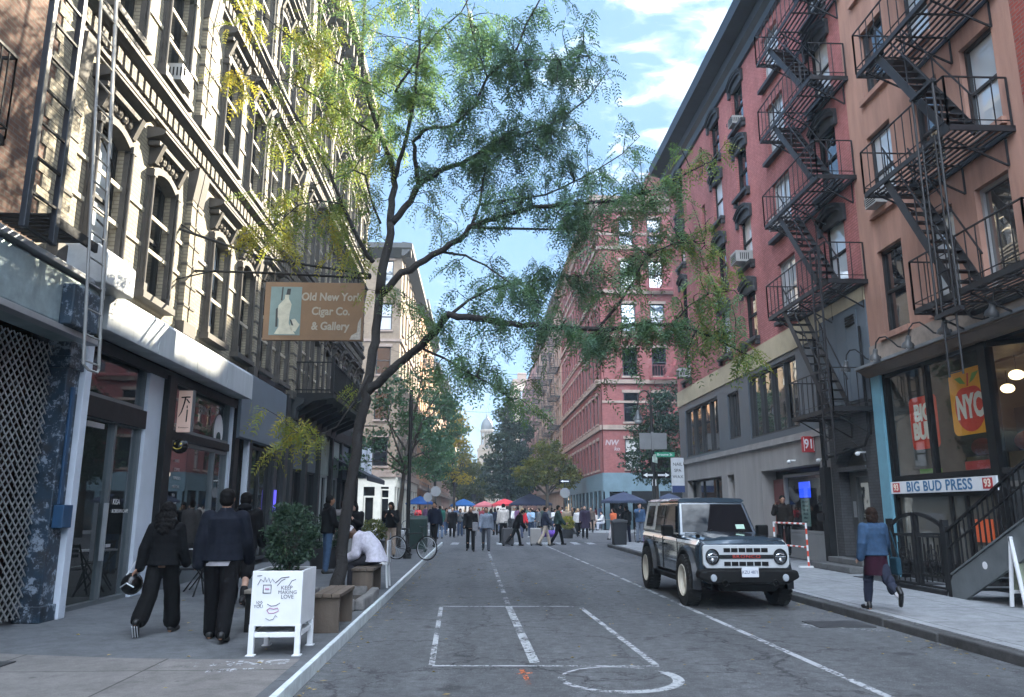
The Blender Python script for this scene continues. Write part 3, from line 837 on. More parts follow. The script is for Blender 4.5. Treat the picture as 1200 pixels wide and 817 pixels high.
# panels of carved stone between windows on the third floor
# --- ground floor of that building: tall glazed shopfront, white posts, second shop window, white fascia
sf = part_empty('shopfront', bl)
pieces('post', FL, [(11.24, 11.42, -.05, .30, SW, 4.1), (13.98, 14.62, -.05, .06, SW, 4.1), (15.04, 15.24, -.05, .05, SW, 4.1), (18.75, 18.92, -.05, .05, SW, 4.1), (20.15, 20.3, -.05, .08, SW, 4.1)], mat('white_post', (.50, .55, .62), .5, .08, 2, coord='pos'), sf, .01)
pieces('black_pier', FL, [(14.66, 15.0, -.06, .16, SW, 4.1), (18.96, 19.28, -.06, .11, SW, 4.1)], M_black, sf, .01)
pieces('transom', FL, [(11.43, 14.0, -.15, .06, 3.0, 3.32), (15.24, 18.75, -.15, .05, 2.95, 3.12)], M_black, sf, .01)
mb = MB(); frame_grid(mb, FL, 11.46, 13.94, .16, 3.02, va=(13.0,), t=.07); frame_grid(mb, FL, 11.46, 13.94, 3.36, 4.16, t=.06)
frame_grid(mb, FL, 15.28, 18.72, 3.16, 4.16, t=.06); frame_grid(mb, FL, 15.28, 18.72, .42, 2.9, t=.07, va=(17.9,))
FL.box(mb, 15.24, 18.75, -.1, .04, SW, .42)
obj('frame', mb, mat('steel_frame', (.14, .16, .17), .4, .1, 4, metal=.4), sf)
for q in ((11.5, 12.97, .2, 2.99), (13.03, 13.9, .2, 2.99), (11.49, 13.91, 3.39, 4.13), (15.31, 18.69, 3.19, 4.13), (15.32, 17.87, .46, 2.87), (17.93, 18.69, .46, 2.87)):
    pane_quad(FL, *q, -.06, M_shop, sf)
pieces('handle', FL, [(12.90, 12.93, -.02, .05, .8, 1.7), (13.02, 13.16, .0, .03, 1.0, 1.05)], M_alu, sf)
pieces('door_closer', FL, [(12.05, 12.6, -.05, .0, 2.86, 2.94)], M_alu, sf)
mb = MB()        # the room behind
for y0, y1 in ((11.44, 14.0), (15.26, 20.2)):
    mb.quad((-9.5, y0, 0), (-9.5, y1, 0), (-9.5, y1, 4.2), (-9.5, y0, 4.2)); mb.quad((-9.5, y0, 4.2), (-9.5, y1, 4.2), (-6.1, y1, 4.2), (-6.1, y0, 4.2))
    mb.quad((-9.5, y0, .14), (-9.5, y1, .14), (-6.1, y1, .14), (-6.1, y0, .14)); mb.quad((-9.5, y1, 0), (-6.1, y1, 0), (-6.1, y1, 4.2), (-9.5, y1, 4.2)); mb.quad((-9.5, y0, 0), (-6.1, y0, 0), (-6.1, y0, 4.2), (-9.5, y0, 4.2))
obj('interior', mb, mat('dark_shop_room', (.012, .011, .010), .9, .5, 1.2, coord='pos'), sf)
mb = MB()
mb.box(-8.6, -7.6, 12.2, 13.6, .14, 1.1, 0); mb.box(-9.45, -9.3, 11.7, 13.5, 1.2, 2.6, 1); mb.box(-8.2, -7.3, 15.9, 17.6, .14, .9, 0)
for i in range(5): mb.box(-9.45, -9.2, 15.5, 18.0, .6+i*.45, .64+i*.45, 1)
for i in range(14): mb.box(-9.42, -9.22, 15.6+i*.17, 15.7+i*.17, 1.09, 1.09+rnd.uniform(.15, .35), i % 2)
obj('counter', mb, [mat('shop_counter', (.16, .12, .08), .6, .3, 3, coord='pos'), mat('shop_goods', (.30, .26, .18), .6, .5, 6, coord='pos')], sf)
mb = MB(); mb.ell((-7.0, 17.2, 2.35), (.30, .30, .16)); obj('pendant_lamp', mb, emit('dim_lamp', (1, .75, .6), .08), sf, smooth=True)
# words on the glass
M_vinyl = mat('white_vinyl', (.6, .6, .6), .5, 0)
for i, s in enumerate(('MENU', 'COFFEE', 'ESPRESSO', 'MATCHA', 'TEA', 'TOAST', 'WINE', 'BEER')):
    text('lettering', s, .085, (XL-.045, 15.72, 2.55-i*.17), FACE_E, M_vinyl, sf, .001, align='LEFT')
for i, s in enumerate(('KISA', 'KOREAN CAFE')): text('lettering', s, .09 if i else .13, (XL-.045, 13.25, 1.72-.15*i), FACE_E, M_vinyl, sf, .001, align='LEFT')
text('lettering', 'ERIMO', .26, (XL-.05, 17.2, 3.72), FACE_E, mat('grey_vinyl', (.33, .35, .35), .5, 0), sf, .001)
mb = MB(); mb.lathe([(0.001, 0), (.30, .0), (.30, .012)], 24, Matrix.Translation((XL-.05, 18.15, 3.36)) @ Matrix.Rotation(R(90), 4, 'Y') @ Matrix.Diagonal((1.35, 1, 1, 1))); 
mb.lathe([(0.001, .013), (.14, .013), (.14, .02)], 18, Matrix.Translation((XL-.05, 18.15, 3.22)) @ Matrix.Rotation(R(90), 4, 'Y'), 1)
obj('egg_decal', mb, [M_white, mat('dark_green', (.02, .05, .04), .6, 0)], sf)
# fascia: long boxed canopy, lit at its near end
mb = MB()
for i in range(4): FL.prism(mb, [(.03, 4.24), (.50, 4.20), (.50, 4.76), (.46, 4.82), (.03, 4.86)], 11.3+i*1.8625+.004, 11.3+(i+1)*1.8625-.004)
FL.box(mb, 11.32, 18.72, .05, .47, 4.26, 4.80)
obj('fascia', mb, M_canopy, sf, bevel=.012)
mb = MB(); FL.box(mb, 11.3, 20.3, .0, .10, 4.02, 4.20); obj('soffit', mb, M_black, sf)

bl2 = left_building('brick_building', 'cream brick building between the white fascia and the dark iron balcony, cigar sign on it', 15.3, 24.4, [17.0, 19.07, 20.98, 23.0])
bl3 = left_building('brick_building', 'cream brick building at the left street corner with dark iron balcony over its door', 24.4, 38.4, [25.7, 27.6, 29.6, 31.5, 33.6, 35.4, 37.2])
# ground floor, second building: grey boxed awning, dark door recess
sf = part_empty('shopfront', bl2)
mb = MB(); FL.prism(mb, [(.12, 3.3), (.15, 3.3), (.20, 3.34), (.20, 4.98), (.12, 5.02)], 18.95, 23.3); obj('awning', mb, M_grayawn, sf, bevel=.01)
mb = MB(); FL.box(mb, 20.6, 23.5, -.05, .1, 5.06, 5.2); FL.box(mb, 20.4, 20.62, -.1, .06, SW, 4.0); FL.box(mb, 22.8, 23.15, -.1, .08, SW, 3.3); FL.box(mb, 23.9, 24.3, -.1, .1, SW, 5.1); FL.box(mb, 23.15, 23.9, -.1, .05, 3.2, 5.0)
frame_grid(mb, FL, 20.68, 22.76, .3, 3.22, va=(21.6,), t=.08); frame_grid(mb, FL, 23.2, 23.85, .16, 3.1, t=.06)
obj('frame', mb, mat('charcoal_frame', (.02, .023, .026), .5, .2, 4), sf)
for q in ((20.72, 21.56, .34, 3.18), (21.64, 22.72, .34, 3.18), (23.23, 23.82, .2, 3.07)): pane_quad(FL, *q, -.06, glass('shop_glass_dark', (.008, .009, .009), 1.6), sf)
mb = MB(); FL.box(mb, 22.9, 23.1, .09, .12, 1.55, 2.15); obj('menu_screen', mb, emit('violet_screen', (.12, .10, .75), .06), sf)
# third building: dark shopfronts, iron balcony, pale panels
sf = part_empty('shopfront', bl3)
M_dg = mat('dark_green_grey_paint', (.012, .015, .016), .55, .25, 3, coord='pos')
for a in (24.6, 26.7, 28.9, 31.4, 33.6, 36.0, 38.1): mb = MB(); FL.box(mb, a-.16, a+.16, -.1, .16, SW, 4.4); FL.box(mb, a-.2, a+.2, -.1, .2, SW, .5); obj('dark_pier', mb, M_dg, sf)
mb = MB()
FL.prism(mb, [(0, 4.4), (.2, 4.4), (.24, 4.75), (.45, 4.9), (.45, 5.05), (0, 5.12)], 24.42, 38.38)
obj('shop_cornice', mb, M_dg, sf)
for i, (p, q) in enumerate(((24.8, 26.5), (26.9, 28.7), (29.1, 31.2), (31.6, 33.4), (33.8, 35.8), (36.2, 37.9))):
    mb = MB(); frame_grid(mb, FL, p, q, .3, 2.85, va=((p+q)/2,), t=.07); obj('frame', mb, M_iron2 if i not in (2, 3) else mat('pale_frame', (.4, .43, .42), .5, .1), sf)
    pane_quad(FL, p+.03, q-.03, .33, 2.82, -.07, glass('shop_glass_dark', (.008, .009, .009), 1.6), sf)
    mb = MB(); FL.box(mb, p-.02, q+.02, -.08, .04, 2.9, 4.35); obj('transom_panel', mb, mat('pale_green_panel', (.30, .36, .33), .55, .15) if i in (2, 3) else mat('slate_grey_panel', (.10, .125, .15)), sf)
mb = MB()
for x in range(7): mb.tube([(XL+.35, 29.2+x*.3, .2), (XL+.35, 29.2+x*.3, 1.15), (XL+.35, 29.33+x*.3, 1.25), (XL+.35, 29.46+x*.3, 1.15), (XL+.35, 29.46+x*.3, .2)], .012, 6)
obj('window_guard', mb, mat('pale_frame', (.4, .43, .42)), sf)
# the balcony (dark iron, bracketed)
bc = part_empty('balcony', bl3)
mb = MB(); FL.prism(mb, [(0, 4.55), (.35, 4.75), (.75, 5.0), (1.35, 5.1), (1.35, 5.25), (0, 5.25)], 24.6, 31.9)
for i in range(8):
    a = 24.9+i*.95; FL.prism(mb, [(0, 4.2), (.10, 4.2), (.25, 4.55), (1.1, 4.95), (1.1, 5.1), (0, 5.1)], a-.07, a+.07)
obj('platform', mb, M_iron, bc)
mb = MB()
for z in (5.35, 6.25): 
    mb.bar(FL.w(24.62, 1.30, z), FL.w(31.88, 1.30, z), .05, .04)
    for a in (24.62, 31.88): mb.bar(FL.w(a, 0, z), FL.w(a, 1.3, z), .05, .04)
for i in range(52): mb.bar(FL.w(24.62+i*7.26/51, 1.30, 5.25), FL.w(24.62+i*7.26/51, 1.30, 6.25), .022, .022, up=(1, 0, 0))
for i in range(9): 
    for a in (24.62, 31.88): mb.bar(FL.w(a, .05+i*.15, 5.25), FL.w(a, .05+i*.15, 6.25), .022, .022, up=(1, 0, 0))
for a in (24.62, 27.0, 29.4, 31.88): FL.box(mb, a-.04, a+.04, 1.26, 1.34, 5.25, 6.42)
obj('railing', mb, M_iron, bc)
# slanted dark awning further along
mb = MB(); FL.prism(mb, [(.05, 3.7), (1.5, 2.95), (1.5, 2.75), (1.46, 2.75), (1.46, 2.9), (.05, 3.64)], 32.0, 37.8); obj('awning', mb, mat('dark_canvas', (.03, .035, .045), .8, .2, 2, coord='pos'), sf)
ac_unit(bl2, FL, 20.98, 9.6, .5, .34, .3); ac_unit(bl, FL, 13.75, 9.6, .5, .34, .3); ac_unit(bl3, FL, 31.5, 13.8, .5, .34, .3)

# --- nearest building on the left (its far end shows): red-brown brick, roll grille, blue iron column
b0 = thing('brick_building', 'red brown brick building behind steel fire escape posts at the left edge', 'building', (XL, 3, SW))
mb = MB(); wall(mb, FL, -8, 10.35, 4.7, 17, [(7.2, 8.1, 5.9, 7.9), (7.2, 8.1, 9.6, 11.6), (5, 6, 5.9, 7.9)], .2); obj('wall', mb, B_redbrown, b0)
body(b0, FL, -8, 10.35, 0, 17, 12, B_redbrown, zf=4.7)
mb = MB()
for k in range(60): FL.box(mb, 10.06 if k % 2 else 9.95, 10.36, 0, .02, 4.9+k*.2, 5.09+k*.2)
obj('quoin', mb, B_cream, b0)
for a, z in ((7.65, 5.9), (7.65, 9.6), (5.5, 5.9)): window(b0, FL, a, z, .9, 2.0, M_iron2, M_glass, sill=sill_mesh(.9, M_trim))
mb = MB(); FL.box(mb, 8.35, 8.6, .0, .16, 8.1, 8.4); obj('lamp_box', mb, M_iron2, b0, bevel=.01)
sf = part_empty('shopfront', b0)
mb = MB(); FL.prism(mb, [(0, 3.92), (.5, 3.92), (.55, 3.98), (.55, 4.62), (.48, 4.68), (0, 4.7)], 0, 10.86); obj('fascia', mb, mat('pale_metal_sheet', (.30, .37, .38), .5, .3, 2.5, coord='pos', metal=.3), sf, bevel=.012)
mb = MB(); FL.box(mb, 0, 10.9, .45, .62, 3.86, 3.94); FL.box(mb, 0, 10.95, .4, .60, 4.69, 4.76); obj('drip_edge', mb, M_alu, sf, bevel=.008)
mb = MB(); FL.box(mb, 10.9, 11.24, -.1, .22, SW, 3.95); FL.box(mb, 10.86, 11.28, -.1, .26, SW, .34); FL.box(mb, 10.84, 11.28, -.1, .27, 3.55, 3.72)
M_blue, nt_, b_ = newmat('blue_painted_iron_with_torn_stickers')
n_ = noise(nt_, 7, 9, 'pos', .8); n2_ = noise(nt_, 1.9, 4, 'pos')
c_ = ramp(nt_, n2_.outputs['Fac'], [(.35, (.010, .017, .026)), (.5, (.012, .032, .055)), (.65, (.022, .025, .03))]).outputs[0]
c_ = mix(nt_, ramp(nt_, n_.outputs['Fac'], [(.53, (0,)*3), (.57, (1,)*3)], 'LINEAR').outputs[0], c_, (.20, .24, .29)); nt_.links.new(c_, b_.inputs['Base Color']); b_.inputs['Roughness'].default_value = .5
obj('iron_column', mb, M_blue, sf, bevel=.012)
mb = MB(); FL.box(mb, 10.95, 11.2, .22, .36, 1.35, 1.66); FL.box(mb, 11.02, 11.1, .22, .26, 1.66, 3.3); obj('junction_box', mb, mat('blue_box', (.012, .05, .11), .5, .3), sf, bevel=.01)
mb = MB(); FL.box(mb, 9.9, 10.6, .55, .72, 3.95, 4.5); obj('meter_box', mb, M_blue, sf, bevel=.02)
mb = MB()          # diamond roll grille
s = .135; z0, z1, a0, a1 = .2, 3.86, 6.0, 10.88
n = int((a1-a0+z1-z0)/s)
for sgn in (1, -1):
    for i in range(-int((z1-z0)/s), int((a1-a0)/s)+1):
        p = a0+i*s; q0 = max(a0, p); q1 = min(a1, p+(z1-z0))
        if q1 <= q0: continue
        za, zb = z0+(q0-p), z0+(q1-p)
        if sgn < 0: za, zb = z1-(q0-p), z1-(q1-p)
        mb.bar(FL.w(q0, -.03*(sgn > 0), za), FL.w(q1, -.03*(sgn > 0), zb), .022, .010, up=(1, 0, 0))
obj('roll_grille', mb, mat('galvanised_grille', (.36, .37, .36), .5, .3, 8, metal=.5), sf)
mb = MB(); FL.box(mb, 0, 10.88, -.40, -.35, SW, 3.86); obj('dark_recess', mb, mat('dim_glass', (.02, .022, .022), .2, .4, 2), sf)
# fire escape at the near left: twin steel posts tied by bars, landings, silver drop ladder
fe = part_empty('fire_escape', b0)
M_dbs = mat('dark_blue_steel', (.010, .014, .020), .5, .25, 5, coord='pos')
pieces('post', FL, [(a-.04, a+.04, 1.0, 1.07, 4.6, 15) for a in (8.12, 8.70)], M_dbs, fe, .008)
mb = MB(); FL.box(mb, 8.7, 9.8, .96, 1.0, 4.88, 5.0)
for i in range(8): FL.box(mb, 8.72+i*.13, 8.80+i*.13, .25, .961, 4.98, 5.0)
obj('landing', mb, M_iron2, fe)
pieces('rung', FL, [(8.14, 8.68, 1.03, 1.06, 4.6+.42*i, 4.63+.42*i) for i in range(20)], M_iron, fe)
for zz in (5.45, 8.9):
    D_, n0, n1 = .95, 5.2, 7.75
    mb = MB(); FL.box(mb, n0, n1, D_-.04, D_, zz-.08, zz+.02); FL.box(mb, n0, n0+.03, 0, D_, zz-.06, zz); FL.box(mb, n1-.03, n1, 0, D_, zz-.08, zz+.02)
    for i in range(7): FL.box(mb, n0+.02, n1-.02, .06+i*.095, .09+i*.095, zz-.03, zz)
    for a in (n0+.2, 6.4, n1-.2): mb.bar(FL.w(a, .02, zz-.6), FL.w(a, D_-.05, zz-.08), .03, .03)
    obj('platform', mb, M_iron2, fe)
    mb = MB()
    for p, q in (((n0, D_), (n1, D_)), ((n1, D_), (n1, .03))):
        mb.bar(FL.w(*p, zz+.95), FL.w(*q, zz+.95), .03, .03); mb.bar(FL.w(*p, zz+.12), FL.w(*q, zz+.12), .018, .018)
        k = 20 if p[1] == q[1] else 6
        for i in range(k+1):
            t = i/k; mb.bar(FL.w(p[0]+(q[0]-p[0])*t, p[1]+(q[1]-p[1])*t, zz), FL.w(p[0]+(q[0]-p[0])*t, p[1]+(q[1]-p[1])*t, zz+.95), .013, .013, up=(1, 0, 0))
    obj('railing', mb, M_iron, fe)
mb = MB()
for d in (.12, .5): mb.bar(FL.w(6.2, d, 8.9), FL.w(7.4, d, 5.5), .025, .10)
for i in range(1, 14): t = i/14; FL.box(mb, 6.2+1.2*t-.08, 6.2+1.2*t+.08, .12, .5, 8.9-3.4*t, 8.92-3.4*t)
obj('stair', mb, M_iron2, fe)
mb = MB()
def lad(q, z): return q - (z-3.4)*.131
for q in (9.77, 10.17): mb.tube([FL.w(lad(q, 3.4), 1.0, 3.4), FL.w(lad(q, 12), 1.0, 12)], .022, 8)
for q in (10.05, 10.5): mb.tube([FL.w(lad(q, 4.4), .86, 4.4), FL.w(lad(q, 12), .86, 12)], .018, 8)
z = 3.45
while z < 11.8: mb.tube([FL.w(lad(9.77, z), 1.0, z), FL.w(lad(10.17, z), 1.0, z)], .013, 6); z += .33
mb.tube([FL.w(9.77, 1.0, 3.4), FL.w(9.85, 1.03, 3.34), FL.w(10.08, 1.03, 3.34), FL.w(10.17, 1.0, 3.4)], .018, 6)
obj('drop_ladder', mb, mat('silver_steel', (.26, .26, .25), .5, .2, 4, metal=.4), fe)
mb = MB(); mb.tube([FL.w(9.6, .98, 6.4), FL.w(10.1, .9, 6.3), FL.w(10.4, .75, 5.8), FL.w(10.1, .9, 5.35), FL.w(9.7, 1.0, 5.3)], .014, 6); obj('cable', mb, M_black, fe)
mb = MB(); FL.prism(mb, [(.1, 4.72), (.75, 4.72), (.75, 5.15), (.6, 5.3), (.1, 5.3)], 10.6, 11.5); obj('cowl', mb, mat('grey_cowl', (.33, .35, .36), .5, .2, 3), fe, bevel=.02)
# ------------------------------------------------------------------ right side of the street
B_red = brick('painted_red_brick', (.39, .145, .135), (.46, .175, .165), (.28, .11, .105), .21, .072, .012, .45, .75, (.37, .18, .155), .7)
B_tan = mat('tan_stucco', (.35, .195, .145), .85, .26, 2.4, streak=True, coord='pos', bumps=.35, bscale=30)
B_redcom = brick('common_red_brick', (.24, .045, .035), (.30, .07, .05), (.2, .12, .1), .21, .072, .01, .35)
B_darkbrick = brick('dark_grey_brick', (.065, .066, .07), (.08, .08, .084), (.05, .05, .05), .21, .072, .008, .3, .7)
M_plaster = mat('grey_plaster', (.25, .235, .225), .8, .2, 1.4, coord='pos', bumps=.15, bscale=25, streak=True)
M_cream = mat('cream_band', (.42, .35, .235), .8, .15, 1.2, coord='pos')
M_char = mat('charcoal_cladding', (.075, .09, .105), .5, .15, 2, coord='pos')
M_corn = mat('dark_cornice_metal', (.026, .034, .043), .45, .3, 2.5, coord='pos', metal=.2)
M_hood = mat('dark_hood_paint', (.020, .021, .023), .55, .3, 5, coord='pos')
M_fe = mat('fire_escape_iron', (.008, .008, .0095), .5, .3, 5)
FR = Face('R', XR)

# ---- red building
br = thing('brick_building', 'tall pinkish red brick building with black fire escape, charcoal shop floor and dark cornice', 'building', (XR, 27, SW))
floors = [(15.28, 1.75), (12.68, 1.85), (10.0, 1.85), (7.32, 1.85)]
colsR = {'A': (33.75, 1.0), 'B': (28.22, 1.15), 'C': (25.45, 1.15), 'D': (22.2, 1.35), 'E': (19.0, 1.15)}
holes = []
for z, h in floors:
    for k, (c, w) in colsR.items(): holes.append((c-w/2, c+w/2, z, z+h))
    if z > 9: holes.append((29.95, 30.4, z+.35, z+1.5))
y0, y1 = 17.7, 35.6
mb = MB(); wall(mb, FR, y0, y1, 6.97, 18.0, holes, .2); obj('wall', mb, B_red, br)
body(br, FR, y0, y1, 0, 18.3, 16, B_redcom, zf=6.6)
mb = MB()                         # the corner return (faces the cross street, seen at a grazing angle)
mb.quad((XR, y1, 0), (XR+16, y1, 0), (XR+16, y1, 18), (XR, y1, 18)); obj('corner_wall', mb, B_red, br)
hw = {}
for z, h in floors:
    for k, (c, w) in colsR.items():
        plain = k == 'D'
        gm = rnd.choice([M_glass, M_glass, M_glass_pale, M_glass_curt])
        window(br, FR, c, z, w, h, M_iron2 if not plain else mat('pale_sash', (.28, .28, .28), .5, .1), gm, hood=None if plain else arc_hood_mesh(w, h-.02, .22, .17, .19, M_hood),
               sill=sill_mesh(w, M_hood, .18, .12, .16, not plain), tilt=1.5, cols=2 if plain else 1)
    if z > 9: window(br, FR, 30.175, z+.35, .45, 1.15, M_iron2, M_glass, mid=False, fw=.05, sill=sill_mesh(.45, M_hood, .05, .06, .03, False))
ac_unit(br, FR, 25.45, 10.05, .62, .4, .5); ac_unit(br, FR, 33.75, 7.4, .55, .4, .45); ac_unit(br, FR, 22.0, 10.05); ac_unit(br, FR, 25.45, 15.32, .5, .3, .3)
# cornice
mb = MB()
FR.prism(mb, [(0, 17.35), (.10, 17.35), (.16, 17.6), (.30, 17.75), (.30, 18.1), (.78, 18.25), (.85, 18.62), (.80, 18.72), (0, 18.8)], y0, y1+.55)
mb.box(XR-.3, XR+16, y1, y1+.5, 18.1, 18.72)
obj('cornice', mb, M_corn, br)
# second storey shop floor
mb = MB(); FR.box(mb, 20.3, y1, 0, .05, 6.28, 6.97); FR.box(mb, 17.72, 20.3, 0, .035, 6.62, 6.97); obj('band', mb, M_cream, br)
mb = MB(); holes = [(29.7, 34.55, 3.88, 5.98), (27.2, 28.5, 4.15, 5.85), (22.05, 26.2, 3.98, 6.12)]
wall(mb, FR, 20.3, y1, 3.66, 6.28, holes, .25); obj('cladding', mb, M_char, br)
M_gl2 = glass('shop_floor_glass', (.03, .03, .03), 2.5, .004)
for h, n in zip(holes, (4, 1, 4)):
    mb = MB(); frame_grid(mb, FR, h[0]+.03, h[1]-.03, h[2]+.03, h[3]-.03, va=[h[0]+(h[1]-h[0])*i/n for i in range(1, n)], t=.07, d0=-.2, d1=-.05)
    if n == 1: FR.box(mb, h[0]+.3, h[0]+.36, -.1, -.04, h[2], h[3]); FR.box(mb, h[1]-.36, h[1]-.3, -.1, -.04, h[2], h[3])
    f = obj('shop_window', mb, M_hood, br)
    for i in range(n):
        a = h[0]+(h[1]-h[0])*i/n; pane_quad(FR, a+.05, a+(h[1]-h[0])/n-.03, h[2]+.05, h[3]-.05, -.15, M_gl2, f)
mb = MB(); FR.box(mb, 20.3, y1, 0, .10, 3.58, 3.70); FR.box(mb, 20.3, y1, 0, .06, 3.70, 3.78); obj('ledge', mb, M_plaster, br)
# ground floor: grey plaster with openings
holes = [(29.7, 34.6, .45, 2.86), (28.2, 29.0, SW, 2.86), (20.95, 25.45, SW, 2.84)]
mb = MB(); wall(mb, FR, 20.3, y1, SW, 3.58, holes, .5); obj('plaster_wall', mb, M_plaster, br)
M_gs = glass('shop_glass_street', (.03, .034, .035), 1.7, .003)
mb = MB(); frame_grid(mb, FR, 29.75, 34.55, .5, 2.82, va=(31.2, 33.0), t=.08, d0=-.35, d1=-.25); f = obj('shop_window', mb, M_black, br); pane_quad(FR, 29.78, 34.52, .53, 2.8, -.3, M_gs, f)
mb = MB(); frame_grid(mb, FR, 28.24, 28.96, .16, 2.82, t=.07, d0=-.4, d1=-.3); f = obj('door', mb, M_black, br); pane_quad(FR, 28.27, 28.93, .2, 2.79, -.36, glass('window_glass'), f)
mb = MB(); frame_grid(mb, FR, 21.6, 24.3, .95, 2.62, t=.08, d0=-.4, d1=-.28); FR.box(mb, 21.5, 24.4, -.42, -.25, .16, .9); f = obj('shop_window', mb, mat('grey_frame', (.20, .20, .2), .5, .1), br)
pane_quad(FR, 21.63, 24.27, .98, 2.6, -.34, M_shop, f)
mb = MB(); FR.box(mb, 22.9, 23.7, -.52, -.50, 1.95, 2.42); obj('screen', mb, emit('blue_screen', (.02, .07, .85), .12), f)
mb = MB(); FR.box(mb, 23.1, 23.7, -.55, -.53, 1.1, 1.93); FR.box(mb, 21.7, 22.8, -.8, -.78, 1.0, 1.5)
obj('poster', mb, mat('pale_green_paper', (.25, .36, .32), .8, .2, 5), f)
for i in range(6): text('lettering', 'OPEN DAILY'[:10-i], .08, (XR+.527, 23.4, 1.82-.12*i), FACE_W, M_black, f, .001)
mb = MB(); FR.box(mb, 21.0, 25.4, -1.6, -1.55, SW, 2.84); FR.box(mb, 21.0, 25.4, -1.6, -.5, 2.80, 2.84)
for i in range(7): FR.box(mb, 21.8+i*.33, 21.98+i*.33, -1.5, -1.3, 1.0, 1.35, 1)
FR.box(mb, 21.6, 24.2, -1.54, -1.3, 1.55, 1.75, 1)
obj('interior', mb, [mat('red_brown_room', (.12, .08, .07), .8, .3, 2, coord='pos'), mat('shop_goods', (.30, .26, .18))], f)
mb = MB(); FR.box(mb, 24.42, 25.3, -.4, -.33, SW, 2.55); 
for i in range(3): FR.box(mb, 24.5, 25.2, -.33, -.31, .35+i*.75, .9+i*.75)
d = obj('door', mb, mat('dark_red_door', (.10, .022, .02), .5, .2, 4), br, bevel=.01)
mb = MB(); FR.box(mb, 24.5, 24.54, -.33, -.26, 1.0, 1.25); obj('handle', mb, M_alu, d)
mb = MB(); FR.box(mb, 20.98, 21.4, -.4, -.3, SW, 2.7); obj('roller_shutter', mb, M_black, br)
mb = MB(); FR.box(mb, 20.3, y1-.1, -2.2, -2.1, SW, 6.6); FR.box(mb, 20.3, y1-.1, -2.1, -.5, 3.5, 3.6); obj('back_room', mb, M_room, br)
# dark brick entrance part with arched door
ah = 2.35
mb = MB(); wall(mb, FR, 17.72, 20.3, SW, 4.2, [(18.4, 19.9, .42, 3.2)], .35); obj('entrance_wall', mb, B_darkbrick, br)
mb = MB(); FR.box(mb, 17.72, 20.3, -.02, .02, 4.2, 6.62); FR.box(mb, 18.16, 19.85, .02, .05, 4.25, 6.5)
for i in range(1, 3): FR.box(mb, 18.16+i*.56, 18.18+i*.56, .05, .06, 4.25, 6.4)
for i in range(4): FR.box(mb, 18.25, 18.7, .05, .075, 6.14+i*.07, 6.18+i*.07, 1)
obj('shutter_panel', mb, [mat('slate_grey_panel', (.10, .125, .15)), M_black], br)
mb = MB(); n = 10
P = [(18.4, 2.75)] + [(18.4+1.5*i/n, 2.75+.40*(1-(2*i/n-1)**2)) for i in range(n+1)] + [(19.9, 2.75)]
FR.flat(mb, P[1:-1] + [(19.9, 3.21), (18.4, 3.21)], -.3, .005)
for i in range(n):
    q0, q1 = P[1+i], P[2+i]; FR.flat(mb, [q0, q1, (q1[0], q1[1]+.16), (q0[0], q0[1]+.16)], .0, .05)
FR.box(mb, 18.4, 19.9, -.3, .04, 2.55, 2.66)
obj('arch', mb, B_darkbrick, br)
mb = MB(); FR.box(mb, 18.4, 19.9, -.32, -.28, .42, 3.2); frame_grid(mb, FR, 18.62, 19.45, .45, 2.45, t=.09, d0=-.28, d1=-.2); FR.box(mb, 18.7, 19.38, -.27, -.23, .5, 1.3)
d = obj('door', mb, mat('grey_green_door', (.07, .075, .075), .55, .2, 3), br)
pane_quad(FR, 18.85, 19.22, 1.35, 2.25, -.225, M_glass, d)
mb = MB(); FR.box(mb, 18.73, 18.78, -.22, -.15, 1.25, 1.42); obj('handle', mb, M_alu, d); mb = MB(); FR.box(mb, 19.56, 19.75, -.28, -.24, 1.4, 1.8); obj('letter_box', mb, M_alu, d)
mb = MB(); FR.box(mb, 18.2, 20.35, 0, .75, SW, .28); FR.box(mb, 18.3, 20.1, -.3, .38, .28, .42); obj('step', mb, concrete('step_stone', (.12, .12, .12), 0, .3), br, bevel=.02)
# pipes
mb = MB(); mb.tube([FR.w(20.42, .12, SW), FR.w(20.42, .12, 6.3)], .06, 10); FR.box(mb, 20.3, 20.6, .02, .2, SW, 2.7); mb.tube([FR.w(17.95, .1, 6.0), FR.w(17.95, .1, 3.4), FR.w(18.1, .15, 3.1), FR.w(20.1, .15, 2.95)], .035, 8)
FR.box(mb, 20.5, 20.9, .0, .22, 1.3, 1.5)
obj('drain_pipe', mb, M_iron2, br)
for a, z in ((18.4, 2.92), (20.6, 2.9), (22.6, 2.98)):
    mb = MB(); mb.ell(FR.w(a, .2, z), (.06, .06, .05)); FR.box(mb, a-.03, a+.03, 0, .2, z+.02, z+.06); obj('security_camera', mb, M_white, br, smooth=True)
fire_escape(br, FR, [(14.93, 17.45, 20.9), (12.48, 17.5, 21.05), (9.78, 17.55, 21.15), (7.05, 17.5, 21.35), (17.45, 17.45, 19.6)], 1.0,
            [(14.93, 20.1, 12.48, 18.1), (12.48, 20.15, 9.78, 17.95), (9.78, 20.3, 7.05, 18.1), (7.05, 20.45, 4.0, 18.2), (17.45, 19.4, 14.93, 18.0)], M_fe, ladder=(8.0, 2.75, 17.75, 18.2, 1.06))
fe2 = fire_escape(br, FR, [(3.98, 17.75, 20.2)], 1.0, [], M_fe)
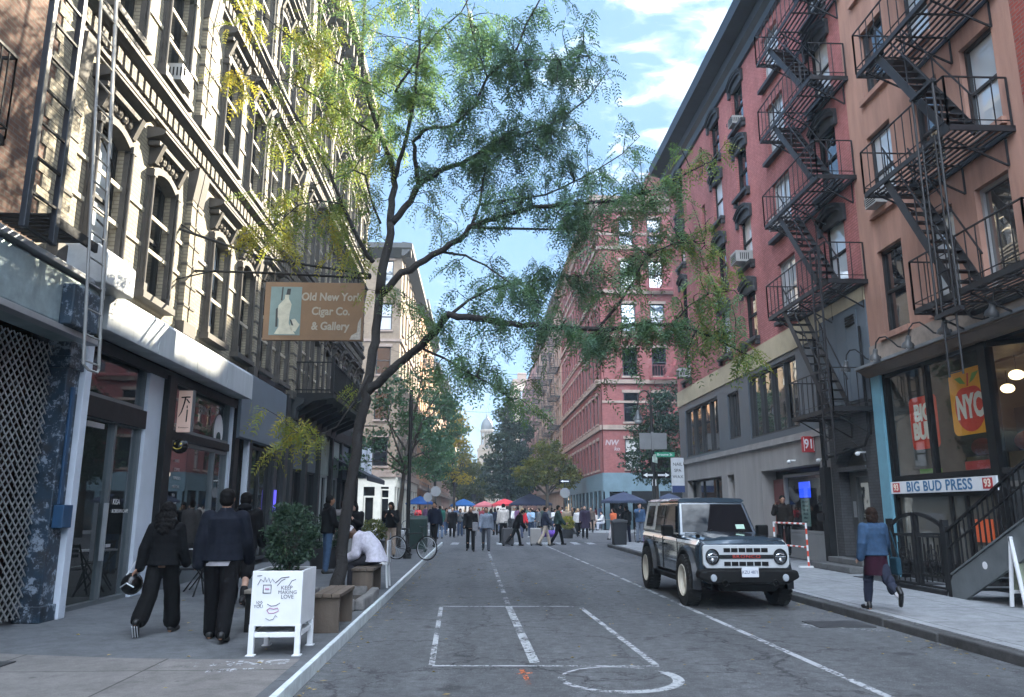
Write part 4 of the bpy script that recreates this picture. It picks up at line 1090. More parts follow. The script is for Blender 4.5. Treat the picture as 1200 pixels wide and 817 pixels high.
# ---- tan building
bt = thing('stucco_building', 'tan stuccoed building with zigzag fire escape above the clothes shop windows', 'building', (XR, 15, SW))
y0, y1 = 11.78, 17.7
wins = [(16.45, 5.56, 1.05, 2.0), (16.4, 8.5, 1.05, 1.95), (16.3, 11.42, 1.05, 1.75), (14.5, 5.6, .95, 2.0), (14.5, 8.5, .95, 1.95), (14.5, 11.42, .95, 1.75), (12.85, 5.55, .95, 2.0), (12.78, 8.5, .95, 1.95), (12.75, 11.42, .95, 1.75), (16.4, 14.2, 1.05, 1.7), (14.5, 14.2, 1, 1.7), (12.8, 14.2, 1, 1.7)]
mb = MB(); wall(mb, FR, y0, y1, 5.0, 17, [(a-w/2, a+w/2, z, z+h) for a, z, w, h in wins], .2); obj('wall', mb, B_tan, bt)
body(bt, FR, y0, y1, 0, 17, 14, B_redcom, zf=5.0)
for i, (a, z, w, h) in enumerate(wins):
    window(bt, FR, a, z, w, h, M_hood if i != 6 else mat('pale_sash', (.28, .28, .28)), [M_glass, M_glass_pale][i % 2] if i != 6 else glass('mirror_glass', (.05, .05, .05), 2.2), sill=sill_mesh(w, B_tan, .10, .13, .09, False), mid=i != 6, tilt=1.0)
ac_unit(bt, FR, 16.4, 8.5, .5, .32, .35)
fire_escape(bt, FR, [(10.93, 12.0, 14.9), (8.2, 12.05, 15.05), (5.28, 10.6, 13.7), (13.7, 12.0, 14.9)], 1.2,
            [(10.93, 14.2, 8.2, 12.25), (8.2, 14.35, 5.28, 12.5), (13.7, 14.2, 10.93, 12.25)], M_fe, ladder=None)
fe = part_empty('drop_ladder', bt)
mb = MB()
for a in (12.25, 12.9): mb.tube([FR.w(a, 1.27, 9.2), FR.w(a, 1.27, 4.95)], .022, 8)
for a in (12.42, 12.8): mb.tube([FR.w(a, 1.24, 8.2), FR.w(a, 1.24, 3.84)], .018, 8)
z = 3.9
while z < 8.2: mb.tube([FR.w(12.42, 1.24, z), FR.w(12.8, 1.24, z)], .011, 6); z += .3
FR.box(mb, 12.2, 12.95, 1.22, 1.3, 4.9, 4.98); FR.box(mb, 12.2, 12.95, 1.22, 1.3, 9.15, 9.2)
obj('rail', mb, M_fe, fe)
# lintel zone, shop cornice, lamps
mb = MB(); FR.box(mb, y0, y1, -.02, .03, 4.98, 5.42); obj('lintel', mb, mat('worn_lintel', (.27, .225, .19), .85, .35, 2, coord='pos'), bt)
sf = part_empty('shopfront', bt)
mb = MB(); FR.prism(mb, [(0, 4.66), (.18, 4.66), (.36, 4.80), (.42, 4.80), (.42, 4.9), (.1, 4.98), (0, 4.98)], 8.5, 17.68)
obj('shop_cornice', mb, mat('brown_shop_cornice', (.15, .105, .075), .6, .2, 3, coord='pos'), sf, bevel=.008)
mb = MB(); FR.box(mb, 8.5, 17.68, .421, .45, 4.83, 4.895); obj('cornice_edge', mb, mat('grey_lead', (.16, .17, .18), .5, .2), sf)
pieces('iron_pier', FR, [(17.24, 17.66, -.1, .10, SW, 4.66), (12.3, 12.62, -.5, -.2, SW, 4.6)], mat('sky_blue_iron', (.13, .30, .38), .5, .12, 3, coord='pos'), sf, .01)
mb = MB(); frame_grid(mb, FR, 13.72, 17.18, 2.28, 4.62, va=(15.6,), t=.10, d0=-.1, d1=.02); FR.box(mb, 13.55, 13.78, -.12, .05, .2, 4.66); FR.box(mb, 17.16, 17.24, -.1, .04, SW, 4.66)
frame_grid(mb, FR, 13.72, 17.18, .5, 1.9, va=(15.2, 14.7), t=.09, d0=-.1, d1=.0)
# splayed return of the entrance
for z in (2.28, 4.6): mb.bar((XR+.02, 13.6, z), (XR+1.2, 12.5, z), .1, .1)
mb.bar((XR+1.2, 12.5, 2.2), (XR+1.2, 12.5, 4.66), .1, .1, up=(1, 0, 0)); mb.bar((XR+.62, 13.04, 2.2), (XR+.62, 13.04, 4.66), .08, .08, up=(1, 0, 0))
FR.box(mb, 9.0, 12.5, -1.3, -1.2, 4.4, 4.7); FR.box(mb, 11.2, 11.3, -1.3, -1.2, 2.2, 4.4); FR.box(mb, 8.6, 17.5, -1.4, -.12, 4.64, 4.70)
obj('frame', mb, M_black, sf)
pane_quad(FR, 13.78, 15.55, 2.33, 4.57, -.04, M_shop, sf); pane_quad(FR, 15.65, 17.13, 2.33, 4.57, -.04, M_shop, sf)
pane_quad(FR, 13.78, 17.13, .55, 1.86, -.05, glass('basement_glass', (.10, .095, .08), 1.6), sf)
mb = MB(); mb.quad((XR+.05, 13.55, 2.3), (XR+1.2, 12.5, 2.3), (XR+1.2, 12.5, 4.6), (XR+.05, 13.55, 4.6)); obj('pane', mb, M_shop, sf)
pane_quad(FR, 11.3, 12.45, 2.2, 4.4, -1.25, M_shop, sf)
mb = MB()       # room
FR.box(mb, 9, 17.3, -5.0, -4.9, 2.0, 4.64); FR.box(mb, 9, 17.3, -5, -.12, 2.0, 2.1); FR.box(mb, 17.3, 17.35, -5, -.1, 2, 4.64); FR.box(mb, 9, 17.3, -5, -1.4, 4.6, 4.64)
obj('interior', mb, mat('shop_room', (.15, .145, .135), .9, .25, 1.2, coord='pos'), sf)
mb = MB()
for i, (a, d) in enumerate(((16.6, 1.6), (15.9, 2.6), (14.9, 1.4))):
    FR.box(mb, a-.4, a+.4, -d-.3, -d, 2.1, 2.75, 0); mb.ell(FR.w(a, -d-.15, 2.95), (.2, .3, .2), mi=1)
for i in range(9): FR.box(mb, 14.2+i*.28, 14.34+i*.28, -3.8, -3.3, 2.6, 3.6, 2+(i % 3))
FR.box(mb, 16.3, 17.2, -3.2, -3.0, 2.1, 3.9, 5)
FR.box(mb, 16.0, 16.5, -.4, -.2, 2.36, 2.45, 3); FR.box(mb, 14.1, 14.9, -.5, -.2, 2.36, 2.52, 2)
obj('goods', mb, [mat('display_wood', (.3, .24, .16), .6, .2), mat('orange_red_cloth', (.30, .05, .025), .8, .2), mat('red_cloth', (.5, .05, .04), .8, .2), mat('green_cloth', (.12, .3, .06), .8, .2), mat('pale_cloth', (.5, .46, .4), .8, .2), mat('dark_blue_cloth', (.03, .05, .09), .8, .2)], sf)
M_warm = emit('warm_shop_lamp', (1, .72, .38), .35)
for a, d in ((14.5, 1.2), (16.2, 2.2), (15.2, 3.3), (12.2, 2.6)):
    mb = MB(); mb.ell(FR.w(a, -d, 4.2), (.14, .14, .10)); obj('pendant_lamp', mb, M_warm, sf, smooth=True)
    mb = MB(); mb.tube([FR.w(a, -d, 4.29), FR.w(a, -d, 4.6)], .006, 5); obj('lamp_cord', mb, M_black, sf)
def rrect(a0, a1, z0, z1, r, n=5):
    P = []
    for cx, cz, s in ((a1-r, z1-r, 0), (a0+r, z1-r, 90), (a0+r, z0+r, 180), (a1-r, z0+r, 270)):
        P += [(cx+r*math.cos(R(s+90*i/n)), cz+r*math.sin(R(s+90*i/n))) for i in range(n+1)]
    return P
M_red = mat('poster_red', (.75, .055, .025), .6, .05); M_yel = mat('poster_orange_yellow', (.95, .36, .01), .6, .05); M_cr = mat('poster_cream', (.85, .74, .62), .6, 0); M_lg = mat('poster_leaf_green', (.22, .36, .05), .6, 0)
mb = MB(); FR.flat(mb, rrect(15.5, 16.5, 2.86, 3.98, .12), -.13, -.11); p = thing('poster', 'red rounded poster with big cream letters inside the clothes shop window', 'poster', (XR+.12, 16.0, 3.42)); obj('sheet', mb, M_red, p)
for s, z in (('BIG', 3.62), ('BUD', 3.23)): text('lettering', s, .47, (XR+.105, 16.02, z), FACE_W, M_cr, p, .002, sx=.82, bold=.028)
mb = MB(); FR.flat(mb, rrect(13.82, 14.98, 3.02, 4.30, .14), -.13, -.11); p = thing('poster', 'orange yellow poster with a red apple print inside the clothes shop window', 'poster', (XR+.12, 14.4, 3.66)); obj('sheet', mb, M_yel, p)
def apple(s): 
    P = []
    for i in range(40):
        t = 2*PI*i/40; r = .43*(1+.12*math.cos(2*t)*.6-.22*max(0, math.cos(t))**8*1.0); P.append((14.4-r*s*1.02*math.sin(t)*1.05, 3.55+r*s*math.cos(t)*.98))
    return P
mb = MB(); FR.flat(mb, apple(1.06), -.11, -.105, 0); FR.flat(mb, [(14.42, 3.95), (14.38, 3.95), (14.33, 4.2), (14.38, 4.2)], -.11, -.105, 0)
FR.flat(mb, [(14.45, 4.0), (14.62, 4.03), (14.78, 4.15), (14.6, 4.16)], -.11, -.104, 1); FR.flat(mb, [(14.33, 4.0), (14.2, 4.05), (14.02, 4.2), (14.22, 4.18)], -.11, -.104, 1)
obj('apple_print', mb, [M_red, M_lg], p); text('lettering', 'NYC', .62, (XR+.10, 14.4, 3.54), FACE_W, M_cr, p, .002, sx=.62, bold=.03)
# name board under the window
mb = MB(); FR.box(mb, 13.62, 17.22, .03, .09, 1.94, 2.20); nb = thing('name_board', 'long white name board with blue letters under the clothes shop window', 'sign', (XR-.06, 15.42, 1.94)); obj('board', mb, mat('name_board_white', (.70, .72, .74), .5, .05), nb)
text('lettering', 'BIG BUD PRESS', .29, (XR-.094, 15.44, 2.065), FACE_W, mat('name_blue', (.05, .16, .30), .6, 0), nb, .003, sx=1.1, bold=.005, space=1.08)
for a, tx in ((16.99, '93'), (13.86, '93')):
    mb = MB(); FR.box(mb, a-.14, a+.14, .09, .095, 1.97, 2.17); q = obj('number_plate', mb, mat('number_red', (.45, .03, .03), .5, .05), nb)
    text('lettering', tx, .2, (XR-.098, a, 2.07), FACE_W, M_cr, q, .002, bold=.006)
# gooseneck lamps
for i, a in enumerate((17.75, 16.35, 15.0, 13.75, 12.35)):
    g = part_empty('gooseneck_lamp', bt)
    mb = MB(); pts = [FR.w(a-.75, .02, 5.08)]
    for t in range(13):
        an = R(-70+t*20); pts.append(FR.w(a-.42+.05*t/12+.0, .30-.30*math.cos(an)*.3+.2*t/12, 5.12+.0)) if False else None
    pts = [FR.w(a-.5, .03, 5.06), FR.w(a-.36, .12, 5.04), FR.w(a-.24, .22, 5.10), FR.w(a-.16, .30, 5.24), FR.w(a-.06, .38, 5.36), FR.w(a+.05, .46, 5.36), FR.w(a+.1, .52, 5.26), FR.w(a+.1, .55, 5.10)]
    mb.tube(pts, .017, 8); mb.ell(FR.w(a-.5, .03, 5.06), (.03, .06, .06), n=8, m=5); obj('arm', mb, M_iron, g)
    mb = MB(); Mx = Matrix.Translation(FR.w(a+.1, .55, 5.1)) @ Matrix.Rotation(R(18), 4, 'X')
    mb.lathe([(.02, .02), (.05, 0), (.055, -.10), (.11, -.16), (.12, -.24), (.115, -.24), (.10, -.17)], 16, Mx); obj('lamp_shade', mb, mat('dark_lamp_shade', (.06, .063, .066), .4, .1), g, smooth=True)
    mb = MB(); mb.ell(Mx @ V(0, 0, -.2), (.06, .06, .07)); obj('bulb', mb, M_white, g, smooth=True)
# wall below the glazing, ramped grate; dark areaway
mb = MB(); FR.box(mb, 8.5, 17.2, -.4, -.14, SW, 2.28); obj('base_wall', mb, mat('dark_base_wall', (.045, .05, .055), .8, .3, 2, coord='pos'), sf)

# stoop with railings
st = part_empty('stoop', bt)
ysb, zsb, yst, zst = 13.45, SW, 9.5, 2.12
mb = MB()
for d in (.12, 1.22): 
    F_ = FR
    lo = [(ysb+.1, zsb), (ysb-.12, zsb+.36), (yst, zst+.22), (yst, zst-.28), (ysb-.42, zsb)]
    FR.flat(mb, lo, d, d+.05)
    mb.bar(FR.w(ysb-.1, d+.025, zsb+.38), FR.w(yst, d+.025, zst+.24), .09, .03)
n = 11
for i in range(n):
    a = ysb-.1-(i+.5)*(ysb-yst-.1)/n; z = zsb+(i+1)*(zst-zsb)/n; FR.box(mb, a-.18, a+.16, .17, 1.22, z-.04, z)
FR.box(mb, 7.8, yst, .1, 1.3, zst-.12, zst)
obj('step', mb, mat('grey_green_steel', (.115, .13, .135), .5, .2, 3, coord='pos'), st)
mb = MB()
for d in (.14, 1.245):
    z0_, z1_ = zsb+1.08, zst+1.05
    mb.bar(FR.w(ysb-.02, d, z0_), FR.w(yst, d, z1_), .055, .035); mb.bar(FR.w(yst, d, z1_), FR.w(7.9, d, z1_), .055, .035)
    for i in range(30):
        t = i/29; a = ysb-.02+(yst-ysb+.02)*t; zz = zsb+.36+(zst-zsb-.14)*t; mb.bar(FR.w(a, d, zz), FR.w(a, d, z0_+(z1_-z0_)*t), .022, .022, up=(1, 0, 0))
    FR.box(mb, ysb-.06, ysb+.02, d-.04, d+.04, SW, z0_+.1)
    mb.bar(FR.w(ysb-.02, d, z0_-.28), FR.w(yst, d, z1_-.28), .03, .025)
obj('handrail', mb, M_iron2, st)
mb = MB(); FR.box(mb, 9.0, 12.7, .2, .24, SW, 1.6); obj('under_stair_mesh', mb, M_black, st)
mb = MB(); FR.flat(mb, [(12.42+.06*math.cos(2*PI*i/12), .72+.06*math.sin(2*PI*i/12)) for i in range(12)], 1.27, 1.276); obj('sticker', mb, M_white, st)
# double gate of the areaway
gt = part_empty('gate', bt)
d = 1.2
def top(a): u = (a-14.45)/.9; return 1.28+.24*max(0, 1-u*u)
for s0, s1 in ((13.58, 14.42), (14.48, 15.32)):
    mb = MB(); FR.box(mb, s0, s0+.06, d-.025, d+.025, .22, top(s0)); FR.box(mb, s1-.06, s1, d-.025, d+.025, .22, top(s1))
    for z in (.24, .42, 1.12): FR.box(mb, s0+.06, s1-.06, d-.02, d+.02, z-.02, z+.02)
    for i in range(10):
        a, b_ = s0+(s1-s0)*i/10, s0+(s1-s0)*(i+1)/10; mb.bar(FR.w(a, d, top(a)), FR.w(b_, d, top(b_)), .05, .06)
    for i in range(1, 8):
        a = s0+(s1-s0)*i/8; mb.bar(FR.w(a, d, .42), FR.w(a, d, 1.1 if i % 2 else .98), .016, .016, up=(1, 0, 0))
        if i % 2 == 0: mb.ell(FR.w(a, d, .62), (.03, .05, .06), n=8, m=5)
    for k in range(3): mb.tube([FR.w((s0+s1)/2+.16*math.cos(R(30*i))*(1 if k else .5), d, .6+.1*k+.10*math.sin(R(30*i))) for i in range(13)], .010, 5)
    obj('gate_leaf', mb, M_iron2, gt)
mb = MB()
for a in (13.52, 15.36): FR.box(mb, a-.05, a+.05, d-.05, d+.05, SW, 1.42)
FR.box(mb, 13.5, 15.4, d-.06, d+.06, SW, .2); FR.box(mb, 15.34, 15.40, .05, d, 1.1, 1.14); FR.box(mb, 15.34, 15.4, .05, d, .35, .38)
for i in range(10): FR.box(mb, 15.36, 15.38, .1+i*.11, .116+i*.11, .2, 1.1)
obj('gate_post', mb, M_iron2, gt)
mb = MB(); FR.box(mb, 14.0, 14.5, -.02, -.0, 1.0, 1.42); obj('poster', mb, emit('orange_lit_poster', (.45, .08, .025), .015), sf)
mb = MB(); FR.box(mb, 15.5, 17.5, .05, 1.0, SW+.001, SW+.012); obj('cellar_grate', mb, M_plate, bt)

# ---- red brick building nearest on the right (only its edge shows)
bn = thing('brick_building', 'deep red brick building at the right edge beyond the tan one', 'building', (XR, 6, SW))
mb = MB(); wall(mb, FR, -6, 11.78, 5.0, 17, [(9.5, 10.5, 6, 8), (9.5, 10.5, 9.5, 11.5), (7, 8, 6, 8)], .2); obj('wall', mb, B_redcom, bn); body(bn, FR, -6, 11.77, 0, 17, 12, B_redcom, zf=5.0)
for a, z in ((10, 6), (10, 9.5), (7.5, 6)): window(bn, FR, a, z, 1.0, 2.0, M_hood, M_glass, sill=sill_mesh(1.0, M_hood))
mb = MB(); FR.box(mb, -6, 8.5, -.2, .1, SW, 4.66); FR.box(mb, -6, 11.78, .0, .06, 4.98, 5.0); obj('shop_wall', mb, M_char, bn)
# ------------------------------------------------------------------ corner building and the street beyond
def plain_window_mesh(w, h, fm, gm, lintel=None, sill=None, d=-.12):
    def f():
        mb = MB(); h2 = w/2
        frame_grid(mb, KIT, -h2+.04, h2-.04, .04, h-.04, hz=(h*.5,), t=.08, d0=d-.04, d1=d+.04)
        mb.quad((d, -h2, 0), (d, h2, 0), (d, h2, h), (d, -h2, h), 1)
        if lintel: KIT.box(mb, -h2-.12, h2+.12, 0, .07, h, h+.22, 2)
        if sill: KIT.box(mb, -h2-.1, h2+.1, 0, .12, -.14, 0, 2)
        me = mb.mesh('window'); me.materials.append(fm); me.materials.append(gm); me.materials.append(lintel or sill or fm); return me
    return cached(('pw', w, h, fm.name, gm.name, lintel and lintel.name, sill and sill.name), f)
def far_facade(b, F, a0, a1, z0, z1, cols, floors, m, fm, gms, stone, w=1.0, bands=(), name='wall', lintel=True, dep=.2):
    holes = [(c-w/2, c+w/2, z, z+h) for z, h in floors for c in cols]
    mb = MB(); wall(mb, F, a0, a1, z0, z1, holes, dep); obj(name, mb, m, b)
    for z, h in floors:
        for c in cols:
            p = Vector(F.w(c, 0, z))-wloc(b)
            link('window', plain_window_mesh(w, h, fm, rnd.choice(gms), stone if lintel else None, stone), b, p, (0, 0, F.rot()))
    if bands:
        for z, t, pr in bands: mb = MB(); F.box(mb, a0, a1, 0, pr, z, z+t); obj('stone_band', mb, stone, b)
def spread_cols(a0, a1, n): return [a0+(a1-a0)*(i+.5)/n for i in range(n)]

GL = [M_glass, M_glass_pale, M_glass, M_glass_curt]
B_cr = brick('deep_red_brick', (.22, .070, .066), (.26, .088, .082), (.20, .10, .09), .24, .08, .008, .3)
M_stone = mat('tan_stone_band', (.26, .195, .155), .8, .25, 2, coord='pos')
M_teal = mat('blue_grey_shop_paint', (.10, .155, .18), .6, .15, 1.5, coord='pos')
YC = 58.2
bc3 = thing('corner_building', 'red brick corner building with pale stone bands and blue grey shop floor across the crossing', 'building', (XR, YC, SW))
FS = Face('S', YC)
fl = [(4.6+i*3.55, 2.25) for i in range(6)]
far_facade(bc3, FS, 9.45, 24, 4.2, 25.2, [11.7, 14.0, 16.6, 19.2, 22], fl, B_cr, M_hood, GL, M_stone, 1.15, [(7.55, .35, .12), (9.6, .18, .06), (11.1, .30, .2), (14.8, .2, .08), (18.3, .3, .15), (22.0, .25, .1), (23.2, .2, .06)])
far_facade(bc3, FR, YC+.05, 86, 4.2, 25.2, spread_cols(59.2, 85.6, 13), fl, B_cr, M_hood, GL, M_stone, .95, [(7.55, .35, .14), (11.1, .3, .2), (14.8, .2, .1), (18.3, .3, .18), (22.0, .25, .12), (23.2, .2, .08)], 'street_wall')
body(bc3, FR, YC+.45, 86, 0, 26.5, 14.5, B_cr)
mb = MB(); FR.prism(mb, [(0, 25.2), (.2, 25.2), (.3, 25.7), (.7, 25.9), (.7, 26.3), (0, 26.5)], YC-.6, 86); FS.prism(mb, [(0, 25.2), (.2, 25.2), (.3, 25.7), (.7, 25.9), (.7, 26.3), (0, 26.5)], 8.8, 24); obj('cornice', mb, M_stone, bc3)
mb = MB(); FS.box(mb, 9.4, 24, .0, .06, 2.9, 4.3); FR.box(mb, YC, 86, 0, .06, 3.0, 4.3)
for a in (9.5, 11.2, 13.3, 15.4, 17.5): FS.box(mb, a, a+.35, 0, .08, SW, 2.9)
for i in range(12): FR.box(mb, YC+.1+i*2.3, YC+.5+i*2.3, 0, .08, SW, 3.0)
obj('shop_floor', mb, M_teal, bc3)
mb = MB(); FS.box(mb, 9.4, 24, -.3, -.2, SW, 2.95); FR.box(mb, YC, 86, -.3, -.2, SW, 3.05); obj('shop_glazing', mb, glass('shop_glass_dark'), bc3)
for a, s in ((12.3, 'WINES'), (14.45, 'KITCHEN'), (16.6, 'MARKET')):
    mb = MB(); FS.box(mb, a-.8, a+.8, .061, .1, 2.3, 2.95); q = obj('shop_board', mb, M_black, bc3)
text('graffiti', 'NW', .55, (10.1, YC-.01, 6.55), FACE_S, mat('white_spray', (.30, .24, .24), .8, 0), bc3, .003, shear=.2, bold=.02)
text('graffiti', 'ko', .42, (10.5, YC-.01, 6.1), FACE_S, mat('white_spray', (.5, .5, .5)), bc3, .003, shear=.2, bold=.01)
fire_escape(bc3, FS, [(z-.25, 13.2, 17.4) for z, h in fl[1:]], 1.0, [(fl[i+1][0]-.25, 16.6, fl[i][0]-.25, 14.2) for i in range(1, 5)], mat('red_painted_iron', (.22, .05, .05), .6, .2), bars=.2)
mb = MB(); mb.box(15.6, 17.2, YC+.3, YC+12, 26, 30); mb.box(16.5, 18.5, YC+.3, YC+14, 26, 34); mb.box(18.5, 62, YC+.3, YC+20, 0, 37.5); obj('added_shade_block', mb, B_cr, bc3)  # tall blocks added out of view to cast shade on the left facades

# right row beyond
br4 = thing('tenement_building', 'pale tan tenement with rows of small iron balconies beyond the red corner building', 'building', (XR, 105, SW))
B_beige = brick('beige_brick', (.36, .26, .20), (.40, .30, .23), (.3, .24, .2), .24, .08, .006, .25)
f6 = [(4.4+i*3.4, 2.1) for i in range(6)]
far_facade(br4, FR, 86, 124, 0, 25.5, spread_cols(86.5, 123.5, 15), f6, B_beige, M_hood, GL, M_stone, 1.0, [(3.6, .4, .3), (11, .2, .1), (18, .2, .1)])
body(br4, FR, 86, 124, 0, 26.4, 14, B_beige)
mb = MB(); FR.prism(mb, [(0, 25.2), (.2, 25.2), (.9, 25.9), (.9, 26.4), (0, 26.5)], 86, 124); obj('cornice', mb, M_hood, br4)
for c in (90, 99, 108, 117):
    fire_escape(br4, FR, [(z-.15, c-2.2, c+2.2) for z, h in f6[1:]], 1.1, [(f6[i+1][0]-.15, c+1.4, f6[i][0]-.15, c-1.0) for i in range(1, 5)], M_fe, bars=.5)
br5 = thing('tenement_building', 'brownish tenement row with iron fire escapes, last before the pale block on the right', 'building', (XR, 145, SW))
B_mauve = brick('mauve_brick', (.30, .17, .15), (.34, .2, .17), (.25, .17, .15), .24, .08, .006, .25)
far_facade(br5, FR, 124, 165, 0, 25.8, spread_cols(125, 164, 14), f6, B_mauve, M_hood, GL, M_stone, 1.1, [(3.6, .4, .3)])
body(br5, FR, 124, 165, 0, 26.4, 14, B_mauve)
for c in (130, 140, 150, 160): fire_escape(br5, FR, [(z-.15, c-2.2, c+2.2) for z, h in f6[1:]], 1.2, [], M_fe, bars=.8)
br6 = thing('apartment_building', 'pale cream block closing the right side far down the street', 'building', (XR, 190, SW))
B_pale = mat('pale_cream_wall', (.50, .43, .33), .85, .12, .5, coord='pos')
far_facade(br6, Face('S', 167), 7.8, 24, 0, 29, [9.6, 12.2], [(4.4+i*3.4, 2.2) for i in range(7)], B_pale, M_hood, GL, M_stone, 1.3)
far_facade(br6, Face('R', 7.8), 167, 230, 0, 29, spread_cols(168, 229, 12), [(4.4+i*3.4, 2.2) for i in range(7)], B_pale, M_hood, GL, M_stone, 1.3, name='street_wall')
body(br6, Face('R', 7.8), 167.45, 230, 0, 29.2, 16, B_pale)
mb = MB(); mb.box(7.4, 24.4, 166.6, 230, 29, 29.7); mb.box(8.6, 10.6, 169, 171, 29.7, 31.5); obj('cornice', mb, M_stone, br6)

# left row beyond the crossing
YL = 57.0
bl4 = thing('corner_building', 'beige brick corner building with white shopfront across the crossing on the left', 'building', (XL, YL, SW))
B_ochre = brick('ochre_brick', (.24, .18, .125), (.27, .205, .145), (.21, .17, .13), .24, .08, .006, .25)
FSl = Face('S', YL)
f5 = [(4.7+i*3.4, 2.1) for i in range(5)]
far_facade(bl4, FSl, -22, -6.0, 3.9, 21, [-7.2, -9.6, -12, -14.5], f5, B_ochre, M_hood, GL, M_stone, 1.1, [(3.9, .5, .3), (14, .2, .1)])
far_facade(bl4, FL, YL, 76, 3.9, 21, spread_cols(57.5, 75.5, 7), f5, B_ochre, M_hood, GL, M_stone, 1.1, [(3.9, .5, .3), (14, .25, .15)], 'street_wall')
body(bl4, FL, YL+.45, 76, 0, 21.5, 15.5, B_ochre)
mb = MB(); FL.prism(mb, [(0, 20.6), (.2, 20.6), (.8, 21.2), (.8, 21.6), (0, 21.7)], YL-.7, 76); FSl.prism(mb, [(0, 20.6), (.2, 20.6), (.8, 21.2), (.8, 21.6), (0, 21.7)], -22, -5.3); obj('cornice', mb, M_hood, bl4)
mb = MB(); M_ws = mat('cream_shopfront', (.58, .55, .46), .6, .1, 2, coord='pos')
FSl.box(mb, -22, -6, 0, .12, 3.2, 3.9); 
for a in (-6.25, -7.25, -8.5, -9.7, -11.2, -13): FSl.box(mb, a-.22, a+.22, 0, .12, SW, 3.2)
FL.box(mb, YL, 76, 0, .12, 3.2, 3.9)
for i in range(9): FL.box(mb, YL+.1+i*2.3, YL+.5+i*2.3, 0, .12, SW, 3.2)
frame_grid(mb, FSl, -8.2, -7.5, .3, 2.5, t=.12, d0=-.1, d1=.05); frame_grid(mb, FSl, -7.0, -6.4, .3, 3.0, t=.1, d0=-.1, d1=.05, hz=(2.4,))
obj('shopfront', mb, M_ws, bl4)
mb = MB(); FSl.box(mb, -22, -6.1, -.3, -.2, SW, 3.2); FL.box(mb, YL+.1, 76, -.3, -.2, SW, 3.2); obj('shop_glazing', mb, glass('shop_glass_dark'), bl4)
for (ya, yb, top, col, lab, n) in ((76, 100, 22.5, (.46, .26, .15), 'orange brick tenement lit by the sun, second beyond the crossing on the left', 8), (100, 128, 20.5, (.40, .30, .22), 'tan tenement third beyond the crossing on the left', 9), (128, 165, 23, (.42, .24, .16), 'reddish tenement fourth beyond the crossing on the left', 11), (165, 240, 21, (.45, .36, .27), 'long pale building last on the left side of the street', 16)):
    b = thing('tenement_building', lab, 'building', (XL, (ya+yb)/2, SW))
    B_ = brick('brick_%d' % ya, col, tuple(c*1.12 for c in col), tuple(c*.85 for c in col), .24, .08, .006, .25)
    far_facade(b, FL, ya, yb, 0, top-.6, spread_cols(ya+.5, yb-.5, n), [(4.5+i*3.3, 2.0) for i in range(5)], B_, M_hood, GL, M_stone, 1.1, [(3.6, .4, .35)])
    body(b, FL, ya, yb, 0, top, 14, B_)
    mb = MB(); FL.prism(mb, [(0, top-.8), (.2, top-.8), (.8, top-.2), (.8, top+.1), (0, top+.2)], ya, yb); obj('cornice', mb, M_hood, b)
    if ya in (76, 128): fire_escape(b, FL, [(4.3+i*3.3, ya+6, ya+10) for i in range(1, 5)], 1.1, [(4.3+(i+1)*3.3, ya+9, 4.3+i*3.3, ya+7) for i in range(1, 4)], M_fe, bars=.5)
# far buildings closing the street
for (x0, x1, yy, h, col, lab) in ((-40, -9, 300, 20, (.42, .34, .28), 'low tan building far behind the trees on the left'), (8, 40, 300, 24, (.40, .33, .3), 'grey tan building far behind the trees on the right'), (-12, 14, 345, 12, (.36, .30, .26), 'long low brick block across the end of the street')):
    b = thing('far_building', lab, 'building', ((x0+x1)/2, yy, 0))
    far_facade(b, Face('S', yy), x0, x1, 0, h, spread_cols(x0+1, x1-1, int((x1-x0)/3)), [(4+i*3.4, 2.0) for i in range(int((h-3)/3.4))], mat('far_wall_%d' % h, col, .9, .1, .5, coord='pos'), M_hood, GL, M_stone, 1.2)
    body(b, Face('S', yy), x0, x1, 0, h, 12, mat('far_wall_%d' % h, col))
# church-like tower with lantern and dome
tw = thing('dome_tower', 'pale stone tower with columned lantern, dark dome and thin spire at the street end', 'tower', (2.75, 252, 0))
M_tw = mat('tower_stone', (.20, .175, .145), .8, .1, .6, coord='pos'); M_td = mat('tower_dome', (.05, .06, .07), .5, .1, .6, coord='pos')
x, y = 2.75, 252
mb = MB(); mb.box(x-2.9, x+2.9, y-2.9, y+2.9, 0, 20.2); mb.box(x-3.2, x+3.2, y-3.2, y+3.2, 20.2, 20.9); mb.box(x-2.6, x+2.6, y-2.6, y+2.6, 20.9, 22)
for s in (-1, 1): mb.box(x+s*2.9-.3*s, x+s*3.1, y-3.1, y-2.9, 0, 20)
obj('shaft', mb, M_tw, tw)
mb = MB(); mb.box(x-1.1, x+1.1, y-2.95, y-2.85, 12, 17.5); mb.box(x-.5, x+.5, y-2.62, y-2.58, 21.0, 21.8); obj('louvre', mb, M_dark, tw)
mb = MB()
for i in range(12): a = 2*PI*i/12; mb.tube([(x+1.85*math.cos(a), y+1.85*math.sin(a), 22), (x+1.85*math.cos(a), y+1.85*math.sin(a), 26.3)], .22, 8)
mb.lathe([(1.2, 22), (1.2, 26.4)], 16, Matrix.Translation((x, y, 0))); mb.lathe([(2.2, 26.3), (2.3, 26.5), (2.3, 27), (1.9, 27.2)], 24, Matrix.Translation((x, y, 0)), closed=True); obj('lantern', mb, M_tw, tw)
mb = MB(); mb.lathe([(2.0, 27.1), (2.02, 28), (1.8, 29.2), (1.3, 30.2), (.6, 30.9), (.35, 31.2), (.35, 31.9), (.12, 32.2), (.06, 34.6), (0, 34.7)], 24, Matrix.Translation((x, y, 0))); obj('dome', mb, M_td, tw, smooth=True)
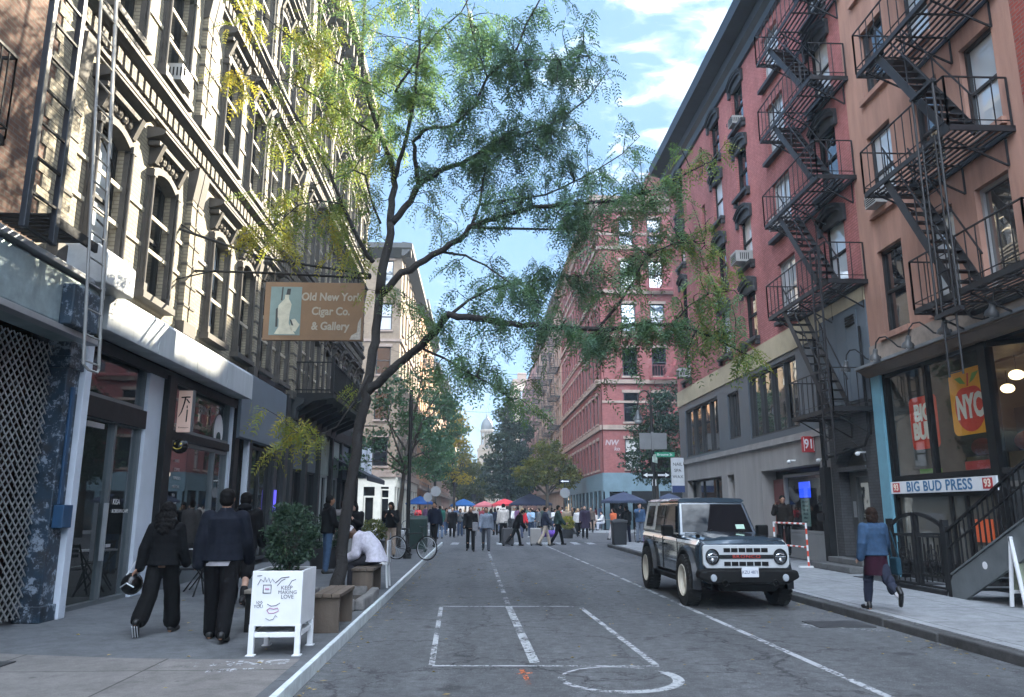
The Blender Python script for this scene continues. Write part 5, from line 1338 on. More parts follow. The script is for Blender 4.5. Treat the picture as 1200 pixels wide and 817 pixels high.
# ------------------------------------------------------------------ trees
M_bark = mat('dark_bark', (.020, .018, .017), .9, .35, 9, coord='obj', bumps=.8, bscale=26, streak=True, bdist=.03)
M_bark2 = mat('brown_bark', (.06, .05, .04), .9, .35, 5, coord='obj')
LEAF_LOC = leafmat('locust_leaves', [(0, (.075, .145, .105)), (.35, (.10, .18, .08)), (.56, (.17, .22, .06)), (.74, (.22, .22, .045)), (1, (.42, .33, .06))], .5)
LEAF_GRN = leafmat('green_leaves', [(0, (.030, .065, .030)), (.5, (.06, .11, .035)), (1, (.12, .15, .04))], .4)
LEAF_YEL = leafmat('yellow_leaves', [(0, (.12, .16, .03)), (.5, (.24, .24, .04)), (1, (.40, .32, .04))], .5)
LEAF_DRK = leafmat('dark_leaves', [(0, (.016, .036, .026)), (.5, (.028, .058, .038)), (1, (.05, .085, .04))], .25)
LEAF_OLV = leafmat('olive_leaves', [(0, (.05, .075, .025)), (.5, (.10, .12, .03)), (1, (.17, .16, .035))], .4)

def leaf_mesh(name, verts, faces, hue, m):
    """verts (n,3) array, faces (m,4) array, hue per face"""
    me = bpy.data.meshes.new(name); v = np.asarray(verts, dtype=np.float32); f = np.asarray(faces, dtype=np.int32)
    me.vertices.add(len(v)); me.vertices.foreach_set('co', v.ravel())
    me.loops.add(f.size); me.loops.foreach_set('vertex_index', f.ravel())
    me.polygons.add(len(f)); me.polygons.foreach_set('loop_start', np.arange(0, f.size, 4, dtype=np.int32))
    me.update(calc_edges=True); me.validate()
    at = me.attributes.new('hue', 'FLOAT', 'FACE'); at.data.foreach_set('value', np.asarray(hue, dtype=np.float32))
    me.materials.append(m); return me

rng = np.random.default_rng(5)
def fronds(P, D, L, hue, pairs=7, lw=.017, ll=.055):
    """compound leaves: P base points, D drooping directions, L lengths -> leaflets in two rows"""
    n = len(P); up = np.array([0, 0, 1.0])
    D = D/np.linalg.norm(D, axis=1, keepdims=True)
    S = np.cross(D, up + rng.normal(0, .6, (n, 3))); S /= np.linalg.norm(S, axis=1, keepdims=True)
    N = np.cross(S, D)
    vs, hs = [], []
    for i in range(pairs):
        t = (i+.8)/pairs
        base = P + D*(L*t)[:, None] + np.array([0, 0, -1.0])*(L*.55*t*t)[:, None]
        for s in (-1, 1):
            ax = S*s + D*.6 - up*.30 + rng.normal(0, .12, (n, 3)); ax /= np.linalg.norm(ax, axis=1, keepdims=True)
            wd = np.cross(ax, N); wd /= np.linalg.norm(wd, axis=1, keepdims=True)
            q = ll*(1-.35*abs(t-.5))*rng.uniform(.75, 1.2, n); q = q[:, None]
            vs.append(np.stack([base, base + ax*q*.5 + wd*lw*.5, base + ax*q, base + ax*q*.5 - wd*lw*.5], 1)); hs.append(hue + rng.normal(0, .06, n))
    V_ = np.concatenate(vs).reshape(-1, 3); H = np.concatenate(hs)
    return V_, np.arange(len(V_)).reshape(-1, 4), np.clip(H, 0, 1)

BR = [
    [(-2.31, 13.28, 0.22, 0.157), (-2.26, 13.28, 0.87, 0.15), (-2.18, 13.28, 1.7, 0.144), (-2.09, 13.28, 2.55, 0.137), (-1.98, 13.28, 3.43, 0.131), (-1.87, 13.28, 4.11, 0.124), (-1.82, 13.28, 4.72, 0.117), (-1.78, 13.28, 5.35, 0.111)],  # trunk
    [(-1.78, 13.28, 5.35, 0.093), (-1.7, 13.28, 6.07, 0.083), (-1.64, 13.28, 6.69, 0.072)],  # mid
    [(-1.97, 13.28, 3.55, 0.085), (-1.61, 13.13, 3.86, 0.079), (-1.27, 12.98, 4.13, 0.073), (-0.9, 12.84, 4.46, 0.068), (-0.51, 12.69, 4.82, 0.062), (-0.03, 12.54, 4.74, 0.056), (0.54, 12.39, 4.63, 0.05), (1.09, 12.25, 4.52, 0.045), (1.92, 12.1, 4.47, 0.039), (2.45, 11.95, 4.5, 0.033), (3.11, 11.8, 4.49, 0.027), (3.6, 11.66, 4.3, 0.022), (3.95, 11.51, 4.05, 0.016), (4.22, 11.36, 3.86, 0.01)],  # A
    [(1.93, 12.16, 4.48, 0.025), (2.24, 12.13, 4.85, 0.022), (2.53, 12.1, 5.29, 0.018), (2.77, 12.06, 5.72, 0.014), (3.23, 12.03, 5.94, 0.01), (3.72, 12.0, 5.97, 0.007)],  # A2
    [(-0.51, 12.72, 4.83, 0.03), (-0.21, 12.86, 5.14, 0.025), (0.19, 13.01, 5.4, 0.02), (0.72, 13.15, 5.55, 0.016), (1.35, 13.3, 5.71, 0.011), (2.0, 13.44, 5.81, 0.007)],  # A3
    [(-1.05, 12.96, 4.35, 0.025), (-0.6, 12.76, 4.1, 0.02), (-0.16, 12.56, 3.8, 0.015), (0.19, 12.36, 3.6, 0.011), (0.39, 12.16, 3.4, 0.006)],  # A4
    [(3.12, 11.84, 4.5, 0.017), (3.31, 11.73, 4.76, 0.013), (3.63, 11.63, 4.95, 0.009), (4.01, 11.52, 4.99, 0.005)],  # A5
    [(-1.75, 13.28, 5.35, 0.072), (-1.4, 13.18, 5.69, 0.066), (-0.95, 13.08, 5.96, 0.06), (-0.5, 12.97, 6.2, 0.055), (-0.17, 12.87, 6.49, 0.049), (0.25, 12.77, 6.62, 0.043), (0.93, 12.67, 6.79, 0.037), (1.74, 12.57, 6.85, 0.031), (2.33, 12.47, 6.85, 0.025), (3.06, 12.36, 7.04, 0.02), (3.65, 12.26, 7.35, 0.014), (4.0, 12.16, 7.5, 0.009)],  # B
    [(-0.17, 13.04, 6.55, 0.03), (-0.02, 13.14, 7.02, 0.024), (0.04, 13.24, 7.53, 0.019), (0.13, 13.34, 8.04, 0.013), (0.42, 13.44, 8.53, 0.007)],  # B2
    [(-0.17, 12.96, 6.52, 0.034), (0.42, 13.16, 6.58, 0.027), (1.21, 13.36, 6.66, 0.02), (2.03, 13.56, 6.75, 0.014), (2.71, 13.76, 6.72, 0.007)],  # B3
    [(-0.73, 13.12, 6.11, 0.025), (-0.26, 12.92, 5.97, 0.02), (0.11, 12.72, 5.72, 0.015), (0.47, 12.52, 5.39, 0.011), (0.82, 12.32, 5.01, 0.006)],  # B4
    [(-0.0, 13.04, 6.98, 0.025), (0.58, 13.23, 7.18, 0.021), (1.22, 13.42, 7.36, 0.018), (2.06, 13.62, 7.86, 0.014), (2.77, 13.81, 8.41, 0.01), (3.16, 14.0, 8.88, 0.006)],  # B5
    [(-1.64, 13.28, 6.69, 0.068), (-1.62, 13.37, 7.22, 0.062), (-1.61, 13.46, 7.63, 0.057), (-1.72, 13.55, 8.1, 0.051), (-1.92, 13.64, 8.58, 0.045), (-2.12, 13.72, 9.16, 0.04), (-2.34, 13.81, 9.93, 0.034), (-2.39, 13.9, 10.74, 0.028), (-2.39, 13.99, 11.77, 0.023), (-2.41, 14.08, 13.04, 0.017)],  # C1
    [(-1.6, 13.36, 7.59, 0.043), (-1.48, 13.26, 8.05, 0.038), (-1.33, 13.15, 8.51, 0.034), (-1.24, 13.05, 8.98, 0.03), (-1.21, 12.95, 9.44, 0.025), (-1.15, 12.85, 10.08, 0.021), (-1.2, 12.74, 10.89, 0.017), (-1.27, 12.64, 11.72, 0.013)],  # C1b
    [(-1.66, 13.52, 9.45, 0.025), (-1.26, 13.4, 10.07, 0.021), (-0.9, 13.28, 10.55, 0.017), (-0.41, 13.16, 10.95, 0.013), (-0.09, 13.04, 11.52, 0.009)],  # C1c
    [(-1.61, 13.28, 6.69, 0.064), (-1.31, 13.34, 7.15, 0.058), (-1.1, 13.41, 7.55, 0.053), (-0.79, 13.47, 7.82, 0.047), (-0.51, 13.54, 7.95, 0.042), (-0.13, 13.6, 8.19, 0.036), (0.27, 13.66, 8.55, 0.031), (0.76, 13.73, 8.72, 0.025), (1.44, 13.79, 9.01, 0.02), (2.13, 13.86, 9.61, 0.014), (2.59, 13.92, 10.32, 0.009)],  # C2
    [(-1.16, 13.36, 7.49, 0.043), (-1.2, 13.27, 7.97, 0.04), (-1.23, 13.17, 8.27, 0.037), (-1.01, 13.08, 8.48, 0.034), (-0.52, 12.98, 8.48, 0.031), (-0.1, 12.89, 8.86, 0.029), (0.1, 12.79, 9.38, 0.025), (0.46, 12.7, 9.62, 0.023), (0.64, 12.6, 9.86, 0.02), (0.81, 12.51, 10.28, 0.018), (1.04, 12.41, 10.72, 0.014), (1.32, 12.32, 11.55, 0.012)],  # C2b
    [(0.1, 12.8, 9.38, 0.021), (-0.14, 12.96, 10.22, 0.018), (-0.25, 13.12, 10.81, 0.015), (-0.32, 13.28, 11.32, 0.012), (-0.35, 13.44, 12.39, 0.009)],  # C2c
    [(0.46, 12.64, 9.59, 0.017), (0.93, 12.53, 9.58, 0.013), (1.39, 12.43, 9.53, 0.009), (1.91, 12.32, 9.54, 0.005)],  # C2d
    [(-1.91, 13.28, 5.94, 0.043), (-2.19, 13.12, 6.31, 0.038), (-2.47, 12.96, 6.92, 0.033), (-2.68, 12.8, 7.47, 0.029), (-2.99, 12.64, 7.96, 0.024), (-3.35, 12.48, 8.52, 0.02), (-3.67, 12.32, 9.07, 0.014), (-3.94, 12.16, 9.71, 0.01)],  # D
    [(-2.09, 13.76, 8.71, 0.025), (-2.45, 13.63, 8.9, 0.021), (-2.84, 13.5, 9.11, 0.018), (-3.23, 13.38, 9.32, 0.014), (-3.67, 13.25, 9.47, 0.01), (-4.19, 13.12, 9.46, 0.006)],  # D2
    [(-2.39, 13.84, 9.88, 0.025), (-2.75, 13.71, 10.1, 0.021), (-3.2, 13.58, 10.36, 0.018), (-3.69, 13.46, 10.52, 0.014), (-4.18, 13.33, 10.86, 0.01), (-4.56, 13.2, 11.12, 0.006)],  # D3
    [(-1.81, 13.28, 6.68, 0.025), (-1.97, 13.18, 7.04, 0.021), (-2.09, 13.09, 7.54, 0.017), (-2.28, 12.99, 7.57, 0.014), (-2.56, 12.9, 7.39, 0.009), (-2.83, 12.8, 7.23, 0.005)],  # D4
    [(-2.44, 12.8, 6.85, 0.017), (-2.79, 12.68, 6.86, 0.014), (-3.12, 12.56, 6.72, 0.011), (-3.43, 12.44, 6.33, 0.008), (-3.59, 12.32, 5.94, 0.005)],  # D5
    [(-1.91, 13.2, 3.87, 0.017), (-2.1, 12.98, 3.39, 0.014), (-2.33, 12.76, 2.93, 0.011), (-2.56, 12.54, 2.77, 0.008), (-2.85, 12.32, 2.78, 0.005)],  # E
]
CLUMPS = [(-4.09,13.04,10.75,0.58,55,0.75),(-3.46,13.2,10.07,0.66,80,0.72),(-4.13,12.96,9.28,0.4,30,0.85),(-2.84,13.6,10.71,0.68,100,0.6),(-2.7,13.6,9.43,0.68,110,0.55),(-3.32,12.96,8.53,0.55,80,0.65),(-3.08,12.8,7.63,0.57,90,0.65),(-2.58,13.28,8.04,0.59,100,0.55),(-3.39,12.48,6.69,0.49,60,0.7),(-2.88,12.8,6.67,0.54,80,0.62),(-3.52,12.32,5.94,0.33,35,0.85),(-2.88,12.64,5.99,0.31,30,0.85),(-2.35,13.12,6.97,0.52,90,0.5),(-2.26,13.2,6.19,0.41,50,0.6),(-2.09,13.28,5.58,0.24,12,0.7),(-2.1,13.6,10.92,0.68,120,0.42),(-2.06,13.6,9.81,0.6,110,0.45),(-2.18,13.6,8.73,0.57,100,0.42),(-1.54,13.28,10.17,0.66,130,0.35),(-1.34,13.2,9.06,0.66,130,0.32),(-1.4,13.28,8.06,0.47,60,0.45),(-0.95,13.12,9.37,0.58,110,0.25),(-1.06,13.12,10.62,0.73,140,0.28),(-0.41,13.12,10.46,0.8,170,0.2),(-0.07,12.96,9.48,0.72,150,0.15),(-0.54,13.2,8.56,0.62,120,0.25),(-0.67,13.12,7.16,0.38,35,0.5),(-0.97,13.12,6.83,0.29,16,0.55),(0.24,12.96,10.37,0.79,170,0.15),(0.88,12.8,10.46,0.71,120,0.15),(0.57,13.12,9.24,0.7,160,0.1),(1.19,12.8,9.59,0.6,120,0.12),(1.57,12.64,9.84,0.53,80,0.15),(1.37,13.12,8.91,0.61,130,0.1),(1.96,12.64,9.51,0.42,50,0.15),(0.75,13.44,8.71,0.6,120,0.1),(0.18,13.36,8.48,0.59,110,0.12),(-0.06,13.28,7.66,0.53,100,0.15),(-0.37,13.28,7.91,0.44,70,0.2),(0.59,13.6,7.82,0.6,110,0.1),(1.24,13.6,8.01,0.6,110,0.1),(1.93,13.76,8.37,0.58,70,0.15),(2.6,13.76,8.65,0.46,40,0.25),(0.41,12.96,6.95,0.49,100,0.1),(1.16,12.72,6.87,0.57,140,0.1),(1.89,12.56,6.89,0.56,140,0.12),(2.47,12.4,7.0,0.52,110,0.2),(3.04,12.24,7.25,0.46,70,0.3),(3.54,12.16,7.38,0.38,40,0.45),(3.93,12.16,7.63,0.27,18,0.6),(2.17,13.44,6.59,0.54,90,0.15),(1.55,13.6,6.69,0.54,90,0.12),(2.73,12.32,6.42,0.47,60,0.3),(3.16,12.24,6.63,0.38,35,0.35),(-0.19,12.8,5.77,0.43,50,0.25),(0.4,12.48,5.37,0.47,70,0.18),(0.11,12.64,4.96,0.37,50,0.2),(0.72,13.12,5.33,0.52,90,0.12),(1.35,13.28,5.55,0.56,110,0.1),(1.97,13.28,5.64,0.5,90,0.15),(2.23,12.16,5.45,0.41,70,0.25),(2.65,12.08,5.65,0.4,70,0.3),(3.21,12.0,5.85,0.4,60,0.4),(3.65,12.0,5.94,0.35,40,0.5),(3.87,11.84,5.66,0.21,15,0.6),(-0.32,12.8,4.78,0.34,40,0.3),(0.83,12.48,4.56,0.47,90,0.15),(1.38,12.32,4.46,0.47,90,0.15),(1.92,12.16,4.35,0.43,90,0.2),(2.45,12.0,4.39,0.45,110,0.2),(2.97,11.84,4.39,0.45,110,0.25),(3.41,11.68,4.4,0.39,90,0.35),(3.76,11.52,4.16,0.31,50,0.5),(4.05,11.44,3.94,0.2,22,0.6),(3.62,11.6,4.87,0.34,50,0.45),(3.94,11.52,4.99,0.26,26,0.55),(-0.6,12.8,4.32,0.4,50,0.3),(-0.16,12.48,3.97,0.42,70,0.25),(0.26,12.24,3.72,0.35,60,0.25),(0.53,12.08,3.42,0.24,25,0.3),(-1.22,13.12,4.77,0.32,24,0.4),(-1.39,13.2,5.25,0.29,16,0.45),(-0.87,12.64,3.64,0.31,20,0.35),(1.09,12.24,3.87,0.27,20,0.25),(0.54,12.32,4.16,0.33,40,0.2),(-2.85,12.32,2.75,0.36,40,0.75),(-2.48,12.48,2.84,0.25,18,0.7),(-3.08,12.16,2.93,0.22,14,0.85),(-2.21,13.12,3.63,0.2,8,0.6),]

t1 = thing('street_tree', 'slender leaning locust tree with yellow green feathery crown by the pale steel kerb', 'tree', (-2.31, 13.28, SW))
def wobble(pts, sub=3):
    out = []
    for i in range(len(pts)-1):
        a, b = Vector(pts[i][:3]), Vector(pts[i+1][:3])
        for k in range(sub):
            t = k/sub; r = pts[i][3]+(pts[i+1][3]-pts[i][3])*t
            j = Vector((rnd.gauss(0, 1), rnd.gauss(0, 1), rnd.gauss(0, 1)))*min(r*.30, .02)
            out.append((a.lerp(b, t) + (j if (i or k) else j*0), r))
    out.append((Vector(pts[-1][:3]), pts[-1][3])); return out
mb = MB(); w = wobble(BR[0]); w = [(p, r*.66) for p, r in w]; w[0] = (w[0][0]-V(0, 0, .12), .17); w[1] = (w[1][0], .120)
mb.tube([p for p, r in w], [r for p, r in w], 14)
w = wobble(BR[1]); mb.tube([p for p, r in w], [r*.95 for p, r in w], 12)
obj('trunk', mb, M_bark, t1, smooth=True, angle=180)
mb = MB(); nodes = []
for b in BR[2:]:
    w = wobble(b); mb.tube([p for p, r in w], [max(r, .006) for p, r in w], 8)
    nodes += [(p, r) for p, r in w]
NP = np.array([tuple(p) for p, r in nodes])
FP, FD, FLn, FH = [], [], [], []
for (x, y, z, r, n, h) in CLUMPS:
    c = np.array([x, y, z]); k = max(2, n//9); n = int(n*1.2); h *= .92
    # twigs from the nearest limb into the clump, then leaves along the twigs
    tips = c + rng.normal(0, 1, (k, 3))*np.array([r*.80, r*.95, r*.66])
    tw = []
    for tpt in tips:
        d = np.linalg.norm(NP - tpt, axis=1) + rng.uniform(0, .25, len(NP)); j = int(d.argmin()); a = NP[j]
        midp = (a+tpt)/2 + np.array([rnd.gauss(0, .05), rnd.gauss(0, .05), .10*np.linalg.norm(tpt-a)]); tw.append((a, midp, tpt))
        mb.tube([a, (a+midp)/2 + rng.normal(0, .02, 3), midp, (midp+tpt)/2+np.array([0, 0, .02]), tpt], [.009, .008, .0065, .005, .003], 5, cap=False)
    for i in range(n):
        a, m_, b_ = tw[rnd.randrange(k)]; t = rnd.uniform(.25, 1.05)
        p = (1-t)**2*a + 2*t*(1-t)*m_ + t*t*b_
        dd = np.array([b_[0]-a[0], b_[1]-a[1], 0]); dd /= (np.linalg.norm(dd)+1e-6)
        o_ = dd*.5 + rng.normal(0, .75, 3); o_[2] = -abs(rnd.gauss(.5, .45))
        FP.append(p + rng.normal(0, .05, 3)); FD.append(o_); FLn.append(rnd.uniform(.18, .36)); FH.append(h + rnd.gauss(0, .07))
obj('limb', mb, M_bark, t1, smooth=True, angle=180)
v, f, hh = fronds(np.array(FP), np.array(FD), np.array(FLn), np.array(FH), 7, .024, .088)
o_ = link('crown', leaf_mesh('crown', v - np.array([-2.31, 13.28, SW]), f, hh, LEAF_LOC), t1)

def leafy_tree(name, label, base, th, r0, clumps, leafm, n, size, hue=(.5, .2), barkm=None, lean=(0, 0), group=None, limbs=None, fr=False):
    """clumps: (dx, dy, z, rx, rz) relative to the trunk foot"""
    x, y = base; t = thing(name, label, 'tree', (x, y, SW if abs(x) > 1.6 else 0), group=group)
    mb = MB(); barkm = barkm or M_bark2; top = V(lean[0], lean[1], th)
    P = [V(0, 0, -.1), V(lean[0]*.1, lean[1]*.1, th*.33), V(lean[0]*.5, lean[1]*.4, th*.66), top]
    mb.tube(P, [r0*1.25, r0, r0*.85, r0*.65], 10)
    obj('trunk', mb, barkm, t, smooth=True, local=True, angle=180)
    mb = MB(); VS, FS_, HS = [], [], []
    tot = sum(c[3]**2*c[4] for c in clumps)
    for (dx, dy, z, rx, rz) in clumps:
        c = V(dx, dy, z); a = P[2].lerp(top, rnd.random())
        m_ = (a+c)/2 + V(rnd.gauss(0, .2), rnd.gauss(0, .2), .3)
        mb.tube([a, m_, c], [r0*.5, r0*.32, r0*.12], 7)
        for k in range(6):
            e = c + V(rnd.gauss(0, rx*.6), rnd.gauss(0, rx*.6), rnd.gauss(0, rz*.6)); mb.tube([m_.lerp(c, .6+.4*rnd.random()), e], [r0*.12, r0*.03], 5, cap=False)
        k = int(n*rx*rx*rz/tot)
        d = rng.normal(0, 1, (k, 3)); d /= np.linalg.norm(d, axis=1, keepdims=True); d *= (rng.uniform(.15, 1, (k, 1))**.5)
        # ragged outline: pull the shell in and out with a lumpy field
        lump = 1 + .28*np.sin(d[:, :1]*7+dx*3) * np.cos(d[:, 1:2]*6+z*2) + .22*np.sin(d[:, 2:3]*9+dx)
        p = np.array(c) + d*lump*np.array([rx, rx, rz])
        ax = rng.normal(0, 1, (k, 3)) + np.array([0, 0, -.5]); ax /= np.linalg.norm(ax, axis=1, keepdims=True)
        wd = np.cross(ax, rng.normal(0, 1, (k, 3))); wd /= np.linalg.norm(wd, axis=1, keepdims=True)
        q = size*rng.uniform(.6, 1.3, (k, 1))
        VS.append(np.stack([p-ax*q*.5, p+wd*q*.28, p+ax*q*.5, p-wd*q*.28], 1).reshape(-1, 3))
        HS.append(np.clip(hue[0] + rnd.gauss(0, hue[1]*.7) + rng.normal(0, hue[1]*.6, k), 0, 1))
    obj('limb', mb, barkm, t, smooth=True, local=True, angle=180)
    v = np.concatenate(VS); link('crown', leaf_mesh('crown', v, np.arange(len(v)).reshape(-1, 4), np.concatenate(HS), leafm), t)
    return t
def blob_clumps(n, rx, ry, z0, z1, cr, taper=1.0, cone=False):
    out = []
    for i in range(n):
        t = (i+.5)/n; z = z0+(z1-z0)*t
        w = (1-t)**.8 if cone else math.sin(PI*min(1, max(0, .12+.85*t)))**.6
        a = rnd.uniform(0, 2*PI); q = rnd.uniform(.3, 1)*w
        out.append((rx*q*math.cos(a), ry*q*math.sin(a), z, cr*rnd.uniform(.75, 1.25)*(.55+.45*w if cone else 1), cr*rnd.uniform(.55, .9)))
    return out
leafy_tree('street_tree', 'small blue green locust tree over the green storage box on the cafe side pavement', (-3.1, 31), 4.2, .09, [(-1.1, 0, 4.2, .9, .6), (.3, .3, 5.0, 1.0, .7), (1.4, 0, 4.3, .8, .55), (-.3, -.4, 6.2, .9, .8), (1.0, .2, 6.8, .8, .7), (1.9, 0, 5.8, .7, .6), (2.2, .2, 7.3, .6, .6), (-1.8, .2, 3.3, .7, .5), (.2, 0, 3.3, .8, .5), (1.2, .3, 3.4, .6, .45), (.9, 0, 8.2, .6, .6), (-1.0, .2, 5.6, .6, .5)], LEAF_LOC, 4200, .15, (.12, .10), lean=(.3, 0))
leafy_tree('street_tree', 'blue green locust tree further along the cafe side pavement before the sunlit tenements', (-3.3, 60), 5, .12, blob_clumps(12, 2.2, 2.0, 4, 10.5, 1.1), LEAF_LOC, 6000, .26, (.15, .12))
leafy_tree('street_tree', 'airy yellow tree lit by the sun behind the blue canopy', (-2.6, 86), 5, .16, [(-.9, 0, 12.4, 1.5, 1.0), (.3, .2, 11.4, 1.3, .9), (.4, .3, 10.2, 1.4, .9), (-1.2, 0, 9.2, 1.5, 1.0)] + blob_clumps(11, 2.8, 2.4, 4.6, 9.0, 1.15), LEAF_YEL, 5200, .30, (.7, .28))
leafy_tree('street_tree', 'low green tree filling the gap beside the yellow one', (-.6, 112), 3.5, .16, blob_clumps(12, 3.0, 2.6, 3, 8.0, 1.4), LEAF_OLV, 4500, .36, (.4, .2))
leafy_tree('street_tree', 'tall dark green pointed tree in the middle of the street view', (3.75, 98), 6, .25, [(0, 0, 14.9, .9, 1.3), (-.3, 0, 13.4, 1.5, 1.2), (2.0, .2, 11.6, 1.6, 1.1), (2.6, 0, 10.6, .9, .7), (.3, .3, 11.6, 1.8, 1.4), (-.8, 0, 10.0, 2.0, 1.4), (1.0, 0, 8.6, 2.2, 1.5), (-1.2, 0, 7.4, 2.1, 1.6), (1.6, .2, 6.4, 2.2, 1.5), (-.6, 0, 5.0, 2.4, 1.4), (1.5, 0, 4.0, 2.0, 1.3), (-1.6, 0, 3.6, 1.4, 1.2)], LEAF_DRK, 17000, .36, (.45, .25))
leafy_tree('street_tree', 'olive green spreading tree above the dark canopy on the right', (5.9, 67), 3.6, .16, [(-1.6, 0, 3.9, 1.1, .7), (0, .3, 4.3, 1.3, .9), (1.6, 0, 3.9, 1.1, .7), (-1.0, 0, 5.2, 1.1, .8), (.6, .2, 5.8, 1.2, .9), (-.4, 0, 6.7, .9, .6), (1.8, .3, 5.0, .9, .7), (2.5, 0, 4.3, .7, .6), (-2.3, 0, 4.6, .7, .6), (.9, 0, 6.9, .6, .5)], LEAF_OLV, 9000, .24, (.6, .25), lean=(.1, 0))
leafy_tree('street_tree', 'dark reddish green tree on the cross street hiding the corner building windows', (10.6, 46), 3.6, .18, [(0, 0, 5.2, 1.3, 1.0), (-1.2, 0, 4.4, 1.0, .8), (1.2, .2, 4.6, 1.2, 1.0), (.2, 0, 6.6, 1.2, 1.0), (-.8, .2, 6.0, .9, .8), (1.3, 0, 6.6, 1.1, .9), (.3, 0, 8.0, 1.0, .8), (1.2, 0, 8.3, .8, .7), (-.2, 0, 3.5, 1.2, .7), (1.3, 0, 3.3, 1.0, .7), (-.9, 0, 7.3, .6, .6)], LEAF_DRK, 9000, .19, (.55, .3))
for i, (x, y, h, m_, lb) in enumerate(((-3.4, 128, 9, LEAF_OLV, 'olive tree far down the cafe side pavement'), (6.0, 118, 9.5, LEAF_GRN, 'green tree far down the stoop side pavement'), (-2.6, 165, 11, LEAF_GRN, 'green tree at the far left end of the street'), (1.2, 190, 12, LEAF_DRK, 'dark tree at the foot of the domed tower'), (6.2, 150, 10, LEAF_DRK, 'dark tree before the last tenements on the right'))):
    leafy_tree('street_tree', lb, (x, y), 4, .2, blob_clumps(11, 2.4, 2.4, 3.2, h-.8, 1.5), m_, 3200, .5, (.4, .22), group='trees far down the street')
# ------------------------------------------------------------------ street furniture and small things
M_wood = mat('weathered_wood', (.105, .08, .06), .8, .35, 3, coord='obj', bumps=.4, bscale=30, streak=True)
M_woodp = mat('pale_wood', (.26, .23, .19), .8, .25, 3, coord='obj', bumps=.3, bscale=30)
M_dkgreen = mat('dark_green_enamel', (.005, .024, .019), .45, .2, 3, coord='obj')
M_lampblk = mat('lamp_post_black', (.006, .007, .007), .5, .2, 4)

# hanging cigar shop sign on its two rods
yS = 15.3
sg = thing('hanging_sign', 'tan shop sign with a framed statue picture hung from rods on the left facade', 'sign', (-3.36, yS, 5.5))
mb = MB(); mb.box(-4.36, -2.36, yS-.045, yS+.045, 4.93, 6.14); obj('board', mb, mat('tan_sign_paint', (.25, .155, .09), .7, .12, 2.5), sg, bevel=.008)
mb = MB(); mb.box(-4.24, -3.62, yS-.052, yS-.045, 5.03, 6.04); pic = obj('picture', mb, mat('teal_grey_print', (.22, .30, .29), .7, .12, 3), sg)
M_stat = mat('pale_statue_print', (.60, .58, .47), .7, .15, 8); M_statd = mat('dark_print', (.05, .05, .05), .7, .1)
mb = MB()
def sil(poly, m, dz=0): mb.prism([(p[0]-3.93, p[1]+5.05) for p in poly], .004, Matrix.Translation((0, yS-.053-dz, 0)) @ Matrix.Rotation(R(90), 4, 'X'), m)
sil([(-.20, 0), (.22, 0), (.16, .10), (.08, .22), (.09, .42), (.12, .62), (.07, .72), (-.02, .74), (-.09, .66), (-.14, .60), (-.17, .42), (-.12, .30), (-.12, .15)], 0)
sil([(.22, .05), (.30, .20), (.20, .32), (.12, .30), (.12, .1)], 0); sil([(-.02, .72), (.06, .72), (.06, .82), (-.02, .82)], 0, .002); sil([(.0, .82), (.08, .82), (.09, .95), (.02, .95)], 1, .002)
sil([(-.10, .70), (-.07, .70), (-.06, .98), (-.085, .98)], 1, .003); sil([(-.18, .15), (-.14, .15), (-.15, .55), (-.19, .52)], 1, .003); sil([(.10, .30), (.13, .30), (.18, .18), (.14, .18)], 1, .003)
obj('statue_print', mb, [M_stat, M_statd], pic)
M_let = mat('cream_sign_letter', (.42, .38, .31), .6, 0)
for s, z, sz in (('Old New York', 5.83, .23), ('Cigar Co.', 5.53, .23), ('& Gallery', 5.22, .23)): text('lettering', s, sz, (-3.02, yS-.05, z), FACE_S, M_let, sg, .004, sx=.86, bold=.006, shear=.05)
mb = MB(); mb.prism([(-2.62, 4.95), (-2.40, 4.95), (-2.40, 5.42), (-2.46, 5.3), (-2.48, 5.1), (-2.58, 5.04)], .004, Matrix.Translation((0, yS-.047, 0)) @ Matrix.Rotation(R(90), 4, 'X')); obj('peeling_corner', mb, mat('peeled_paint', (.45, .42, .38), .8, .4, 20), sg)
mb = MB()
mb.tube([(XL, yS-.5, 7.08), (-4.4, yS-.12, 6.62), (-2.28, yS, 6.34)], .028, 8); mb.tube([(XL, yS+.15, 6.42), (-4.4, yS+.05, 6.36), (-2.28, yS, 6.26)], .026, 8)
mb.tube([(XL, yS-.45, 6.05), (XL+.65, yS+.0, 6.40)], .016, 6); mb.tube([(XL, yS-.45, 7.2), (XL+.3, yS-.4, 7.0)], .016, 6)
for x in (-4.2, -2.5): mb.tube([(x, yS, 6.12), (x, yS, 6.4)], .012, 6)
mb.ell((-2.27, yS, 6.30), (.04, .04, .07), n=8, m=6); obj('bracket_rod', mb, M_iron, sg)
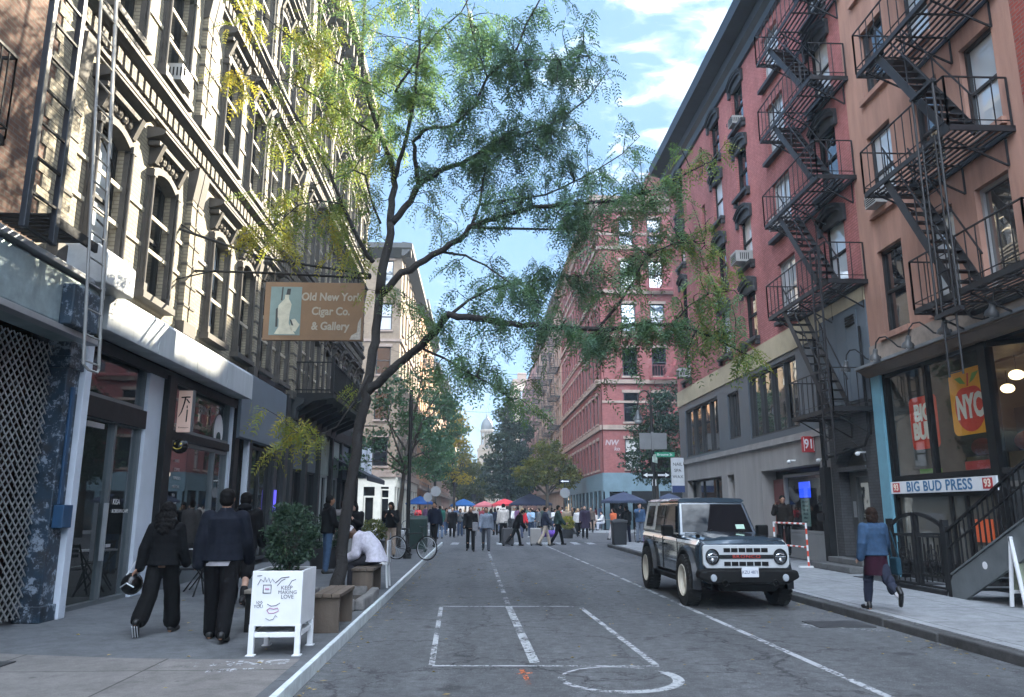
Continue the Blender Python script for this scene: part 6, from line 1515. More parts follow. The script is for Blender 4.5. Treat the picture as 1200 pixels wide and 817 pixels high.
# small blade sign of the cafe and the round black balloon with a smile
ks = thing('blade_sign', 'upright pale pink sign with a black brush mark beside the cafe window', 'sign', (XL, 15.35, 3.5))
mb = MB(); mb.box(XL+.08, XL+.36, 15.31, 15.40, 3.08, 3.90); obj('box', mb, emit('pale_pink_lit_panel', (.60, .42, .35), .012), ks, bevel=.006)
mb = MB(); mb.box(XL+.355, XL+.375, 15.30, 15.41, 3.07, 3.91)
for z in (3.25, 3.72): mb.tube([(XL, 15.35, z), (XL+.1, 15.35, z)], .014, 6)
obj('frame', mb, mat('steel_frame', (.14, .16, .17)), ks)
mb = MB()
def stroke(P, w, y=15.305): mb.tube([(XL+.22+p[0], y, 3.5+p[1]) for p in P], w, 6)
stroke([(-.08, .26), (.03, .27), (.09, .27)], .014); stroke([(.0, .26), (-.02, .14), (-.06, -.02), (-.11, -.12)], [.014, .013, .011, .006]); stroke([(.02, .23), (.07, .17), (.08, .15)], .012); stroke([(.04, .10), (.045, .05)], .010); stroke([(.05, .02), (.045, -.22)], .012)
obj('brush_mark', mb, M_black, ks); text('lettering', 'Kamonono', .045, (XL+.22, 15.305, 3.17), FACE_S, M_black, ks, .001)
bn_ = thing('balloon', 'round black balloon with a yellow smile below the pink blade sign', 'balloon', (XL+.22, 15.28, 2.8))
mb = MB(); mb.ell((XL+.2, 15.28, 2.80), (.155, .13, .145), n=20, m=14); obj('balloon_skin', mb, mat('glossy_black', (.005, .005, .005), .18, .1), bn_, smooth=True)
mb = MB(); mb.tube([(XL+.2+.085*math.cos(R(a)), 15.15-.005*abs(math.cos(R(a))), 2.80+.06*math.sin(R(a))) for a in range(200, 341, 14)], .010, 6)
for s in (-1, 1): mb.ell((XL+.2+s*.055, 15.165, 2.84), (.018, .012, .02), n=8, m=6)
obj('smile', mb, mat('smile_yellow', (.55, .42, .04), .5, 0), bn_)

# planter: white box on legs, with marks, and its shrub
pl = thing('planter', 'white boxed planter on legs covered in hand drawn marker sketches and words', 'planter', (-2.08, 8.76, SW))
x0, x1, y0, y1, zb, zt = -2.34, -1.82, 8.43, 9.10, .42, .97
mb = MB()
for q in ((x0, x1, y0, y0+.03), (x0, x1, y1-.03, y1), (x0, x0+.03, y0+.03, y1-.03), (x1-.03, x1, y0+.03, y1-.03)): mb.box(q[0], q[1], q[2], q[3], zb, zt)
mb.box(x0+.03, x1-.03, y0+.03, y1-.03, zb, zb+.03)
obj('box', mb, M_white, pl, bevel=.005)
for x in (x0+.0, x1-.05):
    for y in (y0+.0, y1-.05):
        mb = MB(); mb.box(x-.003, x+.053, y-.003, y+.053, SW, zb+.02); mb.box(x-.02, x+.07, y-.02, y+.07, SW, SW+.012); obj('leg', mb, M_white, pl, bevel=.004)
mb = MB(); mb.box(x0+.055, x1-.055, y0+.01, y0+.04, .31, .36); mb.box(x0+.055, x1-.055, y1-.04, y1-.01, .31, .36)
for x in (x0+.01, x1-.04): mb.box(x, x+.03, y0+.055, y1-.055, .31, .36)
mb.box(x0+.05, x1-.05, y0+.05, y1-.05, .33, .345); obj('rail', mb, M_white, pl, bevel=.004)
mb = MB(); mb.box(x0+.03, x1-.03, y0+.03, y1-.03, zt-.08, zt-.03); obj('soil', mb, mat('soil', (.025, .018, .012), 1, .4, 20, bumps=1, bscale=60), pl)
M_ink = mat('black_marker', (.07, .07, .085), .6, 0); M_pnk = mat('pink_marker', (.42, .22, .33), .6, 0)
mb = MB()
def draw(P, w=.006, m=0, cx=-2.08, cz=.70): mb.tube([(cx+p[0], y0-.003, cz+p[1]) for p in P], w*.62, 5, mi=m)
draw([(-.20, .13), (-.17, .19), (-.14, .16), (-.13, .21), (-.11, .16), (-.09, .20), (-.07, .15), (-.05, .19), (-.03, .16)]); draw([(-.21, .22), (-.16, .225)]); draw([(-.02, .15), (.04, .20), (.12, .21)], .007); draw([(.0, .12), (.04, .17), (.08, .19)], .006); draw([(.12, .12), (.15, .17), (.19, .185)], .006)
draw([(-.14, .05), (-.06, .05), (-.06, .13), (-.14, .13), (-.14, .05)], .008, 0); draw([(-.12, .09), (-.08, .09)], .014, 1)
draw([(-.09, -.06), (-.05, -.08), (.0, -.075), (.04, -.05)], .006, 0); draw([(-.09, -.12), (-.06, -.10), (-.02, -.11), (.02, -.10), (.03, -.13), (-.02, -.15), (-.07, -.15), (-.09, -.12)], .008, 1); draw([(-.10, -.20), (-.06, -.22), (-.02, -.21), (.0, -.17), (.02, -.19)], .004, 0)
draw([(-.165, -.045), (-.18, -.03), (-.19, -.045), (-.165, -.07), (-.14, -.045), (-.15, -.03), (-.165, -.045)], .005)
obj('marker_drawing', mb, [M_ink, M_pnk], pl)
for s, x, z, sz in (('KEEP', -1.98, .80, .055), ('MAKING', -1.97, .755, .05), ('LOVE', -1.97, .71, .055), ('I', -2.28, .655, .04), ('YOU', -2.26, .615, .045)): text('lettering', s, sz, (x, y0-.002, z), FACE_S, M_ink, pl, .001)
sh = thing('shrub', 'rounded dark green shrub growing in the white planter', 'shrub', (-2.06, 8.78, zt-.05))
mb = MB()
for i in range(9): a = i*.7; mb.tube([(0, 0, 0), (.06*math.cos(a), .06*math.sin(a), .25), (.2*math.cos(a), .2*math.sin(a), .5+.05*(i % 3))], [.012, .009, .004], 5, cap=False)
obj('stem', mb, M_bark2, sh, local=True)
def shrub_crown(n, rx, ry, rz, cz, size, name='foliage', seed=0, m=None, par=None):
    d = rng.normal(0, 1, (n, 3)); d /= np.linalg.norm(d, axis=1, keepdims=True); d *= rng.uniform(.35, 1, (n, 1))**.45
    lump = 1 + .16*np.sin(d[:, :1]*8+seed)*np.cos(d[:, 1:2]*7) + .12*np.sin(d[:, 2:3]*11)
    p = d*lump*np.array([rx, ry, rz]) + np.array([0, 0, cz])
    ax = d + rng.normal(0, .6, (n, 3)); ax /= np.linalg.norm(ax, axis=1, keepdims=True); wd = np.cross(ax, rng.normal(0, 1, (n, 3))); wd /= np.linalg.norm(wd, axis=1, keepdims=True)
    q = size*rng.uniform(.6, 1.3, (n, 1)); v = np.stack([p-ax*q*.5, p+wd*q*.25, p+ax*q*.5, p-wd*q*.25], 1).reshape(-1, 3)
    return link(name, leaf_mesh(name, v, np.arange(len(v)).reshape(-1, 4), np.clip(rng.normal(.45, .25, n), 0, 1), m), par)
shrub_crown(5200, .27, .27, .38, .38, .042, m=LEAF_DRK, par=sh)

# benches
def bench(label, x0, x1, y0, y1, h, m, legm, g='wooden benches on the cafe side pavement'):
    b = thing('bench', label, 'bench', ((x0+x1)/2, (y0+y1)/2, SW), 0, g)
    mb = MB(); n = 3; w = (x1-x0)/n
    for i in range(n): mb.box(x0+i*w+.004, x0+(i+1)*w-.004, y0-.04, y1+.04, SW+h-.045, SW+h)
    obj('seat', mb, m, b, bevel=.006)
    for y in (y0, y1-.06): mb = MB(); mb.box(x0+.02, x1-.02, y, y+.06, SW, SW+h-.047); obj('leg', mb, legm, b, bevel=.006)
    return b
bench('brown plank bench standing right behind the white planter', -2.0, -1.66, 9.9, 10.95, .46, M_wood, M_wood)
bench('pale topped bench beside the tree trunk on its building side', -2.86, -2.5, 10.0, 11.3, .50, M_woodp, M_iron2)
bench('brown bench the man in white sits on', -2.20, -1.80, 14.05, 15.2, .46, M_wood, M_wood)
# tree pit of rough stones
tp = thing('tree_pit', 'rough stone border around the foot of the leaning tree', 'tree pit', (-2.25, 12.9, SW))
mb = MB(); mb.box(-2.7, -1.8, 12.0, 13.9, SW, SW+.03); obj('soil', mb, mat('soil', (.025, .018, .012)), tp)
def stone(a, b, w, h):
    mb = MB(); a = Vector(a); b = Vector(b); d = (b-a).normalized(); s = Vector((d.y, -d.x, 0))*w/2
    mb.hexa([a-s, a+s, b+s*.9, b-s*1.05, a-s*.85+V(0, 0, h*.93), a+s*.8+V(0, 0, h), b+s*.8+V(0, 0, h*.95), b-s*.8+V(0, 0, h*1.04)])
    o = obj('stone', mb, mat('granite', (.15, .145, .14), .9, .35, 7, coord='pos', bumps=.8, bscale=16, bdist=.03), tp, bevel=.03)
for a, b in (((-2.75, 11.95, SW), (-2.25, 11.9, SW)), ((-2.2, 11.9, SW), (-1.8, 11.95, SW)), ((-1.75, 12.0, SW), (-1.72, 12.7, SW)), ((-1.72, 12.75, SW), (-1.74, 13.8, SW)), ((-2.8, 12.1, SW), (-2.8, 13.0, SW)), ((-2.8, 13.05, SW), (-2.78, 13.9, SW)), ((-2.7, 13.95, SW), (-1.9, 13.95, SW))): stone(a, b, .17, .17)
# white chair behind the seated man
ch = thing('garden_chair', 'white plastic chair behind the seated man in white', 'chair', (-1.95, 15.6, SW))
mb = MB(); mb.box(-.22, .22, -.22, .22, .42, .45); obj('seat', mb, M_white, ch, local=True, bevel=.01)
mb = MB(); mb.box(.20, .23, -.22, .22, .45, .88); obj('backrest', mb, M_white, ch, local=True, bevel=.01)
for x in (-.2, .2):
    for y in (-.2, .2): mb = MB(); mb.bar((x, y, .42), (x*1.15, y*1.15, 0), .035, .035, up=(1, 0, 0)); obj('leg', mb, M_white, ch, local=True)
# folding cafe table and chairs by the glass
tb = thing('bistro_table', 'small white topped folding table in front of the cafe window', 'table', (-5.1, 15.0, SW))
mb = MB(); mb.lathe([(0.001, 0), (.33, 0), (.33, .025), (.001, .025)], 24, Matrix.Translation((0, 0, .72))); obj('tabletop', mb, M_white, tb, local=True)
for s in (-1, 1):
    mb = MB(); mb.bar((-.25, s*.14, 0), (.25, s*.14, .71), .022, .022); mb.bar((.25, s*.17, 0), (-.25, s*.17, .71), .022, .022); obj('leg', mb, M_iron, tb, local=True)
def folding_chair(x, y, rz, label):
    c = thing('folding_chair', label, 'chair', (x, y, SW), rz, 'black folding chairs at the cafe window')
    mb = MB()
    for i in range(6): mb.box(-.2, .2, -.19+i*.065, -.14+i*.065, .44, .455)
    obj('seat', mb, M_iron, c, local=True)
    mb = MB()
    for z in (.66, .74, .82): mb.box(-.2, .2, .20, .215, z, z+.05)
    obj('backrest', mb, M_iron, c, local=True)
    for s in (-1, 1):
        mb = MB(); mb.bar((s*.21, .22, .88), (s*.21, -.22, 0), .02, .025); mb.bar((s*.19, -.18, .45), (s*.19, .24, 0), .02, .025); obj('leg', mb, M_iron, c, local=True)
folding_chair(-5.05, 14.2, R(180), 'black folding chair on the near side of the cafe table'); folding_chair(-4.75, 15.75, R(10), 'black folding chair on the far side of the cafe table')

# sandwich board at the right edge
af = thing('sandwich_board', 'white framed sandwich board with a faded photo beside the stoop', 'sign board', (8.5, 11.7, SW))
for s, nm in ((-1, 'front_panel'), (1, 'rear_panel')):
    mb = MB(); T = Matrix.Translation((8.5, 11.7, SW)) @ Matrix.Rotation(R(9*s), 4, 'X') @ Matrix.Translation((0, s*.16, 0))
    for q in ((-.42, -.37, .0, 1.05), (.37, .42, 0, 1.05), (-.37, .37, 1.0, 1.05), (-.37, .37, .2, .25)):
        mb.add([T @ V(*p) for p in ((q[0], -.015, q[2]), (q[1], -.015, q[2]), (q[1], .015, q[2]), (q[0], .015, q[2]), (q[0], -.015, q[3]), (q[1], -.015, q[3]), (q[1], .015, q[3]), (q[0], .015, q[3]))], [(3, 2, 1, 0), (4, 5, 6, 7), (0, 1, 5, 4), (1, 2, 6, 5), (2, 3, 7, 6), (3, 0, 4, 7)])
    p = obj(nm, mb, M_white, af)
    mb = MB(); mb.quad(T @ V(-.37, -.004, .25), T @ V(.37, -.004, .25), T @ V(.37, -.004, 1.0), T @ V(-.37, -.004, 1.0)); obj('photo', mb, mat('faded_landscape_print', (.20, .22, .16), .5, .6, 5), p)

# number sign 91 on the red building
n9 = thing('number_sign', 'square red projecting sign reading 91 on the grey wall', 'sign', (9.3, 21.2, 3.2))
mb = MB(); mb.box(9.05, 9.38, 21.15, 21.28, 3.16, 3.60); obj('box', mb, mat('sign_red', (.42, .03, .035), .5, .08), n9, bevel=.01)
mb = MB(); mb.tube([(9.4, 21.5, 3.45), (9.2, 21.25, 3.45)], .015, 6); obj('bracket', mb, M_iron, n9)
text('lettering', '91', .36, (9.215, 21.145, 3.38), FACE_S, M_white, n9, .002, sx=.72, bold=.008)
mb = MB()
for q in ((9.07, 9.085, 3.19, 3.57), (9.345, 9.36, 3.19, 3.57)): mb.box(q[0], q[1], 21.14, 21.149, q[2], q[3])
obj('border', mb, M_white, n9)
# narrow blade sign by the corner of the red building
cs = thing('blade_sign', 'narrow white lettered sign at the far corner of the red building', 'sign', (9.2, 34.9, 3.2))
mb = MB(); mb.box(8.75, 9.33, 34.86, 34.94, 2.35, 3.9); obj('board', mb, mat('pale_sign_board', (.48, .50, .52), .6, .1), cs)
mb = MB(); mb.box(8.75, 9.33, 34.85, 34.859, 2.35, 2.65); obj('footer', mb, mat('navy_sign', (.03, .05, .14), .6, .1), cs)
for i, s in enumerate(('NAIL', 'SPA', 'WAX')): text('lettering', s, .2, (9.04, 34.855, 3.6-.28*i), FACE_S, M_black, cs, .001)
# white flag banner hung on the left
fb = thing('banner', 'white cloth banner hanging from a bracket behind the leaning tree', 'banner', (-5.3, 36, 3.6))
mb = MB(); 
for i in range(8):
    a, b = -5.66+i*.094, -5.66+(i+1)*.094; ya, yb = 36+.03*math.sin(i*1.7), 36+.03*math.sin((i+1)*1.7)
    mb.quad((a, ya, 3.0-.03*(i % 2)), (b, yb, 3.0-.03*((i+1) % 2)), (b, yb, 4.45), (a, ya, 4.45))
obj('cloth', mb, mat('white_banner_cloth', (.62, .66, .72), .9, .06, 3), fb)
mb = MB(); mb.tube([(XL, 36, 4.47), (-4.6, 36, 4.47)], .03, 8); mb.tube([(XL, 36, 5.4), (-4.7, 36, 5.4)], .03, 8); mb.tube([(-4.9, 36, 4.47), (-4.9, 36, 5.4)], .02, 6); obj('bracket', mb, M_iron, fb)
text('lettering', 'FOR LEASE', .12, (-5.28, 35.95, 3.12), FACE_S, M_black, fb, .001)
# left pole, storage box, litter bin and bicycles
def pole(name, label, x, y, h, r, cat, z0=SW):
    t = thing(name, label, cat, (x, y, z0)); mb = MB(); mb.tube([(0, 0, 0), (0, 0, h)], r, 10); obj('shaft', mb, M_lampblk, t, local=True, smooth=True); mb = MB(); mb.lathe([(r*2.2, 0), (r*2.2, .12), (r*1.3, .22)], 12); obj('base', mb, M_lampblk, t, local=True, smooth=True); return t
pole('street_pole', 'black pole rising into the leaves beside the parked bicycle', -2.15, 24.4, 5.2, .06, 'pole')
gb = thing('storage_box', 'dark green mailbox like metal cabinet at the pale steel kerb', 'mailbox', (-2.15, 28.2, SW))
mb = MB(); mb.box(-.36, .36, -.3, .3, .10, 1.12); prof = [(-.3, 1.12)] + [(-.3*math.cos(R(a)), 1.12+.13*math.sin(R(a))) for a in range(15, 180, 15)] + [(.3, 1.12)]
mb.prism(prof, .72, Matrix(((0, 0, 1, -.36), (1, 0, 0, 0), (0, 1, 0, 0), (0, 0, 0, 1)))); obj('cabinet', mb, M_dkgreen, gb, local=True, bevel=.015)
mb = MB(); mb.box(-.28, .28, -.315, -.3, .25, 1.0); mb.box(-.08, .08, -.325, -.315, .55, .6); obj('door', mb, M_dkgreen, gb, local=True, bevel=.008)
for x in (-.3, .3):
    for y in (-.25, .25): mb = MB(); mb.box(x-.04, x+.04, y-.04, y+.04, 0, .1); obj('leg', mb, M_dkgreen, gb, local=True)
lb = thing('litter_bin', 'dark square litter bin on the right street corner', 'bin', (6.05, 33.6, SW))
mb = MB(); mb.hexa([(-.27, -.27, 0), (.27, -.27, 0), (.27, .27, 0), (-.27, .27, 0), (-.30, -.30, .92), (.30, -.30, .92), (.30, .30, .92), (-.30, .30, .92)]); obj('body', mb, mat('bin_dark', (.008, .010, .014), .5, .2), lb, local=True, bevel=.02)
mb = MB(); mb.box(-.33, .33, -.33, .33, .92, 1.02); mb.box(-.2, .2, -.2, .2, 1.02, 1.06); obj('lid', mb, mat('bin_lid', (.05, .055, .06), .5, .2), lb, local=True, bevel=.015)

def bicycle(label, x, y, rz, col=(.02, .02, .022)):
    t = thing('bicycle', label, 'bicycle', (x, y, SW), rz, 'bicycles standing on the pavements'); r = .34
    for cx in (-.52, .52):
        w = part_empty('wheel', t)
        mb = MB(); mb.tube([(cx+r*math.cos(2*PI*i/28), 0, r+r*math.sin(2*PI*i/28)) for i in range(29)], .018, 7, cap=False); obj('tyre', mb, M_black, w, local=True, smooth=True)
        mb = MB(); mb.tube([(cx+(r-.03)*math.cos(2*PI*i/28), 0, r+(r-.03)*math.sin(2*PI*i/28)) for i in range(29)], .010, 6, cap=False); mb.tube([(cx, -.05, r), (cx, .05, r)], .02, 8)
        for i in range(14): a = 2*PI*i/14; mb.tube([(cx, .02*(-1)**i, r), (cx+(r-.03)*math.cos(a), 0, r+(r-.03)*math.sin(a))], .0025, 4)
        obj('rim', mb, M_alu, w, local=True)
    m = mat('bike_%d' % int(col[0]*1000), col, .4, .1, coat=.3)
    mb = MB(); bb = (-.10, 0, .28); st = (-.22, 0, .74); hd = (.36, 0, .78); hl = (.40, 0, .62)
    for a, b, rr in ((bb, st, .016), (st, hd, .016), (bb, hl, .018), (hd, hl, .02), (bb, (-.52, 0, r), .011), (st, (-.52, 0, r), .010), (hl, (.52, 0, r), .013)): mb.tube([a, b], rr, 8)
    obj('frame', mb, m, t, local=True, smooth=True)
    mb = MB(); mb.tube([st, (-.25, 0, .86)], .013, 8); mb.ell((-.25, 0, .89), (.13, .07, .03)); obj('saddle', mb, M_black, t, local=True, smooth=True)
    mb = MB(); mb.tube([hd, (.34, 0, .94)], .013, 8); mb.tube([(.40, -.28, .98), (.37, -.15, .97), (.34, 0, .94), (.37, .15, .97), (.40, .28, .98)], .012, 8); obj('handlebar', mb, M_black, t, local=True, smooth=True)
    mb = MB(); mb.lathe([(0.001, -.006), (.09, -.006), (.09, .006), (.001, .006)], 18, Matrix.Translation(bb) @ Matrix.Rotation(R(90), 4, 'X')); mb.bar((bb[0], -.05, .28), (bb[0]+.1, -.05, .15), .02); mb.bar((bb[0], .05, .28), (bb[0]-.1, .05, .41), .02); mb.box(bb[0]+.04, bb[0]+.16, -.14, -.05, .13, .16); mb.box(bb[0]-.16, bb[0]-.04, .05, .14, .40, .43); obj('crank', mb, M_black, t, local=True)
    return t
bicycle('black bicycle leaning at the pole on the cafe side pavement', -1.98, 23.9, R(-25))
bicycle('dark bicycle held by a person behind the litter bin', 7.4, 36.3, R(70))
bicycle('bicycle parked beside the seated people across the crossing', -4.6, 56.5, R(20), (.08, .08, .085))

# street lamp with bishop's crook and its signs
lp = thing('street_lamp', 'black crook topped street lamp with green street sign at the right corner', 'street lamp', (8.0, 35.2, SW))
x, y = 8.0, 35.2
mb = MB(); mb.lathe([(.26, SW), (.26, .5), (.2, .6), (.16, 1.1), (.10, 1.25), (.085, 3.2), (.07, 6.3)], 16, Matrix.Translation((x, y, 0))); mb.lathe([(.11, 1.9), (.13, 1.95), (.11, 2.0)], 16, Matrix.Translation((x, y, 0))); obj('post', mb, M_lampblk, lp, smooth=True)
mb = MB(); mb.tube([(x, y, 6.2)] + [(x-.30+.30*math.cos(R(a)), y, 6.55+.48*math.sin(R(a))) for a in range(0, 181, 15)] + [(x-.62, y, 6.3), (x-.62, y, 6.1)], .035, 8)
mb.tube([(x-.12+.13*math.cos(R(a)), y, 6.45+.16*math.sin(R(a))) for a in range(-60, 300, 20)], .016, 6); obj('crook', mb, M_lampblk, lp, smooth=True)
mb = MB(); mb.lathe([(.03, 6.12), (.07, 6.08), (.09, 5.92), (.22, 5.70), (.23, 5.64)], 18, Matrix.Translation((x-.62, y, 0))); obj('lamp_shade', mb, mat('lamp_hood', (.06, .07, .075), .4, .1), lp, smooth=True)
mb = MB(); mb.ell((x-.62, y, 5.60), (.19, .19, .13)); obj('globe', mb, mat('milk_glass', (.62, .64, .64), .25, 0), lp, smooth=True)
mb = MB(); mb.box(x-.60, x+.66, y-.05, y-.03, 4.3, 5.05); mb.box(x-.05, x+.05, y-.08, y-.05, 4.25, 5.1); obj('sign_back', mb, mat('bare_sign_back', (.20, .205, .21), .5, .1, 2, metal=.5), lp)
mb = MB(); mb.box(x+.08, x+1.0, y-.06, y-.045, 3.95, 4.17); g_ = obj('street_sign', mb, mat('street_sign_green', (.01, .22, .12), .45, .05), lp); text('lettering', 'Broome St', .16, (x+.54, y-.062, 4.06), FACE_S, M_white, g_, .001)
mb = MB(); mb.box(x-.0, x+.015, y-.62, y-.08, 3.78, 4.05); mb.prism([(x-.05, 3.72), (x+.18, 3.66), (x+.18, 3.92), (x-.05, 3.98)], .01, Matrix.Translation((0, y-.09, 0)) @ Matrix.Rotation(R(90), 4, 'X')); obj('street_sign', mb, mat('street_sign_pale', (.45, .55, .48), .5, .05), lp)
for x0, x1, s in ((x-.55, x+.12, -1), (x+.16, x+.74, 1)):
    mb = MB(); mb.box(x0, x1, y-.06, y-.045, 2.98, 3.28); o_ = obj('one_way_sign', mb, M_black, lp)
    mb = MB(); c = (x0+x1)/2; P = [(-.26*s, -.04), (.08*s, -.04), (.08*s, -.10), (.27*s, 0), (.08*s, .10), (.08*s, .04), (-.26*s, .04)]
    mb.prism([(c+p[0], 3.13+p[1]) for p in P], .004, Matrix.Translation((0, y-.062, 0)) @ Matrix.Rotation(R(90), 4, 'X')); ar = obj('arrow', mb, M_white, o_); text('lettering', 'ONE WAY', .065, (c-.04*s, y-.068, 3.13), FACE_S, M_black, o_, .001)
mb = MB(); mb.box(x-.08, x+.10, y-.06, y-.05, 2.65, 2.93); obj('small_notice', mb, M_white, lp)
def stop_back(label, x, y, z, r=.38):
    t = thing('stop_sign', label, 'stop sign', (x, y, SW), 0, 'stop signs seen from the back'); mb = MB(); mb.tube([(0, 0, 0), (0, 0, z-SW+r+.5)], .03, 8); obj('pole', mb, M_lampblk, t, local=True)
    mb = MB(); mb.prism([(r*math.cos(R(22.5+45*i)), z-SW+r*math.sin(R(22.5+45*i))) for i in range(8)], .01, Matrix.Translation((0, -.04, 0)) @ Matrix.Rotation(R(90), 4, 'X')); obj('plate', mb, mat('bare_sign_back', (.33, .34, .35)), t, local=True)
    return t
s_ = stop_back('pale octagon back of a stop sign at the far right corner under an arrow sign', 6.2, 55.6, 2.75)
mb = MB(); mb.box(-.42, .42, -.04, -.03, 3.3, 3.58); mb2 = mb; o_ = obj('one_way_sign', mb, M_black, s_, local=True); mb = MB(); mb.prism([(-.3, 3.44), (-.12, 3.52), (-.12, 3.47), (.28, 3.47), (.28, 3.41), (-.12, 3.41), (-.12, 3.36)], .004, Matrix.Translation((0, -.042, 0)) @ Matrix.Rotation(R(90), 4, 'X')); obj('arrow', mb, M_white, o_, local=True)
stop_back('pale octagon back of a stop sign at the far left corner', -3.0, 55.6, 2.85); stop_back('lower pale disc sign just left of the far left stop sign', -3.55, 55.9, 2.45, .34)
# canopies and parasols
def canopy_tent(label, x, y, w, ze, zp, col, name='canopy_tent', cat='canopy', val=.18, n=4):
    t = thing(name, label, cat, (x, y, SW)); m = mat('canvas_%02d%02d%02d' % tuple(int(c*99) for c in col), col, .8, .12, 2, coord='obj')
    mb = MB(); P = [(w/2*math.cos(R(45+360*i/n))*1.1, w/2*math.sin(R(45+360*i/n))*1.1) for i in range(n)]
    for i in range(n):
        a, b = P[i], P[(i+1) % n]; mid = [(a[0]*.45, a[1]*.45, ze+(zp-ze)*.62), (b[0]*.45, b[1]*.45, ze+(zp-ze)*.62)]
        mb.quad((*a, ze), (*b, ze), mid[1], mid[0]); mb.add([mid[0], mid[1], (0, 0, zp)], [(0, 1, 2)]); 
        k = 8
        for j in range(k):
            p = [a[0]+(b[0]-a[0])*j/k, a[1]+(b[1]-a[1])*j/k]; q = [a[0]+(b[0]-a[0])*(j+1)/k, a[1]+(b[1]-a[1])*(j+1)/k]; c_ = [(p[0]+q[0])/2, (p[1]+q[1])/2]
            mb.add([(*p, ze), (*q, ze), (*q, ze-val*.6), (*c_, ze-val), (*p, ze-val*.6)], [(0, 1, 2, 3, 4)])
    o = obj('canvas', mb, m, t, local=True); s = o.modifiers.new('thick', 'SOLIDIFY'); s.thickness = .012
    if n == 4:
        for p in P: mb = MB(); mb.tube([(p[0]*.98, p[1]*.98, 0), (p[0]*.98, p[1]*.98, ze)], .03, 6); obj('leg', mb, M_iron2, t, local=True)
    else:
        mb = MB(); mb.tube([(0, 0, 0), (0, 0, zp)], .03, 8); mb.lathe([(.3, 0), (.3, .08), (.05, .12)], 14); obj('pole', mb, M_iron2, t, local=True)
        mb = MB()
        for p in P: mb.bar((p[0], p[1], ze-.02), (0, 0, zp-.03), .02, .02)
        obj('rib', mb, M_iron2, t, local=True)
    mb = MB(); mb.ell((0, 0, zp), (.06, .06, .08), n=8, m=6); obj('finial', mb, M_iron2, t, local=True)
    return t
canopy_tent('bright blue peaked canopy over the crowd left of the street middle', -1.75, 96, 4.0, 1.98, 2.75, (.01, .12, .38))
canopy_tent('large navy canopy over the crowd right of the street middle', 4.6, 69, 4.6, 1.95, 2.85, (.014, .020, .05))
canopy_tent('red canopy half hidden behind the navy one', 2.6, 76, 3.2, 1.95, 2.5, (.62, .05, .07))
canopy_tent('pinkish canopy roof left of the red one', .7, 84, 3.0, 1.85, 2.35, (.55, .16, .18))
canopy_tent('navy parasol with scalloped edge outside the corner shop', 10.55, 56.3, 3.0, 2.08, 2.72, (.014, .022, .05), 'parasol', 'parasol', .2, 8)
canopy_tent('second navy parasol, nearer the lamp post side of the corner shop', 13.9, 56.4, 2.3, 2.08, 2.62, (.014, .022, .05), 'parasol', 'parasol', .2, 8)
canopy_tent('blue parasol on the cafe side pavement beyond the crossing', -4.5, 61, 2.0, 1.95, 2.5, (.012, .08, .30), 'parasol', 'parasol', .12, 8)
# wooden cafe tables, planters near the crossing
for i, (x, y) in enumerate(((9.3, 56.9), (10.6, 56.4), (-4.7, 59.5))):
    t = thing('cafe_table', ['round cafe table under the seated pair at the corner shop', 'round cafe table beneath the scalloped navy parasol', 'round cafe table below the blue parasol'][i], 'table', (x, y, SW), 0, 'cafe tables beyond the crossing')
    mb = MB(); mb.lathe([(0.001, 0), (.4, 0), (.4, .03), (.001, .03)], 18, Matrix.Translation((0, 0, .72))); obj('tabletop', mb, M_woodp, t, local=True); mb = MB(); mb.tube([(0, 0, 0), (0, 0, .72)], .03, 8); mb.lathe([(.22, 0), (.2, .03), (.03, .06)], 12); obj('leg', mb, M_iron, t, local=True)
for i, (x, y, r, h, lab, lm) in enumerate(((5.1, 44.5, .38, .65, 'yellow green bush in a black tub by the crossing', LEAF_YEL), (-3.9, 20.6, .5, .75, 'dark leafy bush in a tub behind the seated man', LEAF_DRK), (-3.3, 25.2, .42, .6, 'small bush in a tub near the standing woman', LEAF_OLV), (6.4, 52, .5, .6, 'dark bush in a wide tub at the far right kerb', LEAF_DRK))):
    t = thing('tub_plant', lab, 'potted plant', (x, y, SW if abs(x) > 1.6 and y < 36 else 0)); mb = MB(); mb.lathe([(0.001, 0), (r*.75, 0), (r*.9, .5), (r*.8, .5), (r*.78, .46), (0.001, .46)], 18); obj('tub', mb, mat('black_tub', (.02, .02, .022), .6, .2), t, local=True, smooth=True)
    shrub_crown(1500, r, r, h*.62, .5+h*.5, .09, seed=i, m=lm, par=t)
# red and white barrier by the leaning man
ba = thing('barrier', 'red and white striped tube barrier beside the leaning man', 'barrier', (8.6, 20.9, SW))
mb = MB()
def bar_striped(a, b, r, n):
    a, b = Vector(a), Vector(b)
    for i in range(n): mb.tube([a.lerp(b, i/n), a.lerp(b, (i+1)/n)], r, 8, mi=i % 2)
for z in (.50, 1.10): bar_striped((8.55, 20.2, SW+z), (8.50, 22.3, SW+z), .024, 12)
BM = [mat('barrier_red', (.55, .06, .03), .5, .1), M_white]; obj('rail', mb, BM, ba)
for y_ in (22.3, 20.2):
    mb = MB(); x_ = 8.5 if y_ > 21 else 8.55; bar_striped((x_, y_, SW), (x_, y_, SW+1.12), .026, 8); mb.box(8.3, 8.8, y_-.05, y_+.05, SW, SW+.04, 1); obj('post', mb, BM, ba)
